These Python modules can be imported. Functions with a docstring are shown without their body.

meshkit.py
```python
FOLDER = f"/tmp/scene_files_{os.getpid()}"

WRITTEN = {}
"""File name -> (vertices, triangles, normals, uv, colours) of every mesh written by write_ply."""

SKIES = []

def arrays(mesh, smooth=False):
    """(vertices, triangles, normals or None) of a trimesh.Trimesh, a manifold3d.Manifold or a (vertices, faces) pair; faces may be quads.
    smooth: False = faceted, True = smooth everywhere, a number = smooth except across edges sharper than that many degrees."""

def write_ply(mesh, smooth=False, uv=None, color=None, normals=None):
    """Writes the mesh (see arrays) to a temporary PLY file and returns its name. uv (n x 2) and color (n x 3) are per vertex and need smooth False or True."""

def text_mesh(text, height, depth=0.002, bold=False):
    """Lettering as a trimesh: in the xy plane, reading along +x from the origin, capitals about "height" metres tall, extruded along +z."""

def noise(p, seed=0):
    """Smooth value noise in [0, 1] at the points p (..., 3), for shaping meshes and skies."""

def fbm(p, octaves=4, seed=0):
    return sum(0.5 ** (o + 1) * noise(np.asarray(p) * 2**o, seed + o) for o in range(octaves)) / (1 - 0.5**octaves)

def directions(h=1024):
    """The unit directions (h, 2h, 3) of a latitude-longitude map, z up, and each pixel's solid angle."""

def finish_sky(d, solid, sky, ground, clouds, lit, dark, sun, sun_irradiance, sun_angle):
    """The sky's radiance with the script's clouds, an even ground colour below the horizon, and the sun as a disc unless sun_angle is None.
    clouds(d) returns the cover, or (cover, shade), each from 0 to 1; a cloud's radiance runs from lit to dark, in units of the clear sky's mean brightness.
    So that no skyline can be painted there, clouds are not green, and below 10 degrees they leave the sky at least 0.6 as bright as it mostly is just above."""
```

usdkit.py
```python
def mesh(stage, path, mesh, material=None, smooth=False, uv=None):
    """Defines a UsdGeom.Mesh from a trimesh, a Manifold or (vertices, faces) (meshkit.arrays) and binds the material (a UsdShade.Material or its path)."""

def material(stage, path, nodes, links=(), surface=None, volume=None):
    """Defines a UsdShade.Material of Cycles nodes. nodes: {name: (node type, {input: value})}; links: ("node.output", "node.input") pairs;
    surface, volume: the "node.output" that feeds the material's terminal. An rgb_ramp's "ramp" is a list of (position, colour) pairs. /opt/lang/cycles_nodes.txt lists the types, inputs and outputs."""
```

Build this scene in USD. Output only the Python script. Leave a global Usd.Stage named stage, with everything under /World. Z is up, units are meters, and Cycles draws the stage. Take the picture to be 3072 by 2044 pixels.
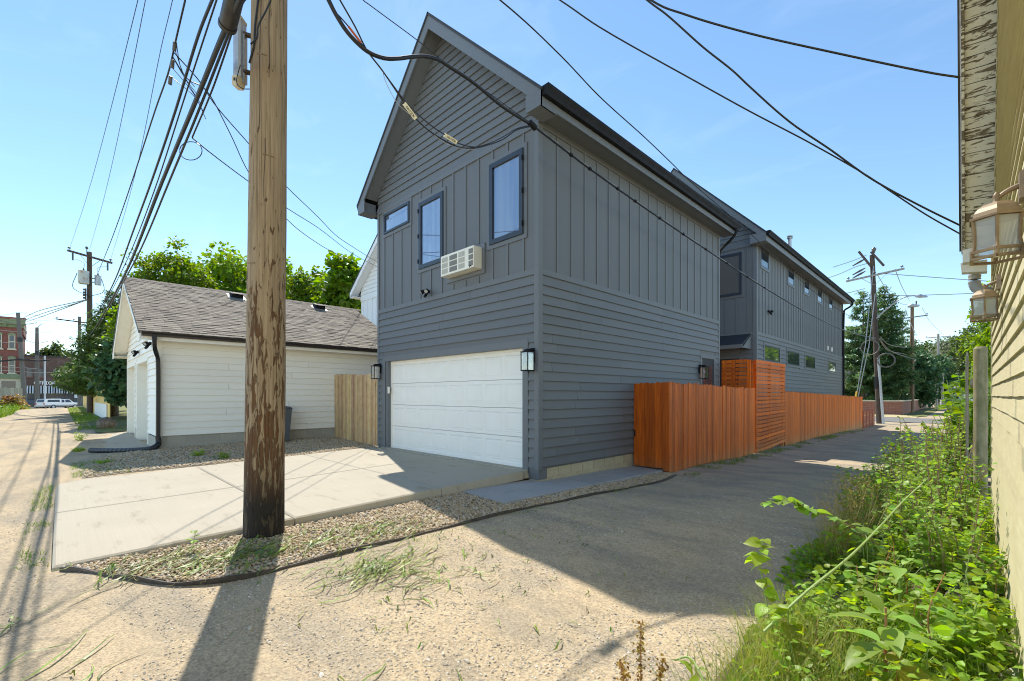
import math, random
import numpy as np, trimesh, usdkit, meshkit
from shapely.geometry import Polygon, Point
from shapely import contains_xy
from scipy.interpolate import RBFInterpolator
from pxr import Usd, UsdGeom, UsdLux, UsdShade, Sdf, Gf, Vt

stage = Usd.Stage.CreateInMemory()
UsdGeom.SetStageUpAxis(stage, UsdGeom.Tokens.z)
UsdGeom.SetStageMetersPerUnit(stage, 1.0)
world = UsdGeom.Xform.Define(stage, '/World'); stage.SetDefaultPrim(world.GetPrim())
UsdGeom.Scope.Define(stage, '/World/Looks')
R = random.Random(7); NR = np.random.default_rng(7)
V3 = lambda *a: np.array(a, float)

# ------------------------------------------------------------ camera, sky, sun, exposure
EXPOSURE = 0.85
SKY_STRENGTH = 0.135
SUN_INTENSITY = 0.9
cam = UsdGeom.Camera.Define(stage, '/World/camera')
yaw = math.radians(45.2)
rt, fw = V3(math.cos(yaw), math.sin(yaw), 0), V3(-math.sin(yaw), math.cos(yaw), 0)
cam.AddTransformOp().Set(Gf.Matrix4d(*rt, 0, 0, 0, 1, 0, *(-fw), 0, 0, 0, 1.6, 1))
cam.CreateFocalLengthAttr(15.996); cam.CreateHorizontalApertureAttr(36.0); cam.CreateVerticalApertureAttr(36.0*681/1024)
cam.CreateVerticalApertureOffsetAttr(1.934); cam.CreateClippingRangeAttr(Gf.Vec2f(0.05, 2000)); cam.CreateExposureAttr(EXPOSURE)
TO_SUN = V3(-.677, .27, 1.0); TO_SUN /= np.linalg.norm(TO_SUN)
ELEV, ROT = math.asin(TO_SUN[2]), math.atan2(TO_SUN[0], TO_SUN[1])
sky = UsdLux.DomeLight.Define(stage, '/World/sky')
skym = usdkit.material(stage, '/World/Looks/sky', {
    's': ('sky_texture', {'sky_type': 'single_scattering', 'sun_disc': False, 'sun_elevation': ELEV, 'sun_rotation': ROT, 'air_density': 1.0, 'aerosol_density': .05, 'ozone_density': 1.0}),
    't': ('texture_coordinate', {}), 'm': ('mapping', {'scale': (1.6, 5.0, 9.0), 'rotation': (0.2, 0.35, 0.5)}),
    'n': ('noise_texture', {'scale': 1.6, 'detail': 6.0, 'roughness': .6, 'distortion': .6}),
    'r': ('rgb_ramp', {'ramp': [(0, (0, 0, 0)), (.52, (0, 0, 0)), (.8, (.05, .05, .05)), (1, (.1, .1, .1))]}),
    'mx': ('mix_color', {'blend_type': 'mix', 'b': (9.0, 9.6, 10.4)}), 'hs': ('hsv', {'saturation': 1.08, 'value': .9, 'hue': .493}),
    'b': ('background_shader', {'strength': SKY_STRENGTH})},
    [('t.generated', 'm.vector'), ('m.vector', 'n.vector'), ('n.fac', 'r.fac'), ('r.color', 'mx.fac'), ('s.color', 'hs.color'), ('hs.color', 'mx.a'), ('mx.result', 'b.color')], surface='b.background')
UsdShade.MaterialBindingAPI.Apply(sky.GetPrim()).Bind(skym)
sky.GetPrim().SetCustomDataByKey('kind', 'structure')
sun = UsdLux.DistantLight.Define(stage, '/World/sun')
sun.CreateIntensityAttr(SUN_INTENSITY); sun.CreateAngleAttr(0.5); sun.CreateNormalizeAttr(True); sun.CreateColorAttr(Gf.Vec3f(1.0, .93, .82))
zl = TO_SUN; xl = np.cross([0, 0, 1.], zl); xl /= np.linalg.norm(xl); yl = np.cross(zl, xl)
sun.AddTransformOp().Set(Gf.Matrix4d(*xl, 0, *yl, 0, *zl, 0, 0, 0, 0, 1))

# ------------------------------------------------------------ mesh helpers
class G:
    """collects vertices and triangles of one mesh"""
    def __init__(s): s.v, s.f, s.n, s.r, s.isl = [], [], 0, [], False
    def add(s, v, f, r=None):
        v = np.asarray(v, float); f = np.asarray(f, int); s.isl |= r is not None; s.r.append(np.full(len(v), .5) if r is None else r)
        if f.shape[1] == 4: f = np.vstack([f[:, [0, 1, 2]], f[:, [0, 2, 3]]])
        s.v.append(v); s.f.append(f + s.n); s.n += len(v); return s
    def hexa(s, p):
        return s.add(p, [[0, 3, 2, 1], [4, 5, 6, 7], [0, 1, 5, 4], [1, 2, 6, 5], [2, 3, 7, 6], [3, 0, 4, 7]])
    def box(s, a, b):
        (x0, y0, z0), (x1, y1, z1) = a, b
        return s.hexa([(x0, y0, z0), (x1, y0, z0), (x1, y1, z0), (x0, y1, z0), (x0, y0, z1), (x1, y0, z1), (x1, y1, z1), (x0, y1, z1)])
    def bar(s, a, b, w, h, up=(0, 0, 1)):
        a, b = V3(*a), V3(*b); d = b - a; d /= np.linalg.norm(d)
        u = np.array(up, float)
        if abs(d @ u) > .95: u = V3(1, 0, 0)
        x = np.cross(d, u); x /= np.linalg.norm(x); y = np.cross(x, d)
        q = [(-1, -1), (1, -1), (1, 1), (-1, 1)]
        return s.hexa([a + x*w/2*i + y*h/2*j for i, j in q] + [b + x*w/2*i + y*h/2*j for i, j in q])
    def tube(s, pts, r, n=8, caps=True):
        p = np.asarray(pts, float); m = len(p); r = np.broadcast_to(r, (m,)).astype(float)
        t = np.gradient(p, axis=0); t /= np.linalg.norm(t, axis=1, keepdims=True) + 1e-12
        ref = V3(0, 0, 1) if abs(t[:, 2]).mean() < .8 else V3(1, 0, 0)
        a = np.cross(t, ref); a /= np.linalg.norm(a, axis=1, keepdims=True) + 1e-12; b = np.cross(t, a)
        ang = np.arange(n)*2*math.pi/n
        v = p[:, None] + r[:, None, None]*(np.cos(ang)[None, :, None]*a[:, None] + np.sin(ang)[None, :, None]*b[:, None])
        i, j = np.meshgrid(np.arange(m-1), np.arange(n), indexing='ij'); i, j = i.ravel(), j.ravel()
        f = np.stack([i*n+j, i*n+(j+1) % n, (i+1)*n+(j+1) % n, (i+1)*n+j], 1)
        s.add(v.reshape(-1, 3), f)
        if caps:
            for k, rev in ((0, 1), (m-1, 0)):
                ring = v[k]; fs = [[0, q, q+1] if not rev else [0, q+1, q] for q in range(1, n-1)]
                s.add(ring, fs)
        return s
    def poly(s, pts2, z0, z1, fn=lambda x, y, z: (x, y, z)):
        """extrudes a polygon (counter clockwise list) between z0 and z1 through fn"""
        m = trimesh.creation.extrude_polygon(Polygon(pts2), z1-z0, engine='earcut'); v = np.array(m.vertices); v[:, 2] += z0
        return s.add(np.array([fn(*q) for q in v]), m.faces)
    def grid(s, P):
        a, b = P.shape[:2]; i, j = np.meshgrid(np.arange(a-1), np.arange(b-1), indexing='ij'); i, j = i.ravel(), j.ravel()
        return s.add(P.reshape(-1, 3), np.stack([i*b+j, (i+1)*b+j, (i+1)*b+j+1, i*b+j+1], 1))
    def arr(s): return np.vstack(s.v), np.vstack(s.f)

used = {}
def numbered(parent, name):
    k = (parent, name); used[k] = used.get(k, -1) + 1
    return f'{parent}/{name}' + (f'_{used[k]:03d}' if used[k] else '')
def data(p, **kw):
    for k, v in kw.items():
        if v: p.SetCustomDataByKey(k, v)
def obj(parent, name, g, m, label=None, smooth=False, kind=None):
    """one Mesh prim; parent is a path; returns its path"""
    path = numbered(parent, name)
    ms = usdkit.mesh(stage, path, g.arr() if isinstance(g, G) else g, M[m], smooth=smooth); prim = ms.GetPrim()
    if isinstance(g, G) and g.isl: UsdGeom.PrimvarsAPI(ms).CreatePrimvar('rnd', Sdf.ValueTypeNames.FloatArray, 'vertex').Set(Vt.FloatArray.FromNumpy(np.concatenate(g.r).astype(np.float32)))
    data(prim, label=label, kind=kind); return path
def thing(name, label, cat, group=None, loc=None):
    path = numbered('/World', name); x = UsdGeom.Xform.Define(stage, path)
    if loc is not None: x.AddTranslateOp().Set(Gf.Vec3d(*map(float, loc)))
    data(x.GetPrim(), label=label, category=cat, group=group); return path
def single(name, g, m, label, cat, group=None, smooth=False, kind=None):
    path = obj('/World', name, g, m, None, smooth); data(stage.GetPrimAtPath(path), label=label, category=cat, group=group, kind=kind); return path
def struct(name, g, m, smooth=False, kind='structure', label=None, cat=None):
    path = obj('/World', name, g, m, label, smooth); data(stage.GetPrimAtPath(path), kind=kind, category=cat); return path
def copy_of(src, name, loc, rz=0, label=None, cat=None, group=None, scale=None):
    path = numbered('/World', name); x = UsdGeom.Xform.Define(stage, path)
    x.GetPrim().GetReferences().AddInternalReference(src); x.GetPrim().SetInstanceable(True)
    x.ClearXformOpOrder(); x.AddTranslateOp().Set(Gf.Vec3d(*map(float, loc))); x.AddRotateZOp().Set(float(rz))
    if scale: x.AddScaleOp().Set(Gf.Vec3f(*scale))
    data(x.GetPrim(), label=label, category=cat, group=group); return path

class Face:
    """a vertical wall plane: pt(u, d, z) with d outwards"""
    def __init__(s, o, u, n): s.o, s.u, s.nn = V3(*o), V3(*u), V3(*n)
    def pt(s, u, d, z): return s.o + s.u*u + s.nn*d + V3(0, 0, z)
    def box(s, u0, u1, z0, z1, d0, d1, g=None):
        g = g or G(); q = [s.pt(a, d, z) for z in (z0, z1) for a, d in ((u0, d1), (u1, d1), (u1, d0), (u0, d0))]
        return g.hexa(q)
    def quad(s, b0, b1, t0, t1, zb, zt, d0, db, dt, g=None):
        """a board: bottom from b0 to b1 at zb, top from t0 to t1 at zt, thicker at the bottom"""
        g = g or G()
        return g.hexa([s.pt(b0, db, zb), s.pt(b1, db, zb), s.pt(b1, d0, zb), s.pt(b0, d0, zb), s.pt(t0, dt, zt), s.pt(t1, dt, zt), s.pt(t1, d0, zt), s.pt(t0, d0, zt)])
    def frame(s, u0, u1, z0, z1, w, d0, d1, g=None):
        g = g or G()
        s.box(u0, u0+w, z0, z1, d0, d1, g); s.box(u1-w, u1, z0, z1, d0, d1, g)
        s.box(u0+w, u1-w, z1-w, z1, d0, d1-.0015, g); s.box(u0+w, u1-w, z0, z0+w, d0, d1-.0015, g); return g

def catmull(pts, k=6):
    p = np.asarray(pts, float)
    if len(p) < 3: return np.array([p[0]+(p[-1]-p[0])*t for t in np.linspace(0, 1, k+1)])
    q = np.vstack([2*p[0]-p[1], p, 2*p[-1]-p[-2]]); out = []
    for i in range(1, len(q)-2):
        d = [max(np.linalg.norm(q[i+j+1]-q[i+j]), 1e-6)**.5 for j in (-1, 0, 1)]
        t0 = 0; t1 = d[0]; t2 = t1+d[1]; t3 = t2+d[2]
        for t in np.linspace(t1, t2, k, endpoint=False):
            A1 = (t1-t)/(t1-t0)*q[i-1]+(t-t0)/(t1-t0)*q[i]; A2 = (t2-t)/(t2-t1)*q[i]+(t-t1)/(t2-t1)*q[i+1]; A3 = (t3-t)/(t3-t2)*q[i+1]+(t-t2)/(t3-t2)*q[i+2]
            B1 = (t2-t)/(t2-t0)*A1+(t-t0)/(t2-t0)*A2; B2 = (t3-t)/(t3-t1)*A2+(t-t1)/(t3-t1)*A3
            out.append((t2-t)/(t2-t1)*B1+(t-t1)/(t2-t1)*B2)
    out.append(p[-1]); return np.array(out)

# ------------------------------------------------------------ materials
M = {}
def mat(name, c1, c2=None, scale=(1, 1, 1), ns=8.0, detail=4.0, rough=.6, bump=0.0, dist=.01, rand=0.0, isl=0.0, lo=.35, hi=.65, spec=.5, metal=0.0, coat=0.0, transl=None, c3=None, ns3=1.0, amt3=.5, rough3=None):
    c2 = c2 or c1
    n = {'g': ('geometry', {}), 'mp': ('mapping', {'scale': scale}), 'n': ('noise_texture', {'scale': ns, 'detail': detail, 'roughness': .6}),
         'r': ('rgb_ramp', {'ramp': [(0, c1), (lo, c1), (hi, c2), (1, c2)]}), 'p': ('principled_bsdf', {'roughness': rough, 'specular_ior_level': spec, 'metallic': metal, 'coat_weight': coat, 'coat_roughness': .15})}
    l = [('g.position', 'mp.vector'), ('mp.vector', 'n.vector'), ('n.fac', 'r.fac')]
    col = 'r.color'
    if c3:
        n['n3'] = ('noise_texture', {'scale': ns3, 'detail': 5.0, 'roughness': .65}); n['r3'] = ('rgb_ramp', {'ramp': [(0, (0, 0, 0)), (.5-.12, (0, 0, 0)), (.5+.2, (amt3,)*3), (1, (amt3,)*3)]})
        n['m3'] = ('mix_color', {'b': c3}); l += [('g.position', 'n3.vector'), ('n3.fac', 'r3.fac'), ('r3.color', 'm3.fac'), (col, 'm3.a')]; col = 'm3.result'
    if rand or isl:
        a = rand or isl; n['h'] = ('hsv', {}); n['ma'] = ('math', {'math_type': 'multiply_add', 'value2': a, 'value3': 1-a/2}); l += [(col, 'h.color'), ('ma.value', 'h.value')]
        n['mh'] = ('math', {'math_type': 'multiply_add', 'value2': a*.06, 'value3': .5-a*.03}); l += [('mh.value', 'h.hue')]
        if rand: n['oi'] = ('object_info', {}); l += [('oi.random', 'ma.value1'), ('oi.random', 'mh.value1')]
        else: n['at'] = ('attribute', {'attribute': 'rnd'}); l += [('at.fac', 'ma.value1'), ('at.fac', 'mh.value1')]
        col = 'h.color'
    l.append((col, 'p.base_color'))
    if bump:
        n['b'] = ('bump', {'strength': bump, 'distance': dist}); l += [('n.fac', 'b.height'), ('b.normal', 'p.normal')]
    out = 'p.BSDF'
    if transl:
        n['t'] = ('translucent_bsdf', {}); n['mc'] = ('mix_closure', {'fac': transl}); n['hb'] = ('hsv', {'value': 1.6, 'saturation': 1.1, 'hue': .485})
        l += [(col, 'hb.color'), ('hb.color', 't.color'), ('p.BSDF', 'mc.closure1'), ('t.BSDF', 'mc.closure2')]; out = 'mc.closure'
    M[name] = usdkit.material(stage, '/World/Looks/' + name, n, l, surface=out); return M[name]

SC = (.132, .141, .148)
mat('siding', tuple(c*.93 for c in SC), SC, scale=(3, 3, 40), ns=3, rough=.55, bump=.25, dist=.004, rand=.15, c3=(.15, .15, .14), ns3=.8, amt3=.35)
mat('siding_trim', SC, tuple(c*1.06 for c in SC), scale=(6, 6, 6), ns=12, rough=.5, bump=.12, dist=.004, rand=.06)
mat('stucco_panel', tuple(c*.96 for c in SC), SC, scale=(1, 1, 1), ns=60, rough=.6, bump=.35, dist=.004)
mat('window_frame', (.022, .029, .040), (.03, .038, .052), ns=5, rough=.35)
mat('black_metal', (.010, .010, .011), (.016, .016, .018), ns=4, rough=.6, spec=.15)
mat('dark_bronze', (.018, .014, .011), (.026, .02, .016), ns=4, rough=.35, spec=.6)
mat('black_plastic', (.012, .012, .014), ns=3, rough=.42)
mat('dark_shingle', (.022, .025, .03), (.045, .05, .058), ns=60, rough=.9, bump=.4, rand=.3)
mat('door_white', (.84, .815, .75), (.86, .84, .785), ns=2, rough=.4)
mat('cream_siding', (.79, .77, .69), (.83, .81, .74), scale=(3, 3, 40), ns=3, rough=.55, bump=.2, dist=.004, rand=.05)
mat('cream_trim', (.76, .735, .64), (.79, .765, .68), ns=6, rough=.5, rand=.03)
mat('white_siding', (.74, .75, .75), (.78, .79, .79), scale=(3, 3, 40), ns=3, rough=.55, bump=.15, dist=.003)
mat('shingle', (.19, .163, .13), (.33, .285, .23), ns=90, rough=.95, bump=.3, dist=.004, rand=.45)
mat('shingle_field', (.19, .163, .13), (.33, .285, .23), ns=90, rough=.95, bump=.3, dist=.004, isl=.45)
mat('cmu', (.42, .36, .23), (.50, .44, .30), ns=30, rough=.9, bump=.4, dist=.006, rand=.16)
mat('cmu_gray', (.33, .31, .26), (.38, .36, .30), ns=30, rough=.9, bump=.4, dist=.006, rand=.12)
mat('mortar', (.36, .32, .23), (.42, .37, .27), ns=40, rough=.95, bump=.3)
mat('ac_cream', (.78, .75, .62), (.80, .77, .65), ns=3, rough=.4)
mat('ac_grille', (.40, .38, .31), (.46, .44, .36), ns=30, rough=.6)
mat('ac_grille_dark', (.16, .155, .13), (.2, .19, .16), ns=30, rough=.6)
mat('wire', (.010, .010, .012), ns=3, rough=.45)
mat('wire_gray', (.10, .095, .085), (.16, .15, .13), ns=8, rough=.5)
mat('wire_bright', (.33, .33, .32), (.40, .40, .39), ns=8, rough=.35, metal=.4)
mat('splice', (.012, .012, .013), (.035, .032, .028), ns=6, rough=.4)
mat('orange_tape', (.55, .10, .02), ns=4, rough=.5)
mat('tag_cream', (.72, .68, .52), ns=5, rough=.5)
mat('letter_dark', (.03, .03, .03), ns=4, rough=.6)
mat('letter_white', (.8, .8, .78), ns=4, rough=.6)
mat('alu', (.42, .44, .46), (.52, .54, .56), scale=(1, 1, .2), ns=6, rough=.38, metal=.55)
mat('box_cream', (.55, .48, .34), (.62, .55, .40), ns=10, rough=.5)
mat('galv', (.40, .42, .44), (.5, .52, .54), ns=10, rough=.45, metal=.5)
mat('rusty', (.50, .50, .46), (.36, .16, .05), ns=3.2, lo=.55, hi=.66, rough=.6)
mat('creosote', (.045, .03, .02), (.10, .07, .05), scale=(8, 8, .6), ns=3, rough=.8, bump=.5, dist=.02)
mat('gray_pole', (.26, .24, .21), (.36, .34, .30), scale=(8, 8, .6), ns=3, rough=.8, bump=.5, dist=.02)
mat('street_wood', (.09, .082, .072), (.14, .13, .115), scale=(8, 8, .6), ns=3, rough=.8)
mat('elbow', (.26, .26, .245), (.34, .34, .32), ns=10, rough=.5)
mat('brown_pole', (.16, .095, .05), (.27, .18, .11), scale=(8, 8, .6), ns=3, rough=.8, bump=.5, dist=.02)
mat('insulator', (.05, .045, .04), (.12, .11, .1), ns=9, rough=.3)
mat('yellow_plastic', (.72, .45, .03), ns=4, rough=.5)
mat('natural_board', (.50, .315, .15), (.64, .45, .245), scale=(14, 14, .7), ns=3, rough=.75, bump=.3, rand=.42, c3=(.30, .19, .10), ns3=5, amt3=.5)
mat('gray_board', (.25, .22, .16), (.42, .38, .29), scale=(14, 14, .7), ns=3, rough=.85, bump=.4, dist=.01, rand=.25)
mat('mossy_post', (.22, .20, .10), (.40, .34, .22), scale=(5, 5, 1.6), ns=3, rough=.9, bump=.4, dist=.015, c3=(.14, .14, .05), ns3=6, amt3=.6)
mat('yellow_board', (.62, .40, .10), (.74, .52, .18), scale=(9, 9, .6), ns=3, rough=.8, rand=.25)
mat('red_board', (.22, .055, .025), (.32, .085, .04), scale=(9, 9, .8), ns=3, rough=.75, rand=.2, bump=.2)
mat('edging', (.05, .042, .036), (.085, .07, .06), ns=10, rough=.45, bump=.1)
mat('bin_gray', (.07, .08, .085), ns=3, rough=.5)
mat('yellow_siding', (.52, .465, .275), (.58, .52, .32), scale=(2, 1.2, 14), ns=3, rough=.65, bump=.15, dist=.004, rand=.06, c3=(.42, .34, .17), ns3=2.2, amt3=.25)
mat('lantern_metal', (.215, .145, .075), (.29, .20, .105), ns=14, rough=.5, metal=.15)
mat('gutter_white', (.62, .60, .52), (.7, .68, .6), ns=8, rough=.5)
mat('brick_far', (.16, .058, .045), (.22, .08, .06), ns=3, rough=.9)
mat('green_trim', (.14, .17, .09), (.2, .24, .13), ns=4, rough=.7)
mat('cream_far', (.55, .50, .36), ns=4, rough=.7)
mat('glass_far', (.03, .035, .045), ns=4, rough=.1, spec=.8)
mat('far_black', (.02, .02, .022), ns=4, rough=.6)
mat('far_white', (.74, .74, .72), ns=4, rough=.5)
mat('car_white', (.74, .74, .72), ns=2, rough=.25, coat=.6)
mat('car_dark', (.03, .035, .045), ns=2, rough=.25, coat=.6)
mat('car_gray', (.28, .28, .27), ns=2, rough=.4)
mat('tyre', (.02, .02, .02), ns=8, rough=.8)
mat('red_lamp', (.45, .02, .02), ns=3, rough=.3)
mat('gray_roof', (.3, .3, .3), (.36, .36, .36), ns=4, rough=.8)
mat('bark', (.10, .075, .05), (.20, .16, .115), scale=(4, 4, 1), ns=5, rough=.9, bump=.6, dist=.03)
mat('twig', (.22, .15, .08), (.32, .23, .13), ns=12, rough=.85)
mat('red_stem', (.36, .12, .06), (.42, .24, .10), ns=9, rough=.6)
mat('green_stem', (.22, .34, .08), (.32, .42, .14), ns=9, rough=.55)
mat('bag_white', (.68, .66, .6), (.8, .78, .74), ns=9, rough=.5, bump=.4)
mat('bag_orange', (.75, .16, .03), ns=9, rough=.5)
mat('blue_plastic', (.03, .14, .5), ns=4, rough=.4)
def leafm(name, c1, c2, tr=.35, isl=.5, ns=.9): mat(name, c1, c2, ns=ns, detail=3, rough=.45, isl=isl, transl=tr, spec=.4)
leafm('leaf_weed', (.20, .33, .03), (.31, .44, .05), tr=.5, isl=.7)
leafm('leaf_shrub', (.17, .31, .04), (.27, .41, .07), tr=.45, isl=.7)
leafm('leaf_big', (.23, .37, .06), (.32, .46, .10), tr=.45)
leafm('leaf_yellow', (.27, .28, .02), (.36, .33, .03))
leafm('leaf_tree', (.10, .18, .016), (.18, .27, .025), tr=.5, isl=.7)
leafm('leaf_bright', (.12, .22, .018), (.19, .31, .03), tr=.5)
leafm('leaf_dark', (.045, .11, .045), (.075, .16, .06), tr=.3)
leafm('leaf_cedar', (.06, .125, .03), (.13, .20, .04), tr=.3, isl=.8)
leafm('leaf_spruce', (.07, .15, .065), (.18, .27, .09), tr=.35, isl=.9)
leafm('leaf_far', (.05, .09, .02), (.10, .15, .035), isl=.7)
leafm('leaf_silver', (.13, .17, .09), (.22, .26, .15), isl=.6)
leafm('grass', (.10, .20, .02), (.19, .29, .035), tr=.45)
leafm('dry_grass', (.34, .27, .09), (.44, .36, .15), tr=.25)
leafm('green_dry', (.24, .30, .05), (.38, .40, .10), tr=.4)
leafm('cut_blade', (.09, .16, .015), (.24, .29, .04), tr=.12, isl=.9, ns=3)
leafm('seed', (.34, .15, .04), (.32, .27, .06), tr=.25, isl=.9)

def special(name, nodes, links, out='p.BSDF'): M[name] = usdkit.material(stage, '/World/Looks/' + name, nodes, links, surface=out)
def ramp(*st): return ('rgb_ramp', {'ramp': list(st)})
# window glass: mostly see-through with a fresnel reflection
special('glass', {'t': ('transparent_bsdf', {'color': (.96, .97, .98)}), 'g': ('glossy_bsdf', {'roughness': .015, 'color': (1, 1, 1)}), 'f': ('layer_weight', {'blend': .5}), 'pw': ('math', {'math_type': 'power', 'value2': 3.0}), 'ma': ('math', {'math_type': 'multiply_add', 'value2': .8, 'value3': .16}), 'm': ('mix_closure', {})},
        [('f.facing', 'pw.value1'), ('pw.value', 'ma.value1'), ('ma.value', 'm.fac'), ('t.BSDF', 'm.closure1'), ('g.BSDF', 'm.closure2')], 'm.closure')
special('mirror_glass', {'d': ('principled_bsdf', {'base_color': (.02, .025, .03), 'roughness': .03, 'specular_ior_level': 1.0, 'ior': 2.3})}, [], 'd.BSDF')
special('frosted', {'t': ('transparent_bsdf', {'color': (.9, .9, .85)}), 'g': ('principled_bsdf', {'base_color': (.55, .55, .5), 'roughness': .2}), 'm': ('mix_closure', {'fac': .6})},
        [('t.BSDF', 'm.closure1'), ('g.BSDF', 'm.closure2')], 'm.closure')
special('curtain', {'g': ('geometry', {}), 'mp': ('mapping', {'scale': (7, 7, .5)}), 'n': ('noise_texture', {'scale': 1.0, 'detail': 2.0}), 'r': ramp((0, (.075, .12, .27)), (.4, (.10, .155, .32)), (.6, (.19, .235, .36)), (1, (.30, .31, .34))),
        'p': ('principled_bsdf', {'roughness': .8})}, [('g.position', 'mp.vector'), ('mp.vector', 'n.vector'), ('n.fac', 'r.fac'), ('r.color', 'p.base_color')])
# alley dirt: tan fines, grey crushed stone, finer speckle
special('dirt', {'g': ('geometry', {}), 'mp': ('mapping', {'scale': (.55, 1.6, 1)}), 'mp2': ('mapping', {'scale': (1.5, .45, 1)}),
        'n1': ('noise_texture', {'scale': 1.1, 'detail': 7.0, 'roughness': .62, 'distortion': .4}), 'n2': ('noise_texture', {'scale': 55.0, 'detail': 4.0, 'roughness': .7}),
        'n4': ('noise_texture', {'scale': 6.0, 'detail': 6.0, 'roughness': .7}), 'v': ('voronoi_texture', {'scale': 48.0}), 'v2': ('voronoi_texture', {'scale': 17.0}),
        'r1': ramp((0, (.27, .235, .18)), (.38, (.335, .285, .212)), (.56, (.455, .365, .245)), (1, (.52, .418, .28))), 'r2': ramp((0, (.3, .3, .3)), (.36, (.68, .68, .68)), (.5, (1.12, 1.12, 1.12)), (.66, (1.42, 1.42, 1.42)), (1, (1.75, 1.75, 1.75))),
        'r4': ramp((0, (.72, .72, .72)), (.5, (1, 1, 1)), (1, (1.2, 1.2, 1.2))), 'rv': ramp((0, (.62, .62, .64)), (.45, (1, 1, 1)), (1, (1.25, 1.22, 1.15))),
        'x': ('mix_color', {'blend_type': 'multiply', 'fac': .75}), 'x4': ('mix_color', {'blend_type': 'multiply', 'fac': .8}), 'xv': ('mix_color', {'blend_type': 'multiply', 'fac': .55}), 'sv': ('rgb_to_bw', {}),
        'ba': ('math', {'math_type': 'add'}), 'b': ('bump', {'strength': .9, 'distance': .014}), 'p': ('principled_bsdf', {'roughness': .95, 'specular_ior_level': .2})},
        [('g.position', 'mp.vector'), ('g.position', 'mp2.vector'), ('mp.vector', 'n1.vector'), ('g.position', 'n2.vector'), ('g.position', 'n4.vector'), ('g.position', 'v.vector'), ('n1.fac', 'r1.fac'), ('n2.fac', 'r2.fac'), ('n4.fac', 'r4.fac'),
         ('v.color', 'sv.color'), ('sv.val', 'rv.fac'), ('r1.color', 'x.a'), ('r2.color', 'x.b'), ('x.result', 'x4.a'), ('r4.color', 'x4.b'), ('x4.result', 'xv.a'), ('rv.color', 'xv.b'), ('xv.result', 'p.base_color'),
         ('n2.fac', 'ba.value1'), ('n4.fac', 'ba.value2'), ('ba.value', 'b.height'), ('b.normal', 'p.normal')])
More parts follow.
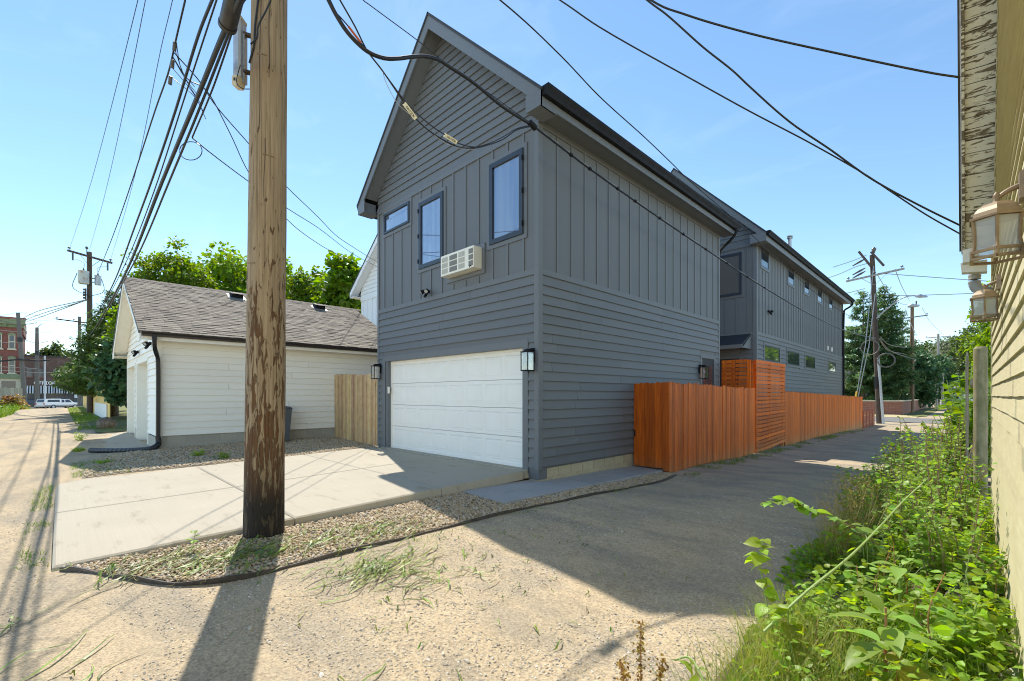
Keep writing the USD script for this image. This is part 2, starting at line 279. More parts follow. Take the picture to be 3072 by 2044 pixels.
special('concrete', {'g': ('geometry', {}), 'n1': ('noise_texture', {'scale': .9, 'detail': 6.0, 'roughness': .6}), 'n2': ('noise_texture', {'scale': 90.0, 'detail': 3.0}), 'mp': ('mapping', {'scale': (.25, 40, 1)}), 'n3': ('noise_texture', {'scale': 1.6, 'detail': 3.0}),
        'mp5': ('mapping', {'scale': (.6, 2.2, 1)}), 'n5': ('noise_texture', {'scale': 2.3, 'detail': 7.0, 'roughness': .7}), 'r5': ramp((0, (1, 1, 1)), (.56, (1, 1, 1)), (.66, (.78, .76, .73)), (.8, (.62, .59, .55)), (1, (.55, .52, .48))),
        'r1': ramp((0, (.375, .335, .262)), (.45, (.43, .388, .305)), (1, (.48, .435, .345))), 'r2': ramp((0, (.86, .86, .86)), (1, (1.12, 1.12, 1.12))), 'r3': ramp((0, (.9, .9, .9)), (1, (1.08, 1.08, 1.08))),
        'x': ('mix_color', {'blend_type': 'multiply', 'fac': .8}), 'y': ('mix_color', {'blend_type': 'multiply', 'fac': .8}), 'w': ('mix_color', {'blend_type': 'multiply', 'fac': .7}), 'b': ('bump', {'strength': .25, 'distance': .004}), 'p': ('principled_bsdf', {'roughness': .85, 'specular_ior_level': .3})},
        [('g.position', 'n1.vector'), ('g.position', 'n2.vector'), ('g.position', 'mp.vector'), ('mp.vector', 'n3.vector'), ('g.position', 'mp5.vector'), ('mp5.vector', 'n5.vector'), ('n5.fac', 'r5.fac'), ('n1.fac', 'r1.fac'), ('n2.fac', 'r2.fac'), ('n3.fac', 'r3.fac'),
         ('r1.color', 'x.a'), ('r2.color', 'x.b'), ('x.result', 'y.a'), ('r3.color', 'y.b'), ('y.result', 'w.a'), ('r5.color', 'w.b'), ('w.result', 'p.base_color'), ('n3.fac', 'b.height'), ('b.normal', 'p.normal')])
mat('paver', (.35, .345, .335), (.41, .40, .385), ns=70, rough=.85, bump=.15, rand=.12, c3=(.30, .29, .27), ns3=2, amt3=.35)
mat('gravel_base', (.22, .18, .125), (.34, .28, .20), ns=50, rough=.95, bump=.6, dist=.01)
special('pebble', {'at': ('attribute', {'attribute': 'rnd'}), 'g': ('geometry', {}), 'r': ramp((0, (.2, .17, .13)), (.18, (.42, .32, .195)), (.4, (.58, .45, .27)), (.6, (.46, .31, .155)), (.75, (.64, .53, .37)), (.9, (.40, .36, .30)), (1, (.70, .63, .5))), 'n': ('noise_texture', {'scale': 60.0, 'detail': 2.0}), 'r2': ramp((0, (.8, .8, .8)), (1, (1.15, 1.15, 1.15))),
        'x': ('mix_color', {'blend_type': 'multiply', 'fac': .8}), 'p': ('principled_bsdf', {'roughness': .7})}, [('at.fac', 'r.fac'), ('g.position', 'n.vector'), ('n.fac', 'r2.fac'), ('r.color', 'x.a'), ('r2.color', 'x.b'), ('x.result', 'p.base_color')])
special('alley_stone', {'at': ('attribute', {'attribute': 'rnd'}), 'r': ramp((0, (.26, .235, .21)), (.3, (.42, .38, .32)), (.7, (.54, .47, .36)), (.9, (.6, .54, .45)), (1, (.7, .66, .6))), 'p': ('principled_bsdf', {'roughness': .85})}, [('at.fac', 'r.fac'), ('r.color', 'p.base_color')])
mat('leaf_litter', (.085, .06, .035), (.24, .18, .11), ns=28, detail=6, rough=.95, bump=.8, dist=.02)
mat('asphalt', (.16, .155, .145), (.22, .21, .195), ns=20, rough=.95)
mat('lawn', (.10, .13, .03), (.22, .22, .07), ns=2.5, detail=6, rough=.95)
mat('dry_lawn', (.42, .35, .17), (.52, .44, .24), ns=4, detail=6, rough=.95)
# weathered pole: grey and tan sapwood, brown patches where the bark skin remains, tarred foot
special('pole_wood', {'g': ('geometry', {}), 's': ('separate_xyz', {}), 'mp': ('mapping', {'scale': (22, 22, .9)}), 'mp2': ('mapping', {'scale': (19, 19, 3.2)}), 'n': ('noise_texture', {'scale': 1.6, 'detail': 6.0, 'roughness': .65}), 'n2': ('noise_texture', {'scale': 1.15, 'detail': 7.0, 'roughness': .62, 'distortion': .7}),
        'mp3': ('mapping', {'scale': (60, 60, .7)}), 'n3': ('noise_texture', {'scale': 1.0, 'detail': 3.0}), 'r3': ramp((0, (.28, .28, .28)), (.36, (.5, .5, .5)), (.42, (1, 1, 1)), (1, (1.1, 1.1, 1.1))),
        'r': ramp((0, (.15, .105, .062)), (.45, (.28, .20, .118)), (.65, (.36, .268, .165)), (1, (.43, .335, .22))), 'bark': ramp((0, (.075, .036, .015)), (.5, (.125, .062, .027)), (1, (.21, .12, .055))),
        'zr': ('map_range', {'from_min': .8, 'from_max': 4.2, 'to_min': .035, 'to_max': -.15, 'clamp': True}), 'ad': ('math', {'math_type': 'add'}), 'th': ramp((0, (0, 0, 0)), (.49, (0, 0, 0)), (.53, (1, 1, 1)), (1, (1, 1, 1))),
        'x': ('mix_color', {}), 'y': ('mix_color', {'blend_type': 'multiply', 'fac': .7}), 'zd': ('map_range', {'from_min': .35, 'from_max': 1.1, 'to_min': 1.0, 'to_max': 0.0, 'clamp': True}), 'nd': ('math', {'math_type': 'multiply_add', 'value2': 1.5, 'value3': -.75}), 'ad2': ('math', {'math_type': 'add', 'use_clamp': True}), 'td': ('mix_color', {'b': (.025, .02, .016)}),
        'md': ('math', {'math_type': 'multiply'}), 'b': ('bump', {'strength': .9, 'distance': .012}), 'ab': ('math', {'math_type': 'add'}), 'p': ('principled_bsdf', {'roughness': .85, 'specular_ior_level': .25})},
        [('g.position', 'mp.vector'), ('g.position', 'mp2.vector'), ('g.position', 'mp3.vector'), ('mp.vector', 'n.vector'), ('mp2.vector', 'n2.vector'), ('mp3.vector', 'n3.vector'), ('n.fac', 'r.fac'), ('n.fac', 'bark.fac'), ('g.position', 's.vector'), ('s.z', 'zr.value'), ('n2.fac', 'ad.value1'), ('zr.result', 'ad.value2'), ('ad.value', 'th.fac'),
         ('th.color', 'x.fac'), ('r.color', 'x.a'), ('bark.color', 'x.b'), ('n3.fac', 'r3.fac'), ('x.result', 'y.a'), ('r3.color', 'y.b'), ('s.z', 'zd.value'), ('n2.fac', 'nd.value1'), ('zd.result', 'ad2.value1'), ('nd.value', 'ad2.value2'), ('ad2.value', 'md.value1'), ('zd.result', 'md.value2'), ('md.value', 'td.fac'), ('y.result', 'td.a'), ('td.result', 'p.base_color'),
         ('th.color', 'ab.value1'), ('n.fac', 'ab.value2'), ('ab.value', 'b.height'), ('b.normal', 'p.normal')])
# orange stained boards, bleached and muddy at the foot
special('stained', {'g': ('geometry', {}), 's': ('separate_xyz', {}), 'o': ('object_info', {}), 'mp': ('mapping', {'scale': (16, 16, .8)}), 'n': ('noise_texture', {'scale': 1.6, 'detail': 6.0, 'roughness': .6}), 'n2': ('noise_texture', {'scale': 3.0, 'detail': 4.0}), 'kn': ('noise_texture', {'scale': 9.0, 'detail': 2.0}),
        'r': ramp((0, (.20, .028, .001)), (.34, (.40, .066, .002)), (.6, (.62, .130, .004)), (1, (.80, .25, .02))), 'rk': ramp((0, (.35, .35, .35)), (.24, (.45, .45, .45)), (.33, (1, 1, 1)), (1, (1, 1, 1))), 'xk': ('mix_color', {'blend_type': 'multiply', 'fac': .8}),
        'zm': ('map_range', {'from_min': -.35, 'from_max': .40, 'to_min': .9, 'to_max': 0.0, 'clamp': True}), 'nm': ('math', {'math_type': 'multiply_add', 'value2': 1.3, 'value3': -.72}), 'am': ('math', {'math_type': 'add', 'use_clamp': True}), 'mm': ('math', {'math_type': 'multiply'}), 'd': ('mix_color', {'b': (.34, .20, .085)}),
        'h': ('hsv', {}), 'ma': ('math', {'math_type': 'multiply_add', 'value2': .55, 'value3': .72}), 'b': ('bump', {'strength': .3, 'distance': .006}), 'p': ('principled_bsdf', {'roughness': .55, 'specular_ior_level': .35})},
        [('g.position', 's.vector'), ('g.position', 'mp.vector'), ('mp.vector', 'n.vector'), ('g.position', 'n2.vector'), ('g.position', 'kn.vector'), ('n.fac', 'r.fac'), ('kn.fac', 'rk.fac'), ('r.color', 'xk.a'), ('rk.color', 'xk.b'), ('s.z', 'zm.value'), ('n2.fac', 'nm.value1'), ('zm.result', 'am.value1'), ('nm.value', 'am.value2'),
         ('am.value', 'mm.value1'), ('zm.result', 'mm.value2'), ('mm.value', 'd.fac'), ('xk.result', 'd.a'), ('d.result', 'h.color'), ('o.random', 'ma.value1'), ('ma.value', 'h.value'), ('h.color', 'p.base_color'), ('n.fac', 'b.height'), ('b.normal', 'p.normal')])
# peeling white paint over grey boards
special('peeling', {'g': ('geometry', {}), 'mp': ('mapping', {'scale': (5, 20, 20)}), 'n': ('noise_texture', {'scale': 1.3, 'detail': 6.0, 'roughness': .62, 'distortion': .5}), 'n2': ('noise_texture', {'scale': 3.0, 'detail': 5.0}), 'o': ('object_info', {}), 'ma': ('math', {'math_type': 'multiply_add', 'value2': .12, 'value3': -.06}), 'ad': ('math', {'math_type': 'add'}),
        'th': ramp((0, (0, 0, 0)), (.53, (0, 0, 0)), (.555, (1, 1, 1)), (1, (1, 1, 1))), 'w': ramp((0, (.50, .45, .32)), (1, (.62, .58, .46))), 'k': ramp((0, (.06, .045, .025)), (1, (.20, .15, .09))), 'x': ('mix_color', {}), 'b': ('bump', {'strength': .5, 'distance': .006, 'invert': True}), 'p': ('principled_bsdf', {'roughness': .8})},
        [('g.position', 'mp.vector'), ('mp.vector', 'n.vector'), ('g.position', 'n2.vector'), ('o.random', 'ma.value1'), ('n.fac', 'ad.value1'), ('ma.value', 'ad.value2'), ('ad.value', 'th.fac'), ('th.color', 'x.fac'), ('n2.fac', 'w.fac'), ('n2.fac', 'k.fac'), ('w.color', 'x.a'), ('k.color', 'x.b'), ('x.result', 'p.base_color'), ('th.color', 'b.height'), ('b.normal', 'p.normal')])
special('stripes', {'g': ('geometry', {}), 's': ('separate_xyz', {}), 'm': ('math', {'math_type': 'multiply', 'value2': 2.6}), 'f': ('math', {'math_type': 'fraction'}), 't': ('math', {'math_type': 'greater_than', 'value2': .5}), 'x': ('mix_color', {'a': (.02, .02, .02), 'b': (.75, .75, .72)}), 'p': ('principled_bsdf', {'roughness': .7})},
        [('g.position', 's.vector'), ('s.y', 'm.value1'), ('m.value', 'f.value1'), ('f.value', 't.value1'), ('t.value', 'x.fac'), ('x.result', 'p.base_color')])
special('brick', {'g': ('geometry', {}), 's': ('separate_xyz', {}), 'a': ('math', {'math_type': 'add'}), 'c': ('combine_xyz', {}), 'k': ('brick_texture', {'scale': 1.0, 'brick_width': .22, 'row_height': .075, 'mortar_size': .008, 'color1': (.20, .05, .03), 'color2': (.29, .085, .05), 'mortar': (.30, .24, .18)}), 'p': ('principled_bsdf', {'roughness': .9})},
        [('g.position', 's.vector'), ('s.x', 'a.value1'), ('s.y', 'a.value2'), ('a.value', 'c.x'), ('s.z', 'c.y'), ('c.vector', 'k.vector'), ('k.color', 'p.base_color')])
special('brick_brown', {'g': ('geometry', {}), 'n': ('noise_texture', {'scale': .5, 'detail': 5.0}), 'r': ramp((0, (.07, .04, .03)), (.5, (.10, .058, .045)), (.7, (.17, .12, .1)), (1, (.22, .17, .14))), 'p': ('principled_bsdf', {'roughness': .9})}, [('g.position', 'n.vector'), ('n.fac', 'r.fac'), ('r.color', 'p.base_color')])
# ------------------------------------------------------------ ground
CP = np.array([(0, 0, -.05), (3, 0, -.05), (0, -6, -.03), (-3, 2, -.05), (-3, 5, -.06), (-5.75, 1.7, -.035), (-6, -.22, -.025), (-9, -.22, -.01), (-11.7, -.2, .01), (-5.75, 4, -.035), (-5.3, 6.4, -.07), (-4.65, 9.7, -.17), (-4.65, 14, -.24), (-4.65, 20, -.28),
    (-4.6, 36, -.49), (-3, 10, -.13), (-1, 8, -.08), (-1.5, 15, -.18), (-1, 25, -.32), (-2, 36, -.47), (-3, 44, -.52), (-3, 60, -.45), (-3, 110, -.4), (.2, 5, -.03), (1.5, 12, -.05), (-13.3, 6.4, .17), (-13.3, 3, .13), (-12.3, 1, .06), (-14.8, 2, .21), (-14.85, 4, .24), (-13.2, 10, .2),
    (-9, 1, -.08), (-9, 4, -.01), (-9, 6.3, .05), (-6.2, 2, -.06), (-6.2, 5.5, -.05), (-11.6, 4, .05), (-16.4, .5, .06), (-20, .5, .12), (-18, 1.7, .12), (-23, 1.5, .2), (-30, 1.5, .4), (-50, 1.8, .4), (-68, 1.8, .45), (-30, -1, .12), (-50, -1, .1), (-70, -1, 0), (-95, 0, -.4), (-125, 0, -.75), (-160, 0, -.8),
    (-125, -30, -.75), (-125, 40, -.7), (-30, -4, .2), (-60, -5, .3), (-10, -6, .05), (10, -10, 0), (30, 10, 0), (-40, 40, .3), (-20, 20, .2), (-9, 12, 0), (-9, 25, -.2), (20, 60, -.4), (-40, 110, -.3), (-4.75, 7.5, -.12), (-4.75, 5, -.06), (-14, -.2, .03)], float)
rbf = RBFInterpolator(CP[:, :2], CP[:, 2], kernel='linear', smoothing=.02)
def gz(x, y):
    x, y = np.broadcast_arrays(np.asarray(x, float), np.asarray(y, float)); sh = x.shape
    q = np.stack([np.clip(x.ravel(), -160, 30), np.clip(y.ravel(), -35, 115)], 1)
    z = rbf(q)
    bump = (meshkit.fbm(np.stack([q[:, 0]*.9, q[:, 1]*.9, 0*q[:, 0]], 1), 4, 3)-.5)*.05
    rut = -.025*np.exp(-((q[:, 0]+1.9)/.28)**2) - .025*np.exp(-((q[:, 0]+3.5)/.3)**2)
    return (z + bump*np.clip((np.hypot(q[:, 0]+9, q[:, 1]-4)-1)/4, .35, 1) + np.where(q[:, 1] > 1.0, rut, 0)).reshape(sh)
def gz1(x, y): return float(gz(np.array([x]), np.array([y]))[0])
def lines(lo, hi, a, b, d):
    near = np.arange(a, b, d); out = []; s = d; x = b
    while x < hi: out.append(x); s *= 1.13; x += s
    out.append(hi); pre = []; s = d; x = a
    while x > lo:
        s *= 1.13; x -= s; pre.append(max(x, lo))
    return np.concatenate([pre[::-1], near, out])
X, Y = np.meshgrid(lines(-700, 700, -13, 1.4, .09), lines(-700, 900, -1.5, 13, .09), indexing='ij')
g = G().grid(np.stack([X, Y, gz(X, Y)], -1)); struct('ground', g, 'dirt', smooth=True)
def patch(name, poly, m, lift, step=.1, kind='structure', label=None):
    P = Polygon(poly); x0, y0, x1, y1 = P.bounds
    xs, ys = np.arange(x0-step, x1+2*step, step), np.arange(y0-step, y1+2*step, step); X, Y = np.meshgrid(xs, ys, indexing='ij')
    Z = gz(X, Y)+lift; g = G(); a, b = X.shape
    cx, cy = (X[:-1, :-1]+step/2), (Y[:-1, :-1]+step/2); ok = contains_xy(P, cx, cy).ravel()
    i, j = np.meshgrid(np.arange(a-1), np.arange(b-1), indexing='ij'); i, j = i.ravel()[ok], j.ravel()[ok]
    q = np.stack([i*b+j, (i+1)*b+j, (i+1)*b+j+1, i*b+j+1], 1); uq, inv = np.unique(q, return_inverse=True); g.add(np.stack([X, Y, Z], -1).reshape(-1, 3)[uq], inv.reshape(q.shape)); return struct(name, g, m, smooth=True, kind=kind)
BED1 = [(-5.75, .16), (-5.36, .37), (-5.0, .6), (-4.72, .84), (-4.60, 1.15), (-4.60, 2.2), (-4.60, 3.25), (-4.60, 4.4), (-4.52, 6.2), (-4.46, 7.3), (-4.38, 8.7), (-4.66, 9.72), (-4.88, 9.72), (-4.90, 4.74), (-5.98, 4.74), (-5.98, .0)]
BED2 = [(-11.95, .35), (-11.95, 6.4), (-14.86, 6.4), (-14.86, 1.75), (-15.3, 1.3), (-15.1, .85), (-13.6, .6), (-12.6, .3)]
patch('weed_soil', [(-1.0, 1.2), (.25, 1.2), (.25, 8.3), (.6, 13), (-1.2, 13), (-1.15, 8), (-1.0, 5)], 'leaf_litter', .008, .08)
patch('gravel_bed', BED1, 'gravel_base', .010, .06); patch('gravel_bed', BED2, 'gravel_base', .010, .1)
def street(name, poly, m, lift):
    struct(name, G().add([(x, y, gz1(x, y)+lift) for x, y in poly], [[0, 1, 2, 3]]), m)
patch('street', [(-40, 46.5), (30, 46.5), (30, 55), (-40, 55)], 'asphalt', .03, 1.0)
patch('street', [(-131, -40), (-119, -40), (-119, 40), (-131, 40)], 'asphalt', .03, 2.0)
patch('grass_verge', [(-14, 55.5), (-3.6, 55.5), (-3.6, 59), (-4.6, 61.5), (-14, 61.5)], 'dry_lawn', .02, .5)
patch('grass_verge', [(-5, 61.5), (-3.4, 59), (-3.2, 100), (-5, 100)], 'lawn', .025, 1.0)
patch('grass_verge', [(-110, -2.6), (-30, -2.9), (-30, -30), (-110, -30)], 'lawn', .03, 1.0)
patch('grass_verge', [(-100, 1.0), (-26, .95), (-23, 1.2), (-23, 9), (-100, 9)], 'lawn', .03, .5)

# ------------------------------------------------------------ driveway, apron, paver path
slabz = lambda x, y: .012 + .0235*max(y, 0)
drv = thing('driveway', None, None); data(stage.GetPrimAtPath(drv), kind='structure')
def slab(parent, x0, x1, y0, y1, fn, th=.16, m='concrete', name='concrete_panel', cham=.012):
    g = G(); P = lambda x, y, dz: (x, y, fn(x, y)+dz)
    o = [(x0, y0), (x1, y0), (x1, y1), (x0, y1)]; i = [(x0+cham, y0+cham), (x1-cham, y0+cham), (x1-cham, y1-cham), (x0+cham, y1-cham)]
    v = [P(x, y, -th) for x, y in o]+[P(x, y, -cham*.7) for x, y in o]+[P(x, y, 0) for x, y in i]
    f = [[0, 3, 2, 1], [8, 9, 10, 11]]
    for k in range(4): n = (k+1) % 4; f += [[k, n, 4+n, 4+k], [4+k, 4+n, 8+n, 8+k]]
    g.add(v, f); return obj(parent, name, g, m)
gp = .006
for y0, y1 in ((-.06, 2.1), (2.1, 4.36), (4.36, 6.28)):
    for x0, x1 in ((-11.85, -8.72), (-8.72, -6.0)):
        slab(drv, x0+gp, x1-gp, y0+gp, y1-gp, slabz, cham=.024)
slab(drv, -11.5, -5.99, 6.295, 6.55, lambda x, y: .172, name='door_sill', cham=.008)
struct('driveway_joint', G().add([(x, y, slabz(x, y)-.035) for x, y in ((-11.8, 0), (-6.05, 0), (-6.05, 6.25), (-11.8, 6.25))], [[0, 1, 2, 3]]), 'mortar')
apz = lambda x, y: .05 + .12*(y-.7)/1.1 + .012*max(0, -16.3-x)
apr = thing('garage_apron', None, None); data(stage.GetPrimAtPath(apr), kind='structure')
for x0, x1 in ((-18.1, -16.2), (-20.1, -18.1), (-22.2, -20.1)): slab(apr, x0+.006, x1-.006, .72, 1.78, apz, name='concrete_panel')
pav = thing('paver_path', None, None); data(stage.GetPrimAtPath(pav), kind='structure')
pz = lambda x, y: -.004 - .0185*(y-4.7) + .012*(-4.9-x)
for r_, (y0, y1) in enumerate([(4.75+.455*k, 4.75+.455*(k+1)) for k in range(11)]):
    for c_, (x0, x1) in enumerate(((-5.42, -4.92), (-5.93, -5.42), (-6.0-.22, -5.93))):
        if c_ == 1 and y0 > 6.3: x0 = -5.735
        if c_ == 2 and y1 > 6.6: continue
        dz = NR.uniform(-.004, .004); tl = NR.uniform(-.004, .004)
        slab(pav, max(x0, -5.995 if c_ == 2 else x0)+.004, x1-.004, y0+.004, min(y1, 9.72)-.004, lambda x, y, dz=dz, tl=tl: pz(x, y)+dz+tl*(x+5.4), th=.06, m='paver', name='paving_slab', cham=.006)

# ------------------------------------------------------------ siding helpers
def laps(parent, F, z0, z1, n, u0, u1, m, joints=None, proud=.03, thin=.005, name='siding_board', holes=()):
    """horizontal lap boards; u0, u1: functions of z; holes: (ua, ub, za, zb) that the boards stop at; joints: {row: [u, ...]}"""
    h = (z1-z0)/n
    for k in range(n):
        za, zb = z0+k*h, z0+(k+1)*h-.009; a0, a1, b0, b1 = u0(za), u1(za), u0(min(zb, z1)), u1(min(zb, z1))
        if a1-a0 < .12: continue
        if b1-b0 < .03: b0 = b1-.03 if abs(b0-a0) > abs(b1-a1) else b0; b1 = b0+.03
        cuts = sorted(joints.get(k, [])) if joints else []
        segs, s = [], None
        bl = [(ua, ub) for ua, ub, ha, hb in holes if ha < zb-.01 and hb > za+.01]
        edges = [(a0, b0)] + [(c, c) for c in cuts] + [(a1, b1)]
        pieces = [(edges[i][0], edges[i][1], edges[i+1][0], edges[i+1][1]) for i in range(len(edges)-1)]
        out = []
        for p in pieces:
            todo = [p]
            for ua, ub in bl:
                nt = []
                for (l0, lt, r0, rt_) in todo:
                    if ub <= l0 or ua >= r0: nt.append((l0, lt, r0, rt_)); continue
                    if ua-l0 > .02: nt.append((l0, lt, ua, ua))
                    if r0-ub > .02: nt.append((ub, ub, r0, rt_))
                todo = nt
            out += todo
        for (l0, lt, r0, rt_) in out:
            e = .0028
            obj(parent, name, F.quad(l0+e, r0-e, lt+e, rt_-e, za, zb, 0.0, proud+NR.uniform(-.001, .001), thin), m)
def rowjoints(n, ulo, uhi, step=3.66, seed=1):
    r = random.Random(seed); d = {}
    for k in range(n):
        u = ulo + r.choice([.45, 1.2, 2.1, 2.9]) + r.uniform(-.1, .1); d[k] = []
        while u < uhi-.25:
            d[k].append(u); u += step
    return d
def window(parent, F, u0, u1, z0, z1, fw=.06, d=.035, fm='window_frame', back='curtain', glassm='glass', name='window', hinge=0, split=None):
    w = obj(parent, name, F.frame(u0, u1, z0, z1, fw, .0, d), fm)
    obj(w, 'pane', F.box(u0+fw, u1-fw, z0+fw, z1-fw, .014, .018), glassm)
    if back: obj(w, 'curtain' if back == 'curtain' else 'blind', F.box(u0+fw*.8, u1-fw*.8, z0+fw*.8, z1-fw*.8, .001, .004), back)
    if split: obj(w, 'sash_bar', F.box(u0+fw, u1-fw, split-.025, split+.025, .0, d*.9), fm)
    if hinge:
        for t in (.12, .5, .88):
            z = z0+(z1-z0)*t; u = u1 if hinge > 0 else u0; obj(w, 'hinge', F.box(u-.012, u+.012, z-.05, z+.05, d*.4, d+.018), 'black_metal')
    return w
def casing(parent, F, u0, u1, z0, z1, w, d, m, name='window_trim', sides='lrtb'):
    g = G()
    if 't' in sides: F.box(u0-w, u1+w, z1, z1+w, 0, d, g)
    if 'b' in sides: F.box(u0-w, u1+w, z0-w, z0, 0, d, g)
    if 'l' in sides: F.box(u0-w, u0, z0, z1, 0, d-.002, g)
    if 'r' in sides: F.box(u1, u1+w, z0, z1, 0, d-.002, g)
    return obj(parent, name, g, m)
def roofslab(parent, ridge_x, ridge_z, eave_x, eave_z, y0, y1, th, m, name='roof'):
    """one roof slope, from ridge to eave, sheet of thickness th"""
    n = V3(ridge_z-eave_z, 0, eave_x-ridge_x) if eave_x > ridge_x else V3(-(ridge_z-eave_z), 0, ridge_x-eave_x); n /= np.linalg.norm(n)
    if n[2] < 0: n = -n
    q = [(ridge_x, ridge_z), (eave_x, eave_z)]
    bot = [V3(x, y, z)-n*th for y in (y0, y1) for x, z in q]; top = [V3(x, y, z) for y in (y0, y1) for x, z in q]
    g = G().hexa([bot[0], bot[1], bot[3], bot[2], top[0], top[1], top[3], top[2]]); return obj(parent, name, g, m)
def gutter(parent, xin, zt, y0, y1, s, m='black_metal', name='gutter', w=.125, h=.13):
    pr = [(0, 0), (0, -h), (w*.6, -h), (w*.72, -h*.62), (w, -h*.25), (w, 0), (w-.012, 0), (w-.012, -h*.22), (w*.64, -h*.6), (w*.54, -h+.012), (.012, -h+.012), (.012, 0)]
    pts = [(xin+s*a, zt+b) for a, b in pr]; n = len(pts); g = G()
    v = [(x, y0, z) for x, z in pts]+[(x, y1, z) for x, z in pts]; g.add(v, [[i, (i+1) % n, n+(i+1) % n, n+i] for i in range(n)])
    for y in (y0, y1):
        c = [(xin+s*a, y, zt+b) for a, b in pr[:6]]; g.add(c, [[0, 1, 2], [0, 2, 3], [0, 3, 4], [0, 4, 5]])
    return obj(parent, name, g, m, smooth=False)

# ------------------------------------------------------------ blue grey carriage house (house 1)
XL, XR, Y1, Y2 = -11.83, -5.74, 6.40, 15.15
XM = (XL+XR)/2; EZ, RZ = 7.05, 10.42
SL = (RZ-EZ)/(XR+.42-XM)
h1 = thing('carriage_house', 'tall blue-grey garage house with white garage door, steep gable facing the alley', 'house')
Ff = Face((0, Y1, 0), (1, 0, 0), (0, -1, 0)); Fs = Face((XR, 0, 0), (0, 1, 0), (1, 0, 0))
DX0, DX1, DZ0, DZ1 = -11.40, -6.13, .17, 2.535
g = G()
for a, b in (((XL, Y1, -.3), (DX0, Y1+.25, 6.85)), ((DX1, Y1, .0), (XR-.001, Y1+.25, 6.85)), ((DX0, Y1, DZ1), (DX1, Y1+.25, 6.85)), ((XL, Y1+.25, -.3), (XL+.2, Y2, 6.85)), ((XR-.2, Y1+.25, .2), (XR, Y2, 6.85)), ((XL+.2, Y2-.2, -.3), (XR-.2, Y2, 6.85))): g.box(a, b)
zr = RZ-.22
for ya, yb in ((Y1, Y1+.2), (Y2-.2, Y2)):
    v = [(XL, ya, 6.85), (XR, ya, 6.85), (XM, ya, zr), (XL, yb, 6.85), (XR, yb, 6.85), (XM, yb, zr)]; g.add(v, [[0, 1, 2], [3, 5, 4], [0, 3, 4], [0, 4, 1], [1, 4, 5], [1, 5, 2], [2, 5, 3], [2, 3, 0]])
obj(h1, 'wall', g, 'stucco_panel')
# lap siding, front
CB = .085
BELT0, BELT1 = 3.90, 4.01
fl, fr = XL+CB, XR-CB
holes = [(DX0-.145, DX1+.145, -1, DZ1+.155)]
laps(h1, Ff, .24, BELT0, 20, lambda z: fl, lambda z: fr, 'siding', rowjoints(20, fl, fr, 3.66, 3), holes=holes)
gl = lambda z: max(XL+CB*.0+.02, XM-(RZ-.30-z)/SL); gr = lambda z: min(XR-.02, XM+(RZ-.30-z)/SL)
laps(h1, Ff, 6.80, 10.05, 18, gl, gr, 'siding', {3: [-9.9], 5: [-7.6]})
# side
FT = 6.72
laps(h1, Fs, .24, BELT0-.01, 20, lambda z: Y1+.10, lambda z: Y2-.09, 'siding', rowjoints(20, Y1, Y2, 3.66, 5), holes=[(13.66, 14.83, -1, 2.86)])
for F, a, b in ((Ff, XL+CB, XR-CB), (Fs, Y1+.10, Y2-.09)): obj(h1, 'belt_board', F.box(a, b, BELT0, BELT1, 0, .028), 'siding_trim')
obj(h1, 'gable_belt_board', Ff.box(XL+CB, XR-CB, 6.69, 6.80, 0, .028), 'siding_trim')
obj(h1, 'frieze_board', Fs.box(Y1+.10, Y2-.09, FT-.03, 6.80, 0, .026), 'siding_trim')
for nm, F, a, b, zt in (('corner_board', Ff, XL-.0, XL+CB, 6.86), ('corner_board', Ff, XR-CB, XR+.028, 6.80), ('corner_board', Fs, Y1+.001, Y1+.10, 6.80), ('corner_board', Fs, Y2-.09, Y2+.02, 6.80)):
    obj(h1, nm, F.box(a, b, .20, zt, 0, .028 if F is Ff else .027), 'siding_trim')
# front windows and battens
W = [(-7.08, -6.11, 4.74, 6.41, 1), (-9.72, -8.71, 4.75, 6.40, -1), (-11.45, -10.17, 6.06, 6.60, 0)]
for k, (a, b, z0, z1, hg) in enumerate(W):
    window(h1, Ff, a, b, z0, z1, .095 if hg else .055, .05, hinge=hg)
    casing(h1, Ff, a-.005, b+.005, z0-.005, z1+.005, .085, .024, 'siding_trim')
blk = [(a-.09, b+.09, z0-.09, z1+.09) for a, b, z0, z1, _ in W] + [(-8.62, -7.20, 4.16, 4.86)]
def battens(parent, F, us, z0, z1, blk, m='siding_trim', d=.018, w=.024):
    for u in us:
        spans = [(z0, z1)]
        for a, b, za, zb in blk:
            if a-.02 < u < b+.02:
                ns = []
                for s, t in spans:
                    if zb <= s or za >= t: ns.append((s, t)); continue
                    if za-s > .04: ns.append((s, za))
                    if t-zb > .04: ns.append((zb, t))
                spans = ns
        for s, t in spans: obj(parent, 'batten', F.box(u-w, u+w, s, t, 0, d), m)
battens(h1, Ff, [-11.47+.4455*k for k in range(13)], BELT1, 6.69, blk)
battens(h1, Fs, [6.50+.4535*k for k in range(1, 19)], BELT1, FT-.03, [])
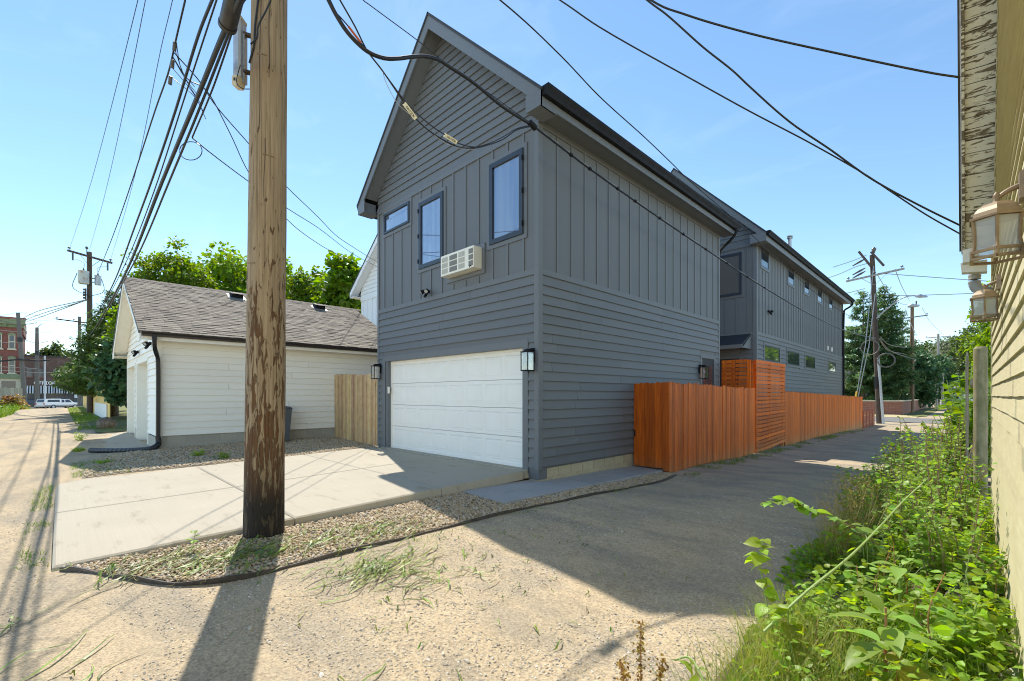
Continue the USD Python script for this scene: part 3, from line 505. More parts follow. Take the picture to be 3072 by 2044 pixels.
# air conditioner through the wall
obj(h1, 'ac_trim', Ff.frame(-8.57, -7.24, 4.20, 4.84, .09, 0, .03), 'siding_trim')
ac = obj(h1, 'air_conditioner', Ff.box(-8.49, -7.335, 4.30, 4.755, .0, .25), 'ac_cream', label='cream wall air conditioner with a louvred grille')
for (ua, ub, dk) in ((.02, .22, 0), (.26, .51, 1), (.54, .74, 0), (.84, .98, 1)):
    for k in range(3): obj(ac, 'grille', Ff.box(-8.49+1.155*ua+.02, -8.49+1.155*ub, 4.345+.128*k, 4.45+.128*k, .2505, .254), 'ac_grille_dark' if dk else 'ac_grille')
obj(ac, 'drain_spout', G().tube([Ff.pt(-7.42, .25, 4.34), Ff.pt(-7.42, .28, 4.34), Ff.pt(-7.43, .285, 4.30)], .010, 6), 'black_metal')
# garage door
g = G(); Ff.box(DX0, DX0+.10, DZ0, DZ1, -.13, .0, g); obj(h1, 'door_jamb', g, 'siding_trim')
obj(h1, 'door_jamb', Ff.box(DX1-.0, DX1+.001, DZ0, DZ1, -.13, .0), 'siding_trim')
casing(h1, Ff, DX0, DX1, .10, DZ1, .145, .030, 'siding_trim', 'door_trim', 'ltr')
gd = thing_path = numbered(h1, 'garage_door'); UsdGeom.Xform.Define(stage, gd)
Fd = Face((0, Y1+.13, 0), (1, 0, 0), (0, -1, 0)); dl, dr = DX0+.10, DX1-.10+.1
obj(gd, 'door_stop', Fd.frame(dl, dr+.001, DZ0+.0, DZ1, .05, .0, .035), 'door_white')
hz = (DZ1-.03-DZ0-.02)/4
for k in range(4):
    z0 = DZ0+.02+hz*k; g = G(); Fd.box(dl+.045, dr-.03, z0+.004, z0+hz-.004, -.04, .006, g)
    for c in range(8):
        w = (dr-dl-.1)/8; u0 = dl+.05+w*c+.055; u1 = dl+.05+w*(c+1)-.055; za, zb = z0+.085, z0+hz-.085
        def ringed(u0, u1, za, zb, d, e, d2):
            v = [Fd.pt(u, d, z) for u, z in ((u0, za), (u1, za), (u1, zb), (u0, zb))]+[Fd.pt(u, d2, z) for u, z in ((u0+e, za+e), (u1-e, za+e), (u1-e, zb-e), (u0+e, zb-e))]
            g.add(v, [[0, 1, 5, 4], [1, 2, 6, 5], [2, 3, 7, 6], [3, 0, 4, 7]]); return v[4:]
        ringed(u0, u1, za, zb, .0062, .014, .012); q = ringed(u0+.014, u1-.014, za+.014, zb-.014, .012, .02, .0068); q = ringed(u0+.034, u1-.034, za+.034, zb-.034, .0068, .03, .0125); g.add(q, [[0, 1, 2, 3]])
    obj(gd, 'door_section', g, 'door_white')
obj(gd, 'bottom_seal', Fd.box(dl+.04, dr-.03, DZ0+.001, DZ0+.022, -.03, .0), 'black_metal')
obj(h1, 'interior_floor', G().box((XL+.2, Y1+.25, -.2), (XR-.2, Y2-.2, .1)), 'concrete')
obj(h1, 'keypad', Ff.box(DX0+.1, DX0+.17, 1.66, 1.84, -.03, .006), 'ac_cream')
# foundation blocks
for k in range(9):
    for r_ in range(2):
        y0 = Y1+.012+.40*k-(.2 if r_ else 0); y1 = y0+.39; z1 = .205-.19*(1-r_)-.0; z0 = z1-.185
        y0 = max(y0, Y1+.012)
        if y1 > 9.95 or y1-y0 < .05: continue
        obj(h1, 'foundation_block', G().box((XR-.18, y0, z0), (XR-.006-NR.uniform(0, .003), y1-.006, z1)), 'cmu')
obj(h1, 'foundation', G().box((XR-.2, Y1+.005, -.3), (XR-.014, Y2, .199)), 'mortar')
obj(h1, 'foundation_block', G().box((-5.98, Y1+.006, -.2), (XR-.008, Y1+.2, .199)), 'cmu_gray')
obj(h1, 'siding_skirt', Ff.box(-5.99, XR-.01, .205, .24, 0, .012), 'siding_trim')
# roof
OV = .40
for s, ex in ((1, XR+.42), (-1, XL-.42)):
    roofslab(h1, XM, RZ, ex+s*.03, EZ-.03*SL, Y1-OV-.02, Y2+.36, .05, 'dark_shingle')
    g = G(); ny = (Y1-OV, Y1-OV+.03)
    d = .24; nz = V3(XM, 0, RZ-.03); pe = V3(ex, 0, EZ-.03)     # rake fascia
    v = [(XM, RZ-.055), (ex-s*.0, EZ-.055), (ex, EZ-.055-d*1.15), (XM, RZ-.055-d*1.35)]
    g.hexa([(x, ny[0], z) for x, z in v]+[(x, ny[1], z) for x, z in v]); obj(h1, 'rake_fascia', g, 'siding_trim')
    g = G(); v = [(XM, RZ-.10), (ex-s*.04, EZ-.10)]          # rake soffit
    q = [(XM, RZ-.30), (ex-s*.35, EZ-.28+.35*SL)]
    g.hexa([(q[0][0], Y1-OV+.03, q[0][1]), (q[1][0], Y1-OV+.03, q[1][1]), (q[1][0], Y1+.02, q[1][1]), (q[0][0], Y1+.02, q[0][1])]+[(x, y, z+.02) for (x, z), y in ((q[0], Y1-OV+.03), (q[1], Y1-OV+.03), (q[1], Y1+.02), (q[0], Y1+.02))]); obj(h1, 'rake_soffit', g, 'siding_trim')
    xa = XR+.10 if s > 0 else XL-.10                               # cornice return and eave soffit
    xi, xo = sorted((xa-s*.05, ex)); g = G(); g.box((xi, Y1-OV-.001, 6.72), (xo, Y1-OV+.028, 7.03))
    obj(h1, 'eave_return', g, 'siding_trim'); obj(h1, 'eave_return', G().box((min(xa, xa-s*.02), Y1-OV+.028, 6.721), (max(xa, xa-s*.02), Y1-.031, 7.0)), 'siding_trim')
    xi, xo = sorted((XR if s > 0 else XL, ex-s*.001)); obj(h1, 'soffit', G().box((xi, Y1+.0, 6.80), (xo, Y2+.36, 6.825)), 'siding_trim')
    xi, xo = sorted((xa, ex-s*.001)); obj(h1, 'soffit', G().box((xi, Y1-OV+.028, 6.72), (xo, Y1+.03, 6.742)), 'siding_trim')
    obj(h1, 'eave_fascia', G().box((min(ex, ex-s*.025), Y1-OV+.001, 6.72), (max(ex, ex-s*.025), Y1-.0, EZ-.06)), 'siding_trim')
    obj(h1, 'eave_fascia', G().box((min(ex, ex-s*.025), Y1, 6.75), (max(ex, ex-s*.025), Y2+.36, EZ-.06)), 'siding_trim')
    gutter(h1, ex, EZ+.01, Y1-OV+.03, Y2+.34, s, w=.15, h=.175)
obj(h1, 'downspout', G().tube(catmull([(XR+.50, Y2+.05, 6.93), (XR+.50, Y2+.05, 6.75), (XR+.35, Y2+.07, 6.58), (XR+.12, Y2+.10, 6.42), (XR-.02, Y2+.10, 6.25), (XR-.02, Y2+.10, 0)], 5), .045, 8), 'black_metal', smooth=40)
obj(h1, 'downspout', G().tube(catmull([(XL-.45, Y1+.55, 6.95), (XL-.42, Y1+.55, 6.7), (XL-.15, Y1+.55, 6.5), (XL-.08, Y1+.55, 6.25), (XL-.08, Y1+.55, .3)], 5), .045, 8), 'black_metal', smooth=40)
# side door
casing(h1, Fs, 13.78, 14.70, .1, 2.74, .12, .03, 'siding_trim', 'door_trim', 'ltr')
sd = obj(h1, 'side_door', Fs.box(13.78, 14.70, .1, 2.74, .0, .012), 'far_black')
obj(sd, 'panel_moulding', Fs.frame(13.88, 14.6, .25, 1.25, .03, .012, .02), 'black_metal')
for k in range(3):
    for r_ in range(3): obj(sd, 'door_pane', Fs.box(13.92+.22*k, 14.11+.22*k, 1.45+.36*r_, 1.78+.36*r_, .0125, .016), 'mirror_glass')
# lanterns and floodlights mounted on the house: things of their own
def lantern_black(F, u, zt, label, far=False):
    t = thing('wall_lantern', label, 'lamp', 'black box lanterns on the blue-grey house')
    obj(t, 'backplate', F.box(u-.055, u+.055, zt-.26, zt+.01, .031, .05), 'black_metal')
    obj(t, 'arm', F.box(u-.016, u+.016, zt-.045, zt-.015, .05, .10), 'black_metal')
    c = .17; w = .085; zb = zt-.42; g = G()
    for a in (-1, 1):
        for b in (-1, 1): F.box(u+a*w-.008, u+a*w+.008, zb, zt-.06, c+b*w-.008, c+b*w+.008, g)
    for z in (zb, zt-.075): 
        F.box(u-w-.0085, u+w+.0085, z-.009, z+.009, c-w-.0085, c-w+.008, g); F.box(u-w-.0085, u+w+.0085, z-.009, z+.009, c+w-.008, c+w+.0085, g)
        F.box(u-w-.0086, u-w+.008, z-.0088, z+.0088, c-w, c+w, g); F.box(u+w-.008, u+w+.0086, z-.0088, z+.0088, c-w, c+w, g)
    obj(t, 'frame', g, 'black_metal')
    g = G(); F.box(u-.05, u+.05, zt-.062, zt-.03, c-.05, c+.05, g); F.box(u-w-.01, u+w+.01, zt-.078, zt-.062, c-w-.01, c+w+.01, g); F.box(u-.03, u+.03, zt-.03, zt-.012, c-.085, c+.03, g); obj(t, 'cap', g, 'black_metal')
    g = G()
    for a in (-1, 1): F.box(u+a*w-.002, u+a*w+.002, zb+.01, zt-.085, c-w+.009, c+w-.009, g); F.box(u-w+.009, u+w-.009, zb+.01, zt-.085, c+a*w-.002, c+a*w+.002, g)
    obj(t, 'glass_panes', g, 'glass')
    b = trimesh.creation.icosphere(2, .028); b.vertices[:, 2] *= 1.7; b.apply_translation(F.pt(u, c, zt-.20)); obj(t, 'bulb', (b.vertices, b.faces), 'frosted', smooth=True)
lantern_black(Ff, -5.86, 2.49, 'black box lantern on the front wall right of the white garage door')
lantern_black(Ff, -11.66, 2.49, 'black box lantern on the front wall left of the white garage door')
lantern_black(Fs, 13.58, 2.52, 'black box lantern on the side wall beside the black side door')
def flood(F, u, z, label, two=1, k=.8):
    t = thing('floodlight', label, 'floodlight'); 
    obj(t, 'base', G().tube([F.pt(u, .025, z), F.pt(u, .07, z)], .055*k, 12), 'black_metal', smooth=40)
    for a in ((-1, 1) if two else (1,)):
        g = G(); p0, p1 = F.pt(u+a*.05*k, .07, z), F.pt(u+a*.08*k, .07+.05*k, z+.015); g.tube([p0, p1], .014, 6); q = F.pt(u+a*.13*k, .07+.13*k, z-.03)
        g.tube([p1, p1+(q-p1)*.35, q], [.045*k, .06*k, .065*k], 12); h = obj(t, 'lamp_head', g, 'black_metal', smooth=40)
        dr_ = (q-p1)/np.linalg.norm(q-p1); obj(h, 'lens', G().tube([q, q+dr_*.006], .055*k, 12), 'frosted', smooth=40)
    obj(t, 'sensor', G().tube([F.pt(u, .07, z-.03), F.pt(u+.02, .13, z-.11), F.pt(u+.03, .16, z-.15)], [.03, .035, .03], 10), 'black_metal', smooth=40)
flood(Ff, -9.30, 4.13, 'black twin floodlight under the narrow window of the gable front')
# ------------------------------------------------------------ long blue grey house behind (house 2)
ZA, ZB = 18.80, 35.45
h2 = thing('long_house', 'long two-storey blue-grey house with two rows of small side windows', 'house')
Gf_ = Face((0, ZA, 0), (1, 0, 0), (0, -1, 0)); Gs = Face((XR, 0, 0), (0, 1, 0), (1, 0, 0))
E2, R2 = 7.66, 11.22; HL = -11.9; HM = (XR+HL)/2; S2 = (R2-E2)/(XR+.45-HM)
g = G(); g.box((HL, ZA, -.6), (XR, ZB, 7.46)); v = [(HL, ZA, 7.46), (XR, ZA, 7.46), (HM, ZA, R2-.2), (HL, ZB, 7.46), (XR, ZB, 7.46), (HM, ZB, R2-.2)]
g.add(v, [[0, 1, 2], [3, 5, 4], [0, 3, 4], [0, 4, 1], [1, 4, 5], [1, 5, 2], [2, 5, 3], [2, 3, 0]]); obj(h2, 'wall', g, 'stucco_panel')
LW = [(19.71, 21.76, 2.99, 3.61), (22.86, 24.90, 2.98, 3.61), (26.0, 28.0, 2.97, 3.60), (31.2, 33.2, 2.98, 3.59)]
UW = [(19.28, 20.24, 6.62, 7.36), (23.0, 24.0, 6.60, 7.36), (25.83, 26.8, 6.64, 7.36), (28.58, 29.56, 6.61, 7.36), (31.34, 32.3, 6.60, 7.36)]
lh = [(a-.10, b+.10, z0-.12, z1+.10) for a, b, z0, z1 in LW]
laps(h2, Gs, .0, 3.92, 22, lambda z: ZA+.10, lambda z: ZB-.12, 'siding', rowjoints(22, ZA, ZB, 3.66, 9), holes=lh)
obj(h2, 'belt_board', Gs.box(ZA+.1, ZB-.12, 3.92, 4.05, 0, .028), 'siding_trim'); obj(h2, 'frieze_board', Gs.box(ZA+.1, ZB-.12, 7.38, 7.46, 0, .026), 'siding_trim')
for a, b in ((ZA+.001, ZA+.10), (ZB-.12, ZB)): obj(h2, 'corner_board', Gs.box(a, b, -.3, 7.46, 0, .028), 'siding_trim')
obj(h2, 'corner_board', Gf_.box(XR-.1, XR+.027, -.3, 7.46, 0, .028), 'siding_trim')
battens(h2, Gs, [ZA+.33+.4066*k for k in range(41)], 4.05, 7.38, [(a-.07, b+.07, z0-.1, 8) for a, b, z0, z1 in UW], d=.022)
for a, b, z0, z1 in LW: window(h2, Gs, a, b, z0, z1, .055, .03, back=None, glassm='mirror_glass'); casing(h2, Gs, a, b, z0, z1, .085, .034, 'siding_trim')
for k, (a, b, z0, z1) in enumerate(UW): window(h2, Gs, a, b, z0, z1, .055, .03, back=None, glassm='mirror_glass'); casing(h2, Gs, a, b, z0, z1, .07, .030, 'siding_trim', sides='lrb')
laps(h2, Gf_, .0, 3.92, 22, lambda z: -8.5, lambda z: XR-.1, 'siding', holes=[(-8.4, -6.3, -1, 3.5)])
obj(h2, 'belt_board', Gf_.box(-9, XR-.1, 3.92, 4.05, 0, .028), 'siding_trim'); obj(h2, 'gable_belt_board', Gf_.box(HL, XR-.1, 7.34, 7.46, 0, .028), 'siding_trim')
laps(h2, Gf_, 7.46, 10.7, 18, lambda z: max(HL, HM-(R2-.3-z)/S2), lambda z: min(XR, HM+(R2-.3-z)/S2), 'siding')
window(h2, Gf_, -7.9, -6.25, 5.52, 7.18, .10, .045, back='blind_boards' if False else None, glassm='mirror_glass'); casing(h2, Gf_, -7.9, -6.25, 5.52, 7.18, .09, .024, 'siding_trim')
battens(h2, Gf_, [XR-.30-.4066*k for k in range(8)], 4.05, 7.34, [(-8.0, -6.15, 5.42, 7.28)])
obj(h2, 'back_door', Gf_.box(-7.4, -6.35, .2, 3.05, 0, .02), 'far_black'); casing(h2, Gf_, -7.4, -6.35, .1, 3.05, .1, .03, 'siding_trim', 'door_trim', 'ltr')
g = G(); g.add([(-8.0, ZA-.02, 3.98), (-5.92, ZA-.02, 3.98), (-5.92, ZA-.95, 3.52), (-8.0, ZA-.95, 3.52), (-8.0, ZA-.02, 3.92), (-5.92, ZA-.02, 3.92), (-5.92, ZA-.95, 3.46), (-8.0, ZA-.95, 3.46)], [[0, 1, 2, 3], [7, 6, 5, 4], [3, 2, 6, 7], [1, 5, 6, 2], [0, 3, 7, 4]])
aw = obj(h2, 'door_canopy', g, 'dark_shingle'); obj(aw, 'fascia', G().box((-8.01, ZA-.96, 3.36), (-5.91, ZA-.93, 3.50)), 'siding_trim'); obj(aw, 'bracket', G().add([(-5.97, ZA-.92, 3.38), (-5.97, ZA-.03, 3.38), (-5.97, ZA-.03, 3.9), (-5.92, ZA-.92, 3.38), (-5.92, ZA-.03, 3.38), (-5.92, ZA-.03, 3.9)], [[0, 1, 2], [3, 5, 4], [0, 3, 4], [0, 4, 1], [2, 1, 4], [2, 4, 5], [0, 2, 5], [0, 5, 3]]), 'siding_trim')
for s, ex in ((1, XR+.45), (-1, HL-.45)):
    roofslab(h2, HM, R2, ex+s*.03, E2-.03*S2, ZA-.42, ZB+.4, .05, 'dark_shingle')
    v = [(HM, R2-.055), (ex, E2-.055), (ex, E2-.33), (HM, R2-.37)]; obj(h2, 'rake_fascia', G().hexa([(x, ZA-.40, z) for x, z in v]+[(x, ZA-.37, z) for x, z in v]), 'siding_trim')
    xi, xo = sorted(((XR-.1 if s > 0 else HL+.1), ex)); obj(h2, 'eave_return', G().box((xi, ZA-.401, 7.30), (xo, ZA-.372, E2-.03)), 'siding_trim'); obj(h2, 'soffit', G().box((xi, ZA-.372, 7.30), (xo, ZA-.001, 7.32)), 'siding_trim')
    xi, xo = sorted((XR if s > 0 else HL, ex-s*.002)); obj(h2, 'soffit', G().box((xi, ZA, 7.46), (xo, ZB+.38, 7.48)), 'siding_trim'); obj(h2, 'eave_fascia', G().box((min(ex, ex-s*.025), ZA-.398, 7.31), (max(ex, ex-s*.025), ZB+.38, E2-.05)), 'siding_trim')
    gutter(h2, ex, E2+.01, ZA-.36, ZB+.4, s, w=.14, h=.16)
obj(h2, 'downspout', G().tube(catmull([(XR+.52, ZB-.05, 7.5), (XR+.50, ZB-.05, 7.32), (XR+.32, ZB-.1, 7.15), (XR+.12, ZB-.15, 7.0), (XR+.09, ZB-.15, 6.7), (XR+.09, ZB-.15, -.4)], 5), .055, 8), 'black_metal', smooth=40)
obj(h2, 'roof_vent_pipe', G().tube([(HM+1.9, 28.2, 9.2), (HM+1.9, 28.2, 10.15)], .085, 10).tube([(HM+1.9, 28.2, 10.15), (HM+1.9, 28.2, 10.2)], .14, 10).tube([(HM+1.9, 28.2, 10.25), (HM+1.9, 28.2, 10.29)], .14, 10), 'galv', smooth=40)
for y in (30.9, 32.0): obj(h2, 'white_vent', Gs.box(y, y+.14, 4.18, 4.42, .0, .06), 'door_white')
flood(Gs, 20.15, 4.98, 'black floodlight on the batten wall of the long house', 0)

# ------------------------------------------------------------ white garage next door
XG, XH, YG, YH = -14.85, -22.15, 1.79, 8.6
gg = thing('white_garage', 'low white garage with grey-brown shingle roof left of the utility pole', 'garage')
Hf = Face((0, YG, 0), (1, 0, 0), (0, -1, 0)); Hs = Face((XG, 0, 0), (0, 1, 0), (1, 0, 0))
EG, RG = 3.20, 5.28; GM = (XG+XH)/2; SG = (RG-EG)/(XG+.42-GM)
D1, D2 = (-22.0, -19.62), (-19.1, -16.6)
g = G()
for a, b in (((XH, YG, .1), (D1[0], YG+.3, 3.05)), ((D1[1], YG, .1), (D2[0], YG+.3, 3.05)), ((D2[1], YG, .545), (XG, YG+.3, 3.05)), ((D1[0], YG, 2.6), (D1[1], YG+.3, 3.05)), ((D2[0], YG, 2.6), (D2[1], YG+.3, 3.05)), ((XH, YG+.3, .1), (XH+.2, YH, 3.05)), ((XG-.2, YG+.3, .545), (XG, YH, 3.05)), ((XH+.2, YH-.2, .1), (XG-.2, YH, 3.05))): g.box(a, b)
for ya, yb in ((YG, YG+.2), (YH-.2, YH)):
    v = [(XH, ya, 3.05), (XG, ya, 3.05), (GM, ya, RG-.2), (XH, yb, 3.05), (XG, yb, 3.05), (GM, yb, RG-.2)]; g.add(v, [[0, 1, 2], [3, 5, 4], [0, 3, 4], [0, 4, 1], [1, 4, 5], [1, 5, 2], [2, 5, 3], [2, 3, 0]])
obj(gg, 'wall', g, 'cream_trim')
laps(gg, Hs, .545, 3.03, 14, lambda z: YG+.09, lambda z: YH-.02, 'cream_siding', {1: [4.9, 7.2], 3: [3.35], 4: [5.0], 6: [6.4], 7: [3.4], 9: [5.1], 8: [7.1], 10: [3.4], 11: [5.6]}, proud=.026)
gh = [(D1[0]-.11, D1[1]+.11, -1, 2.71), (D2[0]-.11, D2[1]+.11, -1, 2.71)]
laps(gg, Hf, .545, 3.03, 14, lambda z: XH+.09, lambda z: XG-.09, 'cream_siding', holes=gh, proud=.026)
laps(gg, Hf, 3.03, 4.95, 11, lambda z: max(XH+.09, GM-(RG-.25-z)/SG), lambda z: min(XG-.09, GM+(RG-.25-z)/SG), 'cream_siding', proud=.026)
for a, b in (D1, D2):
    casing(gg, Hf, a, b, .2, 2.6, .10, .03, 'cream_trim', 'door_trim', 'ltr')
    d_ = numbered(gg, 'garage_door'); UsdGeom.Xform.Define(stage, d_)
    Fq = Face((0, YG+.28, 0), (1, 0, 0), (0, -1, 0))
    for k in range(4): obj(d_, 'door_section', Fq.box(a, b, .2+.6*k, .2+.6*k+.592, -.04, .0), 'door_white')
for a, b in ((XH, XH+.09), (XG-.09, XG+.022)): obj(gg, 'corner_board', Hf.box(a, b, .545, 3.1, 0, .024), 'cream_trim')
obj(gg, 'corner_board', Hs.box(YG+.001, YG+.09, .5, 3.06, 0, .023), 'cream_trim')
for k in range(17):
    for r_ in range(2):
        y0 = YG+.008+.40*k-(.2 if r_ else 0); y0_ = max(y0, YG+.008); z0 = .53-.20*(2-r_)
        if y0+.39 < YH: obj(gg, 'foundation_block', G().box((XG-.2, y0_, z0+.008), (XG-.008-NR.uniform(0, .003), y0+.392, z0+.2)), 'cmu_gray')
obj(gg, 'foundation', G().box((XG-.22, YG+.004, -.1), (XG-.016, YH, .54)), 'mortar')
for a, b in ((XH, D1[0]), (D1[1], D2[0]), (D2[1], XG-.2)): obj(gg, 'foundation_block', G().box((a+.002, YG-.004, .0), (b-.002, YG+.2, .50)), 'cmu_gray')
# roof: sheathing plus every shingle course
for s, ex in ((1, XG+.42), (-1, XH-.42)):
    roofslab(gg, GM, RG-.01, ex+s*.02, EG-.01, YG-.40, YH+.35, .05, 'shingle', 'roof_deck' if s > 0 else 'roof')
    v = [(GM, RG-.06), (ex, EG-.06), (ex, EG-.24), (GM, RG-.25)]; obj(gg, 'rake_fascia', G().hexa([(x, YG-.405, z) for x, z in v]+[(x, YG-.38, z) for x, z in v]), 'cream_trim')
    q = [(GM, RG-.24), (ex-s*.10, EG-.22+.1*SG)]; obj(gg, 'rake_soffit', G().hexa([(q[0][0], YG-.38, q[0][1]), (q[1][0], YG-.38, q[1][1]), (q[1][0], YG, q[1][1]), (q[0][0], YG, q[0][1]), (q[0][0], YG-.38, q[0][1]+.015), (q[1][0], YG-.38, q[1][1]+.015), (q[1][0], YG, q[1][1]+.015), (q[0][0], YG, q[0][1]+.015)]), 'cream_trim')
    v = [(GM, RG-.005), (ex, EG-.005), (ex, EG-.06), (GM, RG-.06)]; obj(gg, 'drip_edge', G().hexa([(x, YG-.425, z) for x, z in v]+[(x, YG-.401, z) for x, z in v]), 'dark_bronze')
    xi, xo = sorted((XG if s > 0 else XH, ex-s*.001)); obj(gg, 'soffit', G().box((xi, YG-.38, 3.03), (xo, YH+.3, 3.048)), 'cream_trim'); obj(gg, 'eave_return', G().box((xi, YG-.404, 2.96), (xo, YG-.381, 3.18)), 'cream_trim')
    obj(gg, 'eave_fascia', G().box((min(ex, ex-s*.02), YG-.38, 2.99), (max(ex, ex-s*.02), YH+.3, EG-.05)), 'cream_trim')
    gutter(gg, ex, EG-.0, YG-.37, YH+.33, s, 'dark_bronze', w=.12, h=.12)
ux = V3(XG+.44-GM, 0, EG-RG); L = np.linalg.norm(ux); ux /= L; nn = V3(-ux[2], 0, ux[0]); nr = int(L/.142); SH = []
for k in range(nr):
    y = YG-.42 - R.uniform(0, .3)
    while y < YH+.35:
        w = R.choice([.17, .22, .28, .34]); a, b = max(y, YG-.42), min(y+w, YH+.36); y += w
        if b-a < .03: continue
        th = R.choice([.010, .012, .022]); s0 = L-.142*k; s1 = s0-.15; P = lambda s_, yy, h: V3(GM, 0, RG)+ux*s_+nn*h+V3(0, yy, 0)
        SH.append((k, a, [P(s0, a, .002), P(s0, b-.004, .002), P(s1, b-.004, .001), P(s1, a, .001), P(s0, a, .002+th), P(s0, b-.004, .002+th), P(s1, b-.004, .004), P(s1, a, .004)]))
SH.sort(key=lambda q: -q[0]*.0 + abs(q[1]-3.0)*1.0 + q[0]*.18); gS = G()
for i, (k, a, q) in enumerate(SH):
    if i < 290: obj(gg, 'shingle', G().hexa(q), 'shingle')
    else: gS.hexa(q); gS.r[-1] = np.full(8, R.random()); gS.isl = True
obj(gg, 'shingle_field', gS, 'shingle_field', kind='stuff')
g = G()
for k in range(34):
    y0 = YG-.42+.23*k
    for s in (1, -1): g.add([(GM, y0, RG+.02), (GM+s*.15, y0, RG+.02-.15*SG), (GM+s*.15, y0+.22, RG+.012-.15*SG), (GM, y0+.22, RG+.012)], [[0, 1, 2, 3]])
obj(gg, 'ridge_cap', g, 'shingle_field')
def slope_pt(y, s): return V3(GM, y, RG)+ux*s
for y, s in ((4.35, .55), (7.2, .55)):
    c = slope_pt(y, s); g = G(); A = lambda a, b, h: c+ux*a+V3(0, b, 0)+nn*h
    g.hexa([A(-.18, -.19, .01), A(.16, -.19, .01), A(.16, .19, .01), A(-.18, .19, .01), A(-.16, -.17, .10), A(.13, -.17, .17), A(.13, .17, .17), A(-.16, .17, .10)])
    v_ = obj(gg, 'roof_vent', g, 'black_metal'); g = G(); g.hexa([A(-.18, -.19, .101), A(.22, -.2, .172), A(.22, .2, .172), A(-.18, .19, .101), A(-.18, -.19, .108), A(.22, -.2, .18), A(.22, .2, .18), A(-.18, .19, .108)]); obj(v_, 'hood', g, 'black_metal'); obj(v_, 'flashing', G().hexa([A(-.25, -.25, .012), A(.28, -.25, .012), A(.28, .25, .012), A(-.25, .25, .012), A(-.25, -.25, .016), A(.28, -.25, .016), A(.28, .25, .016), A(-.25, .25, .016)]), 'galv')
dsp = catmull([(XG+.50, YG-.12, 3.12), (XG+.50, YG-.12, 2.93), (XG+.40, YG-.10, 2.78), (XG+.16, YG-.02, 2.60), (XG+.10, YG-.00, 2.42), (XG+.10, YG+.0, .42)], 4)
g = G()
for i in range(len(dsp)-1): g.bar(dsp[i], dsp[i+1]+(dsp[i+1]-dsp[i])*.02, .10, .085, (0, 1, 0))
obj(gg, 'downspout', g, 'black_plastic')
pts = catmull([(XG+.10, YG, .55), (XG+.10, YG-.0, .34), (XG-.02, YG-.10, .24), (XG-.45, YG-.45, .18), (-16.15, .82, .14), (-16.75, .58, .12)], 14)
rr = np.array([.062+(.010 if i % 2 else 0) for i in range(len(pts))]); rr[:8] = .06; obj(gg, 'drain_pipe', G().tube(pts, rr, 10), 'black_plastic', label='ribbed black drain pipe running out to the alley')
flood(Hf, -15.75, 3.02, 'black floodlight right of the two under the white garage gable'); flood(Hf, -18.55, 2.98, 'black floodlight left of the two under the white garage gable')
# bin beside the garage
bn = thing('wheelie_bin', 'dark grey wheeled bin standing against the white garage wall behind the pole', 'bin')
bx, by = -14.45, 4.62; bz = gz1(bx, by)
obj(bn, 'body', G().hexa([(bx-.22, by-.2, bz+.04), (bx+.22, by-.2, bz+.04), (bx+.22, by+.2, bz+.04), (bx-.22, by+.2, bz+.04), (bx-.28, by-.26, bz+1.0), (bx+.28, by-.26, bz+1.0), (bx+.28, by+.26, bz+1.0), (bx-.28, by+.26, bz+1.0)]), 'bin_gray')
obj(bn, 'lid', G().hexa([(bx-.3, by-.28, bz+1.0), (bx+.33, by-.28, bz+1.0), (bx+.33, by+.28, bz+1.0), (bx-.3, by+.28, bz+1.0), (bx-.22, by-.22, bz+1.08), (bx+.25, by-.22, bz+1.06), (bx+.25, by+.22, bz+1.06), (bx-.22, by+.22, bz+1.08)]), 'bin_gray')
for s in (-1, 1): obj(bn, 'wheel', G().tube([(bx-.2, by+s*.24, bz+.1), (bx-.2, by+s*.29, bz+.1)], .1, 14), 'tyre', smooth=40)

# ------------------------------------------------------------ white house behind the garage
wh = thing('white_house', 'white gabled house rising behind the shingled white garage', 'house')
WX0, WX1, WY, WE, WR = -22.1, -15.2, 11.0, 6.95, 10.0; WM = (WX0+WX1)/2; Wf = Face((0, WY, 0), (1, 0, 0), (0, -1, 0)); WS = (WR-WE)/(WX1+.45-WM)
g = G(); g.box((WX0, WY, 0), (WX1, WY+10, 6.8)); v = [(WX0, WY, 6.8), (WX1, WY, 6.8), (WM, WY, WR-.2), (WX0, WY+10, 6.8), (WX1, WY+10, 6.8), (WM, WY+10, WR-.2)]; g.add(v, [[0, 1, 2], [3, 5, 4], [0, 3, 4], [0, 4, 1], [1, 4, 5], [1, 5, 2], [2, 5, 3], [2, 3, 0]]); obj(wh, 'wall', g, 'white_siding')
laps(wh, Wf, 6.55, 9.5, 15, lambda z: max(WX0, WM-(WR-.3-z)/WS), lambda z: min(WX1, WM+(WR-.3-z)/WS), 'white_siding')
battens(wh, Wf, [WX0+.25+.45*k for k in range(15)], 2.0, 6.4, [(-20.05, -18.4, 3.0, 6.3)], 'white_siding', .02, .025)
obj(wh, 'belt_board', Wf.box(WX0, WX1, 6.42, 6.55, 0, .03), 'white_siding')
window(wh, Wf, -19.9, -18.5, 4.0, 6.05, .07, .04, fm='door_white', back=None, glassm='mirror_glass', split=5.0); casing(wh, Wf, -19.9, -18.5, 4.0, 6.05, .1, .03, 'white_siding')
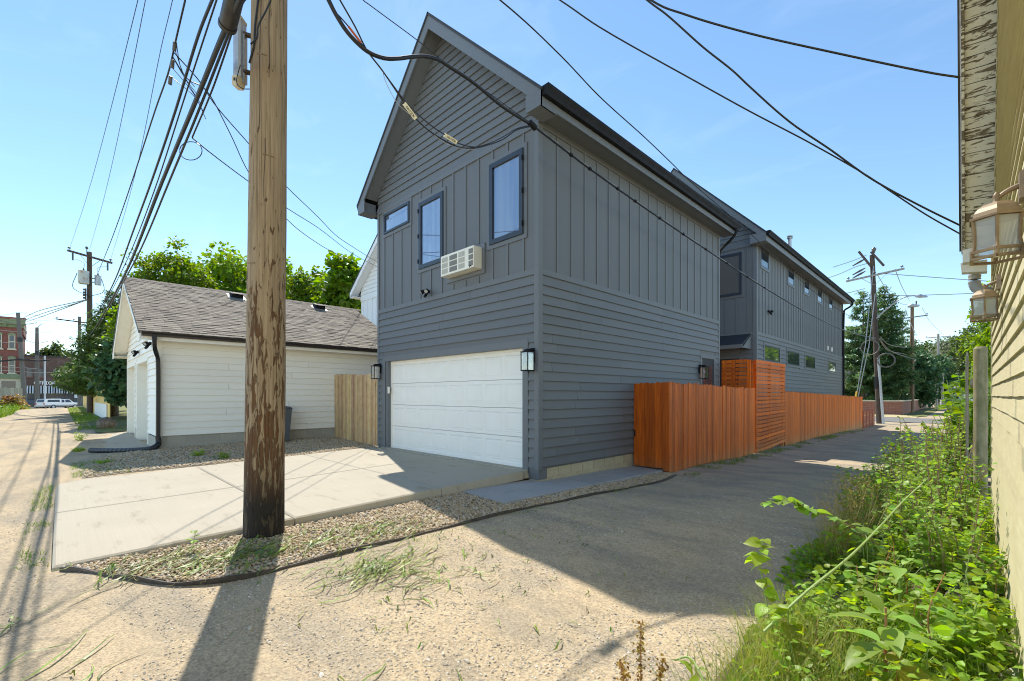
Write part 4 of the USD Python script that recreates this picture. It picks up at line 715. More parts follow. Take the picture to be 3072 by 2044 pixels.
for s, ex in ((1, WX1+.45), (-1, WX0-.45)):
    roofslab(wh, WM, WR, ex, WE, WY-.42, WY+10.4, .05, 'dark_shingle'); v = [(WM, WR-.055), (ex, WE-.055), (ex, WE-.30), (WM, WR-.33)]; obj(wh, 'rake_fascia', G().hexa([(x, WY-.40, z) for x, z in v]+[(x, WY-.37, z) for x, z in v]), 'white_siding')
    xi, xo = sorted((WX1 if s > 0 else WX0, ex)); obj(wh, 'soffit', G().box((xi, WY-.39, 6.62), (xo, WY+10.3, 6.65)), 'white_siding'); obj(wh, 'eave_fascia', G().box((min(ex, ex-s*.025), WY-.39, 6.63), (max(ex, ex-s*.025), WY+10.3, WE-.05)), 'white_siding')
    q = [(WM, WR-.3), (ex, WE-.28)]; obj(wh, 'rake_soffit', G().hexa([(q[0][0], WY-.37, q[0][1]), (q[1][0], WY-.37, q[1][1]), (q[1][0], WY, q[1][1]), (q[0][0], WY, q[0][1]), (q[0][0], WY-.37, q[0][1]+.02), (q[1][0], WY-.37, q[1][1]+.02), (q[1][0], WY, q[1][1]+.02), (q[0][0], WY, q[0][1]+.02)]), 'white_siding')
single('cut_pole', G().tube([(-22.7, 6.35, .2), (-22.7, 6.35, 6.35)], .16, 10), 'gray_pole', 'grey sawn-off wooden post standing behind the shingle roof ridge', 'post', smooth=40)

# ------------------------------------------------------------ board fences
def picket(g_or, parent, base, u, n, w, z0, z1, m, th=.019, dog=.028, label=None, lean=0.0):
    """one dog-eared board; base: xy of its left foot, u: along, n: outwards"""
    u, n = V3(*u), V3(*n); b = V3(base[0], base[1], 0); c = dog
    prof = [(0, z0), (w, z0), (w, z1-c), (w-c, z1), (c, z1), (0, z1-c)] if dog else [(0, z0), (w, z0), (w, z1), (0, z1)]
    f = [b+u*(a+lean*(z-z0))+V3(0, 0, z)+n*th for a, z in prof]; k = [b+u*(a+lean*(z-z0))+V3(0, 0, z) for a, z in prof]; N = len(prof)
    fs = [[0, i, i+1] for i in range(1, N-1)]+[[N, N+i+1, N+i] for i in range(1, N-1)]
    for i in range(N): j = (i+1) % N; fs += [[i, N+i, N+j], [i, N+j, j]]
    return obj(parent, 'board', G().add(f+k, fs), m, label)
wf = thing('wood_fence', 'unpainted tan board fence between the white garage and the blue-grey house', 'fence')
x = XG+.03; i = 0
while x < XL-.08:
    w = R.uniform(.125, .145); zt = 2.29+R.uniform(-.02, .02)-.004*i; w = min(w, XL-.02-x); d = .018 if i % 2 else 0
    picket(0, wf, (x, 6.46-d), (1, 0, 0), (0, -1, 0), w, gz1(x, 6.4)+.02, zt, 'natural_board', lean=R.uniform(-.006, .006)); x += w+.004; i += 1
for z in (.55, 1.9): obj(wf, 'rail', G().box((XG+.05, 6.462, z), (XL-.05, 6.50, z+.09)), 'natural_board')
XF = -4.80
fz = lambda y: 1.90-.0152*(y-9.77)
fb = lambda y: gz1(XF+.05, y)+.01
of = thing('stained_fence', 'orange-stained board fence from the paver path to the slatted screen', 'fence')
y = 9.79; i = 0
while y < 15.62:
    w = R.uniform(.128, .148); dz = R.uniform(-.02, .03); picket(0, of, (XF-.02, y), (0, 1, 0), (1, 0, 0), w, fb(y), fz(y)+dz, 'stained', lean=R.uniform(-.007, .007), th=R.uniform(.016, .026)); y += w+R.uniform(.002, .008); i += 1
for z in (.4, 1.45): obj(of, 'rail', G().box((XF-.065, 9.8, z), (XF-.022, 15.6, z+.085)), 'stained')
for y in (9.85, 12.6, 15.4): obj(of, 'post', G().box((XF-.16, y, -.5), (XF-.067, y+.09, 1.75)), 'stained')
gt = thing('stained_gate', 'orange board gate facing the paver path at the house wall', 'gate')
x = XR+.045; i = 0
while x < XF-.11:
    w = .134; w = min(w, XF-.10-x) if XF-.10-x > .06 else .134; picket(0, gt, (x, 9.80), (1, 0, 0), (0, -1, 0), w, -.07, 1.90+R.uniform(-.012, .012), 'stained'); x += w+.004; i += 1
picket(0, of, (XF-.145, 9.802), (1, 0, 0), (0, -1, 0), .135, -.12, 1.905, 'stained')
for z in (.3, 1.5): obj(gt, 'rail', G().box((XR+.05, 9.802, z), (XF-.16, 9.84, z+.085)), 'stained')
obj(gt, 'latch', G().box((XR+.06, 9.765, .62), (XR+.085, 9.779, .78)), 'black_metal')
of2 = thing('stained_fence', 'orange-stained board fence from the slatted screen on to the far street', 'fence')
y = 18.92
while y < 36.0:
    w = R.uniform(.128, .148); picket(0, of2, (XF-.02, y), (0, 1, 0), (1, 0, 0), w, fb(y), fz(y)+R.uniform(-.02, .02), 'stained', lean=R.uniform(-.006, .006), th=R.uniform(.016, .024)); y += w+R.uniform(.002, .006)
for z in (.2, 1.2): obj(of2, 'rail', G().box((XF-.065, 18.95, z), (XF-.022, 35.9, z+.085)), 'stained')
sc = thing('slatted_screen', 'tall orange screen of horizontal slats rising above the board fence', 'screen')
for k in range(23):
    z1 = 2.74-.131*k; z0 = z1-.106; e = R.uniform(-.02, .03); sag = -.0028*max(0, k-8)
    obj(sc, 'slat', G().hexa([(XF-.0, 15.66, z0-.0), (XF+.02, 15.66, z0), (XF+.02, 18.88+e, z0-sag*4), (XF, 18.88+e, z0-sag*4), (XF, 15.66, z1), (XF+.02, 15.66, z1), (XF+.02, 18.88+e, z1-sag*4), (XF, 18.88+e, z1-sag*4)]), 'stained')
    if k < 10:
        obj(sc, 'slat', G().box((XR+.03, 15.30, z0), (XF-.13, 15.32, z1)), 'stained'); obj(sc, 'slat', G().box((XF-.12, 15.4, z0-.02), (XF-.002, 15.42, z1-.02)), 'stained')
for y in (15.70, 17.2, 18.7): obj(sc, 'post', G().box((XF-.095, y, -.4), (XF-.002, y+.09, 2.72)), 'stained')
for x_ in (XF-.14, XF-.62, XR+.05): obj(sc, 'post', G().box((x_, 15.325, 0), (x_+.09, 15.40, 2.72)), 'stained')
rf = thing('low_red_fence', 'low red-brown panel fence at the far end of the orange fence', 'fence')
for k in range(4):
    y = 36.1+1.25*k
    for r_ in range(4): obj(rf, 'slat', G().box((XF+.0, y+.04, -.5+.27*r_), (XF+.02, y+1.21, -.5+.27*r_+.255)), 'red_board')
    obj(rf, 'post', G().box((XF-.02, y-.05, -.6), (XF+.05, y+.04, .62)), 'red_board')
# garden edging
eg = [(-5.95, .0), (-5.75, .15), (-5.36, .36), (-5.0, .58), (-4.72, .82), (-4.57, 1.15), (-4.56, 1.6), (-4.57, 2.2), (-4.55, 3.2), (-4.57, 4.3), (-4.53, 5.2), (-4.47, 6.3), (-4.43, 7.3), (-4.36, 8.7), (-4.58, 9.7)]
c = catmull([(x, y, 0) for x, y in eg], 6); zz = gz(c[:, 0], c[:, 1]); g = G(); d = np.gradient(c, axis=0); d /= np.linalg.norm(d, axis=1, keepdims=True); nx = np.stack([-d[:, 1], d[:, 0], 0*d[:, 0]], 1)
hgt = .036+.012*np.sin(np.arange(len(c))*.5)+.015*np.clip(1.2-np.abs(np.arange(len(c))-26)/8, 0, 1); lean = .05*np.clip(1.3-np.abs(np.arange(len(c))-24)/8, 0, 1)
pr = []
for i in range(len(c)):
    b = c[i]+V3(0, 0, zz[i]-.05); t = c[i]+nx[i]*(-lean[i])*-1*0-nx[i]*lean[i]+V3(0, 0, zz[i]+hgt[i]); w = nx[i]*.006
    pr.append([b-w, b+w, t+w, t-w, b-w])
g.grid(np.array(pr)); single('garden_edging', g, 'edging', 'dark plastic edging strip bounding the pebble bed beside the alley', 'edging')

# ------------------------------------------------------------ yellow house at the right
yh = thing('yellow_house', 'old yellow clapboard house close by at the right, paint peeling under its eave', 'house')
YX, YF = .2073, 8.35
Yw = Face((YX, 0, 0), (0, 1, 0), (-1, 0, 0))
RS = 1.75
ytop = lambda z: min(YF, 7.75-(z-3.35)/RS) if z > 3.3 else YF
obj(yh, 'wall', G().add([(YX+.02, -2, -.3), (YX+.02, YF-.02, -.3), (YX+.02, YF-.02, 3.4), (YX+.02, 4.6, 9.0), (YX+.02, -2, 9.0)] + [(YX+.3, -2, -.3), (YX+.3, YF-.02, -.3), (YX+.3, YF-.02, 3.4), (YX+.3, 4.6, 9.0), (YX+.3, -2, 9.0)], [[0, 2, 1], [0, 3, 2], [0, 4, 3], [5, 6, 7], [5, 7, 8], [5, 8, 9], [1, 2, 7], [1, 7, 6], [2, 3, 8], [2, 8, 7], [0, 1, 6], [0, 6, 5]]), 'yellow_siding')
zz_ = 1.6+3.0*.0; k = 0
rev = .127
for k in range(-13, 45):
    za = 1.595+rev*k; zb = za+rev+.004
    ya, yb = ytop(za), ytop(zb)
    g = G(); n_ = 30; ys = np.linspace(0, 1, n_); wav = .0035*(meshkit.noise(np.stack([ys*26, 0*ys+k*3.7, 0*ys], 1), 5)-.5)
    P = np.zeros((n_, 4, 3))
    for i, t in enumerate(ys):
        y0 = 1.2+(ya-1.2)*t; y1 = 1.2+(yb-1.2)*t
        P[i] = [(YX+.02, y0, za+.001+wav[i]*2), (YX-.020+wav[i], y0, za+wav[i]*2), (YX-.004, y1, zb), (YX+.02, y1, zb)]
    g.grid(P); obj(yh, 'clapboard', g, 'yellow_siding')
obj(yh, 'corner_board', G().box((YX-.022, YF-.015, -.2), (YX+.06, YF+.03, 3.35)), 'yellow_siding')
# gable rake: soffit boards, fascia, metal drip edge, shingles
XO = -.055
rk = lambda z: 7.75-(z-3.35)/RS
dirv = V3(0, -1, RS); dirv /= np.linalg.norm(dirv); nv = V3(0, RS, 1); nv /= np.linalg.norm(nv)
s = 0.0; base = V3(0, 7.75, 3.35)
while s < 5.2:
    w = R.uniform(.09, .14); a, b = base+dirv*s, base+dirv*(s+w-.007); dz = R.uniform(0, .007)
    q = [V3(x, 0, 0)+p+nv*h for h in (dz, .022) for x, p in ((YX-.006, a), (XO+.014, a+dirv*.02), (XO+.014, b+dirv*.02), (YX-.006, b))]
    obj(yh, 'soffit_board', G().hexa(q), 'peeling'); s += w
A, B = base-dirv*.05, base+dirv*5.3
def rakebar(x0, x1, h0, h1, m, nm, a=A, b=B): obj(yh, nm, G().hexa([V3(x, 0, 0)+p+nv*h for h in (h0, h1) for x, p in ((x0, a), (x1, a), (x1, b), (x0, b))]), m)
rakebar(XO-.012, XO+.012, -.025, .13, 'peeling', 'rake_fascia'); rakebar(XO-.022, XO-.0125, .03, .145, 'galv', 'drip_edge'); rakebar(XO-.04, YX+.3, .146, .165, 'dark_bronze', 'roof')
rakebar(YX-.02, YX-.004, -.06, -.001, 'yellow_siding', 'frieze_board')
obj(yh, 'rake_return', G().box((XO-.01, 7.72, 3.20), (XO+.13, 7.86, 3.36)), 'gutter_white')
obj(yh, 'gutter_end', G().hexa([(XO-.02, 7.95, 3.13), (XO+.2, 7.95, 3.10), (XO+.2, 8.1, 3.10), (XO-.02, 8.1, 3.13), (XO-.03, 7.92, 3.24), (XO+.2, 7.92, 3.24), (XO+.2, 8.12, 3.24), (XO-.03, 8.12, 3.24)]), 'gutter_white')
c = catmull([(.04, 8.15, 3.12), (.04, 8.15, 3.0), (.07, 8.15, 2.93), (.14, 8.16, 2.90), (.2, 8.2, 2.88)], 6); obj(yh, 'downspout', G().tube(c, [.055+(.006 if i % 2 else 0) for i in range(len(c))], 12), 'elbow', smooth=50)
def lantern(y, zc, label):
    s = .31; t = thing('porch_lantern', label, 'lamp', 'copper lanterns on the yellow house'); cx, cy = YX-.118, y
    prof = lambda r, z, n=6: [(cx+r*math.cos(math.radians(30+60*k)), cy+r*math.sin(math.radians(30+60*k)), zc+z) for k in range(n)]
    def rings(rs, nm, m, smooth=False):
        v = sum([prof(r*s, z*s) for r, z in rs], []); f = []
        for i in range(len(rs)-1):
            for k in range(6): n_ = (k+1) % 6; f.append([i*6+k, i*6+n_, (i+1)*6+n_, (i+1)*6+k])
        return obj(t, nm, G().add(v, f), m, smooth=smooth)
    rings([(.33, .20), (.345, .20), (.345, .235), (.30, .25), (.285, .31), (.24, .38), (.17, .435), (.09, .465), (.05, .475), (.001, .48)], 'roof', 'lantern_metal')
    g = G(); g.tube([(cx, cy, zc+.47*s), (cx, cy, zc+.52*s), (cx, cy, zc+.55*s), (cx, cy, zc+.60*s), (cx, cy, zc+.635*s)], [.05*s, .03*s, .045*s, .035*s, .006*s], 10); obj(t, 'finial', g, 'lantern_metal', smooth=50)
    rings([(.285, .20), (.275, .10), (.265, -.05), (.265, -.17), (.275, -.26), (.285, -.30)], 'glass_panes', 'frosted')
    g = G()
    for k in range(6):
        a = math.radians(30+60*k); P = [(cx+r*s*math.cos(a), cy+r*s*math.sin(a), zc+z*s) for r, z in ((.30, .20), (.29, .10), (.28, -.05), (.28, -.17), (.295, -.26), (.315, -.30), (.315, -.40))]; g.tube(P, .024*s, 6)
    obj(t, 'ribs', g, 'lantern_metal', smooth=40)
    for zz0 in (-.30, -.41):
        g = G(); P = prof(.315*s, zz0*s); 
        for k in range(6): g.bar(P[k], P[(k+1) % 6], .045*s, .04*s)
        obj(t, 'rim', g, 'lantern_metal')
    obj(t, 'bulb_holder', G().tube([(cx, cy, zc-.38*s), (cx, cy, zc-.05*s)], .035*s, 8), 'ac_cream', smooth=40)
    c = catmull([(cx, cy, zc+.52*s), (cx+.03, cy, zc+.60*s), (cx+.08, cy, zc+.66*s), (YX-.03, cy, zc+.66*s)], 5); obj(t, 'arm', G().tube(c, np.linspace(.03*s, .055*s, len(c)), 8), 'lantern_metal', smooth=50)
    obj(t, 'backplate', G().hexa([(YX-.045, cy-.05, zc+.42*s), (YX-.019, cy-.055, zc+.42*s), (YX-.019, cy+.055, zc+.42*s), (YX-.045, cy+.05, zc+.42*s), (YX-.045, cy-.04, zc+.84*s), (YX-.019, cy-.05, zc+.84*s), (YX-.019, cy+.05, zc+.84*s), (YX-.045, cy+.04, zc+.84*s)]), 'lantern_metal')
lantern(3.22, 2.39, 'large near copper lantern with frosted panes on the yellow wall'); lantern(5.85, 2.40, 'smaller farther copper lantern below the eave end of the yellow wall')
gf = thing('gray_fence', 'weathered grey board fence seen edge-on behind the mossy post', 'fence')
for k in range(22):
    y = 9.05+.145*k; picket(0, gf, (.0-.02+.004*(k % 3)-.0012*k, y), (0, 1, 0), (-1, 0, 0), .138, 0.0, 2.18+R.uniform(-.05, .07), 'gray_board', lean=R.uniform(-.01, .01), dog=0)
for z in (.6, 1.75): obj(gf, 'rail', G().box((.0, 9.0, z), (.045, 12.2, z+.09)), 'gray_board')
obj(gf, 'post', G().tube([(.10, 8.95, -.2), (.10, 8.95, 2.24)], .075, 10).tube([(.10, 8.95, 2.24), (.10, 8.95, 2.27)], [.075, .05], 10), 'mossy_post', label='thick mossy round-topped fence post', smooth=40)
WIRES={
 'L1':[(-5.70,1.42,10.90),(-13.18,1.24,10.49),(-25.67,0.93,10.54),(-44.60,0.43,11.75)],
 'L2':[(-5.70,1.32,11.00),(-13.05,1.36,10.49),(-25.52,1.44,10.66),(-45.00,1.50,12.10)],
 'L3':[(-5.70,1.60,10.60),(-12.54,1.78,10.43),(-14.57,1.83,10.48),(-21.82,2.03,10.11),(-45.30,2.60,11.40)],
 'L4':[(-7.92,1.27,7.26),(-8.77,1.28,7.13),(-9.26,1.28,7.00),(-11.06,1.30,7.10),(-15.30,1.33,7.19),(-19.34,1.37,7.38),(-24.65,1.42,7.72),(-38.46,1.54,8.81)],
 'L5':[(-5.93,1.20,6.00),(-6.64,1.20,6.01),(-8.20,1.20,5.78),(-10.62,1.20,5.57),(-13.63,1.20,5.41),(-18.23,1.20,5.17),(-27.47,1.20,5.31),(-35.99,1.20,5.50)],
 'L6':[(-5.50,1.15,5.70),(-7.07,1.15,5.50),(-9.48,1.15,5.17),(-13.06,1.15,4.92),(-17.04,1.15,4.88),(-23.90,1.15,5.01)],
 'L7':[(-4.64,1.20,5.32),(-5.01,1.20,5.33),(-5.35,1.20,5.35),(-6.85,1.20,5.27),(-9.35,1.20,5.15),(-13.63,1.20,4.83),(-17.56,1.20,4.75),(-29.36,1.20,4.86),(-38.72,1.20,5.07)],
 'L8':[(-4.80,1.26,5.41),(-5.14,1.26,5.44),(-5.43,1.26,5.42),(-6.89,1.26,5.26),(-9.12,1.26,5.09),(-12.72,1.26,4.83),(-17.21,1.22,4.69),(-28.45,1.22,4.71)],
 'L9':[(-5.24,1.30,5.56),(-5.51,1.30,5.48),(-6.38,1.30,5.29),(-7.60,1.30,5.18)],
 'D1':[(-8.84,1.28,7.00),(-9.32,1.70,6.99),(-9.61,1.96,6.88),(-10.52,2.76,6.82),(-11.49,3.61,6.75),(-13.50,5.38,6.84),(-14.62,6.37,6.86),(-16.18,7.74,7.12),(-19.42,10.60,7.75)],
 'D2':[(-9.03,1.28,7.05),(-9.34,1.52,6.97),(-9.83,1.90,7.17),(-10.51,2.43,6.88),(-11.15,2.93,6.50),(-12.98,4.35,6.34),(-15.03,5.94,6.59),(-16.63,7.18,6.91),(-20.64,10.30,7.86)],
 'D3':[(-7.60,1.30,5.17),(-7.88,1.52,5.20),(-8.87,2.30,5.35),(-10.36,3.47,5.63),(-12.06,4.81,6.00),(-14.80,6.97,6.46),(-19.42,10.60,7.55)],
 'C1':[(-5.50,1.90,7.00),(-5.34,2.25,6.27),(-5.34,2.34,6.15),(-5.33,2.48,6.01),(-5.33,2.72,5.92),(-5.32,2.94,5.94),(-5.32,3.15,6.04),(-5.31,3.35,6.16),(-5.30,3.57,6.28),(-5.30,3.80,6.35),(-5.29,4.00,6.34),(-5.28,4.41,6.32),(-5.27,5.03,6.22),(-5.25,5.73,6.20)],
 'C1b':[(-5.25,5.71,6.20),(-5.24,6.22,6.14),(-5.22,7.04,6.04),(-5.17,8.93,5.86),(-5.11,11.17,5.68),(-5.02,15.06,5.42),(-4.99,16.00,5.35),(-4.93,18.39,5.23),(-4.85,21.79,5.10),(-4.66,29.31,5.02),(-4.52,34.82,5.20),(-4.43,38.34,5.38)],
 'C2':[(-5.33,2.38,6.35),(-5.33,2.57,6.14),(-5.33,2.73,5.93),(-5.32,2.94,5.77),(-5.32,3.20,5.55),(-5.31,3.33,5.42),(-5.30,3.57,5.30),(-5.30,3.87,5.25),(-5.29,4.16,5.25),(-5.28,4.48,5.36),(-5.28,4.71,5.49),(-5.27,5.03,5.70),(-5.26,5.33,5.97),(-5.25,5.71,6.19)],
 'C3':[(-5.34,2.31,6.19),(-5.33,2.49,6.09),(-5.33,2.66,5.97),(-5.32,2.94,5.77),(-5.32,3.09,5.66),(-5.31,3.29,5.51),(-5.30,3.66,5.37),(-5.29,3.97,5.32),(-5.29,4.11,5.30),(-5.28,4.42,5.35),(-5.28,4.71,5.51),(-5.27,5.03,5.74),(-5.26,5.33,5.99),(-5.25,5.70,6.20)],
 'C5':[(-5.32,2.94,5.77),(-5.32,2.98,5.66),(-5.32,3.16,5.45),(-5.31,3.39,5.37),(-5.30,3.61,5.30),(-5.30,3.88,5.22),(-5.29,4.17,5.24),(-5.28,4.46,5.32)],
 'TAG1':[(-5.31,3.25,5.49),(-5.31,3.43,5.36)],
 'TAG2':[(-5.30,3.90,5.33),(-5.29,4.11,5.30)],
 'ORG':[(-5.33,2.49,6.09),(-5.33,2.65,5.98)],
 'C4':[(-5.60,2.00,7.20),(-5.33,2.67,6.53),(-5.33,2.76,6.52),(-5.31,3.48,6.44),(-5.30,3.86,6.38),(-5.28,4.42,6.33),(-5.25,5.73,6.21)],
 'W5':[(-5.50,1.80,7.90),(-4.85,4.57,7.39),(-4.83,5.93,7.29),(-4.81,7.02,7.11),(-4.78,8.64,6.98),(-4.76,9.89,6.85),(-4.75,10.46,6.78),(-4.67,14.73,6.49),(-4.59,19.16,6.08),(-4.50,24.32,5.78),(-4.41,29.09,5.72),(-4.28,36.45,5.85)],
 'W1':[(-5.60,1.90,8.30),(-3.48,4.25,6.35),(-3.15,4.60,6.04),(-2.35,5.44,5.41),(-1.88,5.94,5.04),(-1.37,6.47,4.67),(-0.89,6.99,4.29),(-0.69,7.20,4.10),(-0.38,7.53,3.81),(-0.12,7.80,3.61)],
 'W2':[(-5.60,1.90,10.30),(-2.74,5.03,6.37),(-2.59,5.19,6.20),(-2.27,5.53,5.81),(-2.03,5.78,5.54),(-1.88,5.94,5.34),(-1.54,6.29,4.93),(-1.20,6.66,4.59),(-0.89,6.99,4.29),(-0.69,7.20,4.11),(-0.38,7.53,3.87),(-0.12,7.80,3.71)],
 'W3':[(-5.60,1.90,10.50),(-2.72,5.05,6.37),(-2.43,5.36,6.21),(-1.88,5.94,6.00),(-1.18,6.68,5.77),(-0.32,7.59,5.56),(-0.14,7.78,5.54)],
 'E1':[(-5.63,1.40,4.99),(-5.65,1.38,4.89),(-5.66,1.37,4.82),(-5.64,1.38,4.76),(-5.61,1.42,4.73),(-5.55,1.47,4.72)],
 'E2':[(-5.63,1.50,5.50),(-5.58,1.55,5.57),(-5.57,1.56,5.70),(-5.51,1.61,5.84),(-5.47,1.66,5.99)],
 'E3':[(-5.62,1.44,5.78),(-5.60,1.46,5.83),(-5.54,1.52,5.90),(-5.49,1.57,5.95)],
 'F1':[(-45.20,1.50,8.62),(-71.00,-1.55,10.81),(-95.00,-3.98,12.44)],
 'F2':[(-45.20,1.50,8.59),(-71.00,-1.30,10.55),(-95.00,-3.88,12.17)],
 'F3':[(-45.20,1.50,8.63),(-71.00,-1.05,10.40),(-95.00,-3.40,12.13)],
 'F4':[(-112.00,-6.99,12.25),(-112.00,-5.07,12.28),(-112.00,-0.02,12.49)],
 'F5':[(-112.00,-6.99,10.28),(-112.00,-4.96,10.39)],
 'F6':[(-112.00,-6.99,6.30),(-112.00,-4.96,6.28),(-112.00,-2.84,6.20)],
 'F7':[(-112.00,-6.99,5.75),(-112.00,-2.84,5.52),(-112.00,-0.43,5.54)],
 'F8':[(-112.00,-4.96,15.52),(-112.00,0.39,14.80)],
 'F9':[(-112.00,-6.99,14.65),(-112.00,-5.07,15.45)],
 'F10':[(-112.00,-5.89,14.29),(-112.00,0.39,14.57)],
 'G1':[(-4.85,43.50,10.77),(-2.17,43.50,10.00),(0.38,43.50,9.28),(2.24,43.50,8.77)],
 'G2':[(-4.85,43.50,9.22),(-3.61,43.50,8.90),(-1.82,43.50,8.67),(1.22,43.50,8.34)],
 'G3':[(-7.65,43.50,11.78),(-6.26,43.50,12.06),(-5.54,43.50,12.29)],
 'G4':[(-12.44,43.50,10.54),(-7.65,43.50,11.06),(-6.16,43.50,11.53),(-5.44,43.50,11.64)],
 'G5':[(-8.09,43.50,9.52),(-6.78,43.50,9.58),(-5.65,43.50,9.75)],
 'G6':[(-3.90,43.60,10.90),(-4.45,55.00,11.70),(-5.12,72.00,12.95)],
 'G7':[(-4.92,43.60,10.67),(-5.23,55.00,10.96),(-5.31,64.00,11.52),(-5.30,72.00,12.46)],
 'G8':[(-3.97,72.00,11.88),(-4.13,90.00,12.39),(-3.32,110.00,12.25)],
 'G9':[(-5.52,72.00,12.09),(-4.22,60.00,8.96),(-3.33,52.00,6.94)],
 'G10':[(-4.75,43.50,6.01),(-5.28,55.00,6.32),(-4.85,71.00,7.16)],
 'G11':[(-4.75,43.50,5.71),(-5.40,55.00,5.83),(-5.14,71.00,6.40)],
 'G12':[(-4.83,43.50,5.89),(-5.15,55.00,5.69),(-4.41,71.00,5.77)],
}
# ------------------------------------------------------------ near utility pole and what hangs on it
PX, PY = -5.81, 1.69
pl = thing('utility_pole', 'thick weathered wooden utility pole in the foreground with peeling brown bark', 'utility pole')
zs = np.concatenate([np.linspace(-.3, 8, 60), [11.4]]); ang = np.arange(28)*2*math.pi/28
rad = 0.214-.0042*np.clip(zs, 0, 12)
P = np.zeros((len(zs), 29, 3))
for i, z in enumerate(zs):
    for k in range(29):
        a = 2*math.pi*k/28; nz_ = meshkit.noise(np.array([[math.cos(a)*2.2, math.sin(a)*2.2, z*1.1]]), 2)[0]-.5; r_ = rad[i]*(1+.045*nz_)
        P[i, k] = (PX+.0075*z+r_*math.cos(a), PY+.0075*z+r_*math.sin(a), z)
obj(pl, 'shaft', G().grid(P), 'pole_wood', smooth=True)
def pole_front(z, side, out=0.0):
    """point on the pole's skin facing the camera, side in metres to the right"""
    c = V3(PX+.0075*z, PY+.0075*z, z); r_ = 0.214-.0042*z; s = side; return c + rt*s - fw*(math.sqrt(max(r_*r_-s*s, 0))+out)
for z, s in ((5.45, .02), (4.32, .10), (3.1, -.08)): obj(pl, 'staple', G().bar(pole_front(z, s-.05, .004), pole_front(z-.01, s+.05, .004), .012, .012), 'brown_pole')
for z0, z1, s in ((4.6, 6.3, .0), (3.4, 4.5, .06), (5.2, 6.3, .09)): obj(pl, 'crack', G().tube([pole_front(z0+(z1-z0)*t, s+.006*math.sin(t*9), -.003) for t in np.linspace(0, 1, 8)], .005, 5), 'creosote')
obj(pl, 'ground_wire', G().tube(catmull([pole_front(6.6, .03, .01), pole_front(6.3, -.0, .01), pole_front(6.0, -.03, .01), pole_front(5.75, -.06, .012), pole_front(5.55, -.07, .012), pole_front(5.45, -.11, .012), pole_front(5.38, -.15, .02)], 5), .010, 6), 'wire')
# knot
kc = pole_front(2.78, -.045, -.012); g = G(); th = np.linspace(0, 2*math.pi, 25)
for r_ in (.045, .033, .02): g.tube([kc+rt*r_*math.cos(t)+V3(0, 0, 1.25*r_*math.sin(t))-fw*.006 for t in th], .005, 5)
obj(pl, 'knot', g, 'brown_pole', smooth=True)
# amplifier box
tb = thing('terminal_box', 'grey metal cable terminal box fixed to the left side of the near pole', 'terminal box')
bc = V3(PX, PY, 0)-rt*.245-fw*.08; ax, ay = rt*.62, fw*.75
def bx3(a0, a1, b0, b1, z0, z1, g=None, sh=0.0):
    g = g or G(); return g.hexa([bc+ax*a+ay*b+V3(0, 0, z) for z in (z0, z1) for a, b in ((a0, b0), (a1, b0), (a1, b1), (a0, b1))])
Z0, Z1 = 5.24, 5.90
oct_ = [(-.075, -.05), (-.02, -.09), (.045, -.09), (.075, -.06), (.075, .09), (-.075, .09)]
g = G(); g.poly([(a, b) for a, b in oct_], Z0, Z1, lambda a, b, z: tuple(bc+ax*a+ay*b+V3(0, 0, z))); obj(tb, 'casing', g, 'alu')
g = G(); g.poly([(a*1.08, b*1.08) for a, b in oct_], Z1, Z1+.035, lambda a, b, z: tuple(bc+ax*a+ay*b+V3(0, 0, z))); obj(tb, 'cap', g, 'box_cream')
g = G(); g.hexa([bc+ax*a+ay*b+V3(0, 0, z) for a, b, z in ((-.078, -.075, Z0-.10), (.03, -.11, Z0-.13), (.05, .05, Z0-.11), (-.06, .06, Z0-.10), (-.078, -.08, Z0-.002), (.06, -.10, Z0-.002), (.076, .09, Z0-.002), (-.076, .09, Z0-.002))]); obj(tb, 'end_cover', g, 'box_cream')
obj(tb, 'label_mark', bx3(-.02, .015, -.116, -.112, Z0-.075, Z0-.04), 'letter_dark')
for a in (.082, .098): obj(tb, 'flange', bx3(a, a+.008, -.02, .07, Z0-.04, Z1-.1), 'alu')
for k in range(9): obj(tb, 'clip', bx3(.10, .115, -.025, -.01, Z0+.02+.065*k, Z0+.055+.065*k), 'galv')
for z_ in (5.33, 5.76): obj(tb, 'bracket', G().bar(bc+ax*.08+V3(0, 0, z_), bc+ax*.2+ay*.05+V3(0, 0, z_), .05, .03), 'creosote')
def wire(key, name, label, r, m='wire', k=6, group=None, cat='cable', n=6):
    single(name, G().tube(catmull(WIRES[key], k), r, n), m, label, cat, group, smooth=True)
spl = thing('splice_case', 'black cylindrical cable splice case hanging left of the near pole top', 'splice case')
a, b = V3(-4.55, 1.16, 5.50), V3(-5.29, 1.20, 5.335); d = (b-a)/np.linalg.norm(b-a); obj(spl, 'case', G().tube([a, a+(b-a)*.45, a+(b-a)*.452, a+(b-a)*.47, a+(b-a)*.472, b-d*.05, b], [.080, .080, .085, .085, .080, .080, .068], 20), 'splice', smooth=35)
obj(spl, 'end_cap', G().tube([b-d*.03, b+d*.012, b+d*.03], [.085, .083, .055], 20), 'splice', smooth=35)
g = G(); 
for t in (.5, .9): 
    q = a+(b-a)*t; g.tube([q+V3(0, -.05, .06), q+V3(0, -.03, .13)], .012, 6)
obj(spl, 'hanger', g, 'black_metal')
WIRES['W3'] = [(-5.7, 1.9, 10.2), (-2.46, 4.57, 5.92), (-2.18, 4.8, 5.73), (-1.66, 5.23, 5.47), (-1.01, 5.76, 5.2), (-.27, 6.38, 4.92), (-.075, 6.56, 4.87)]
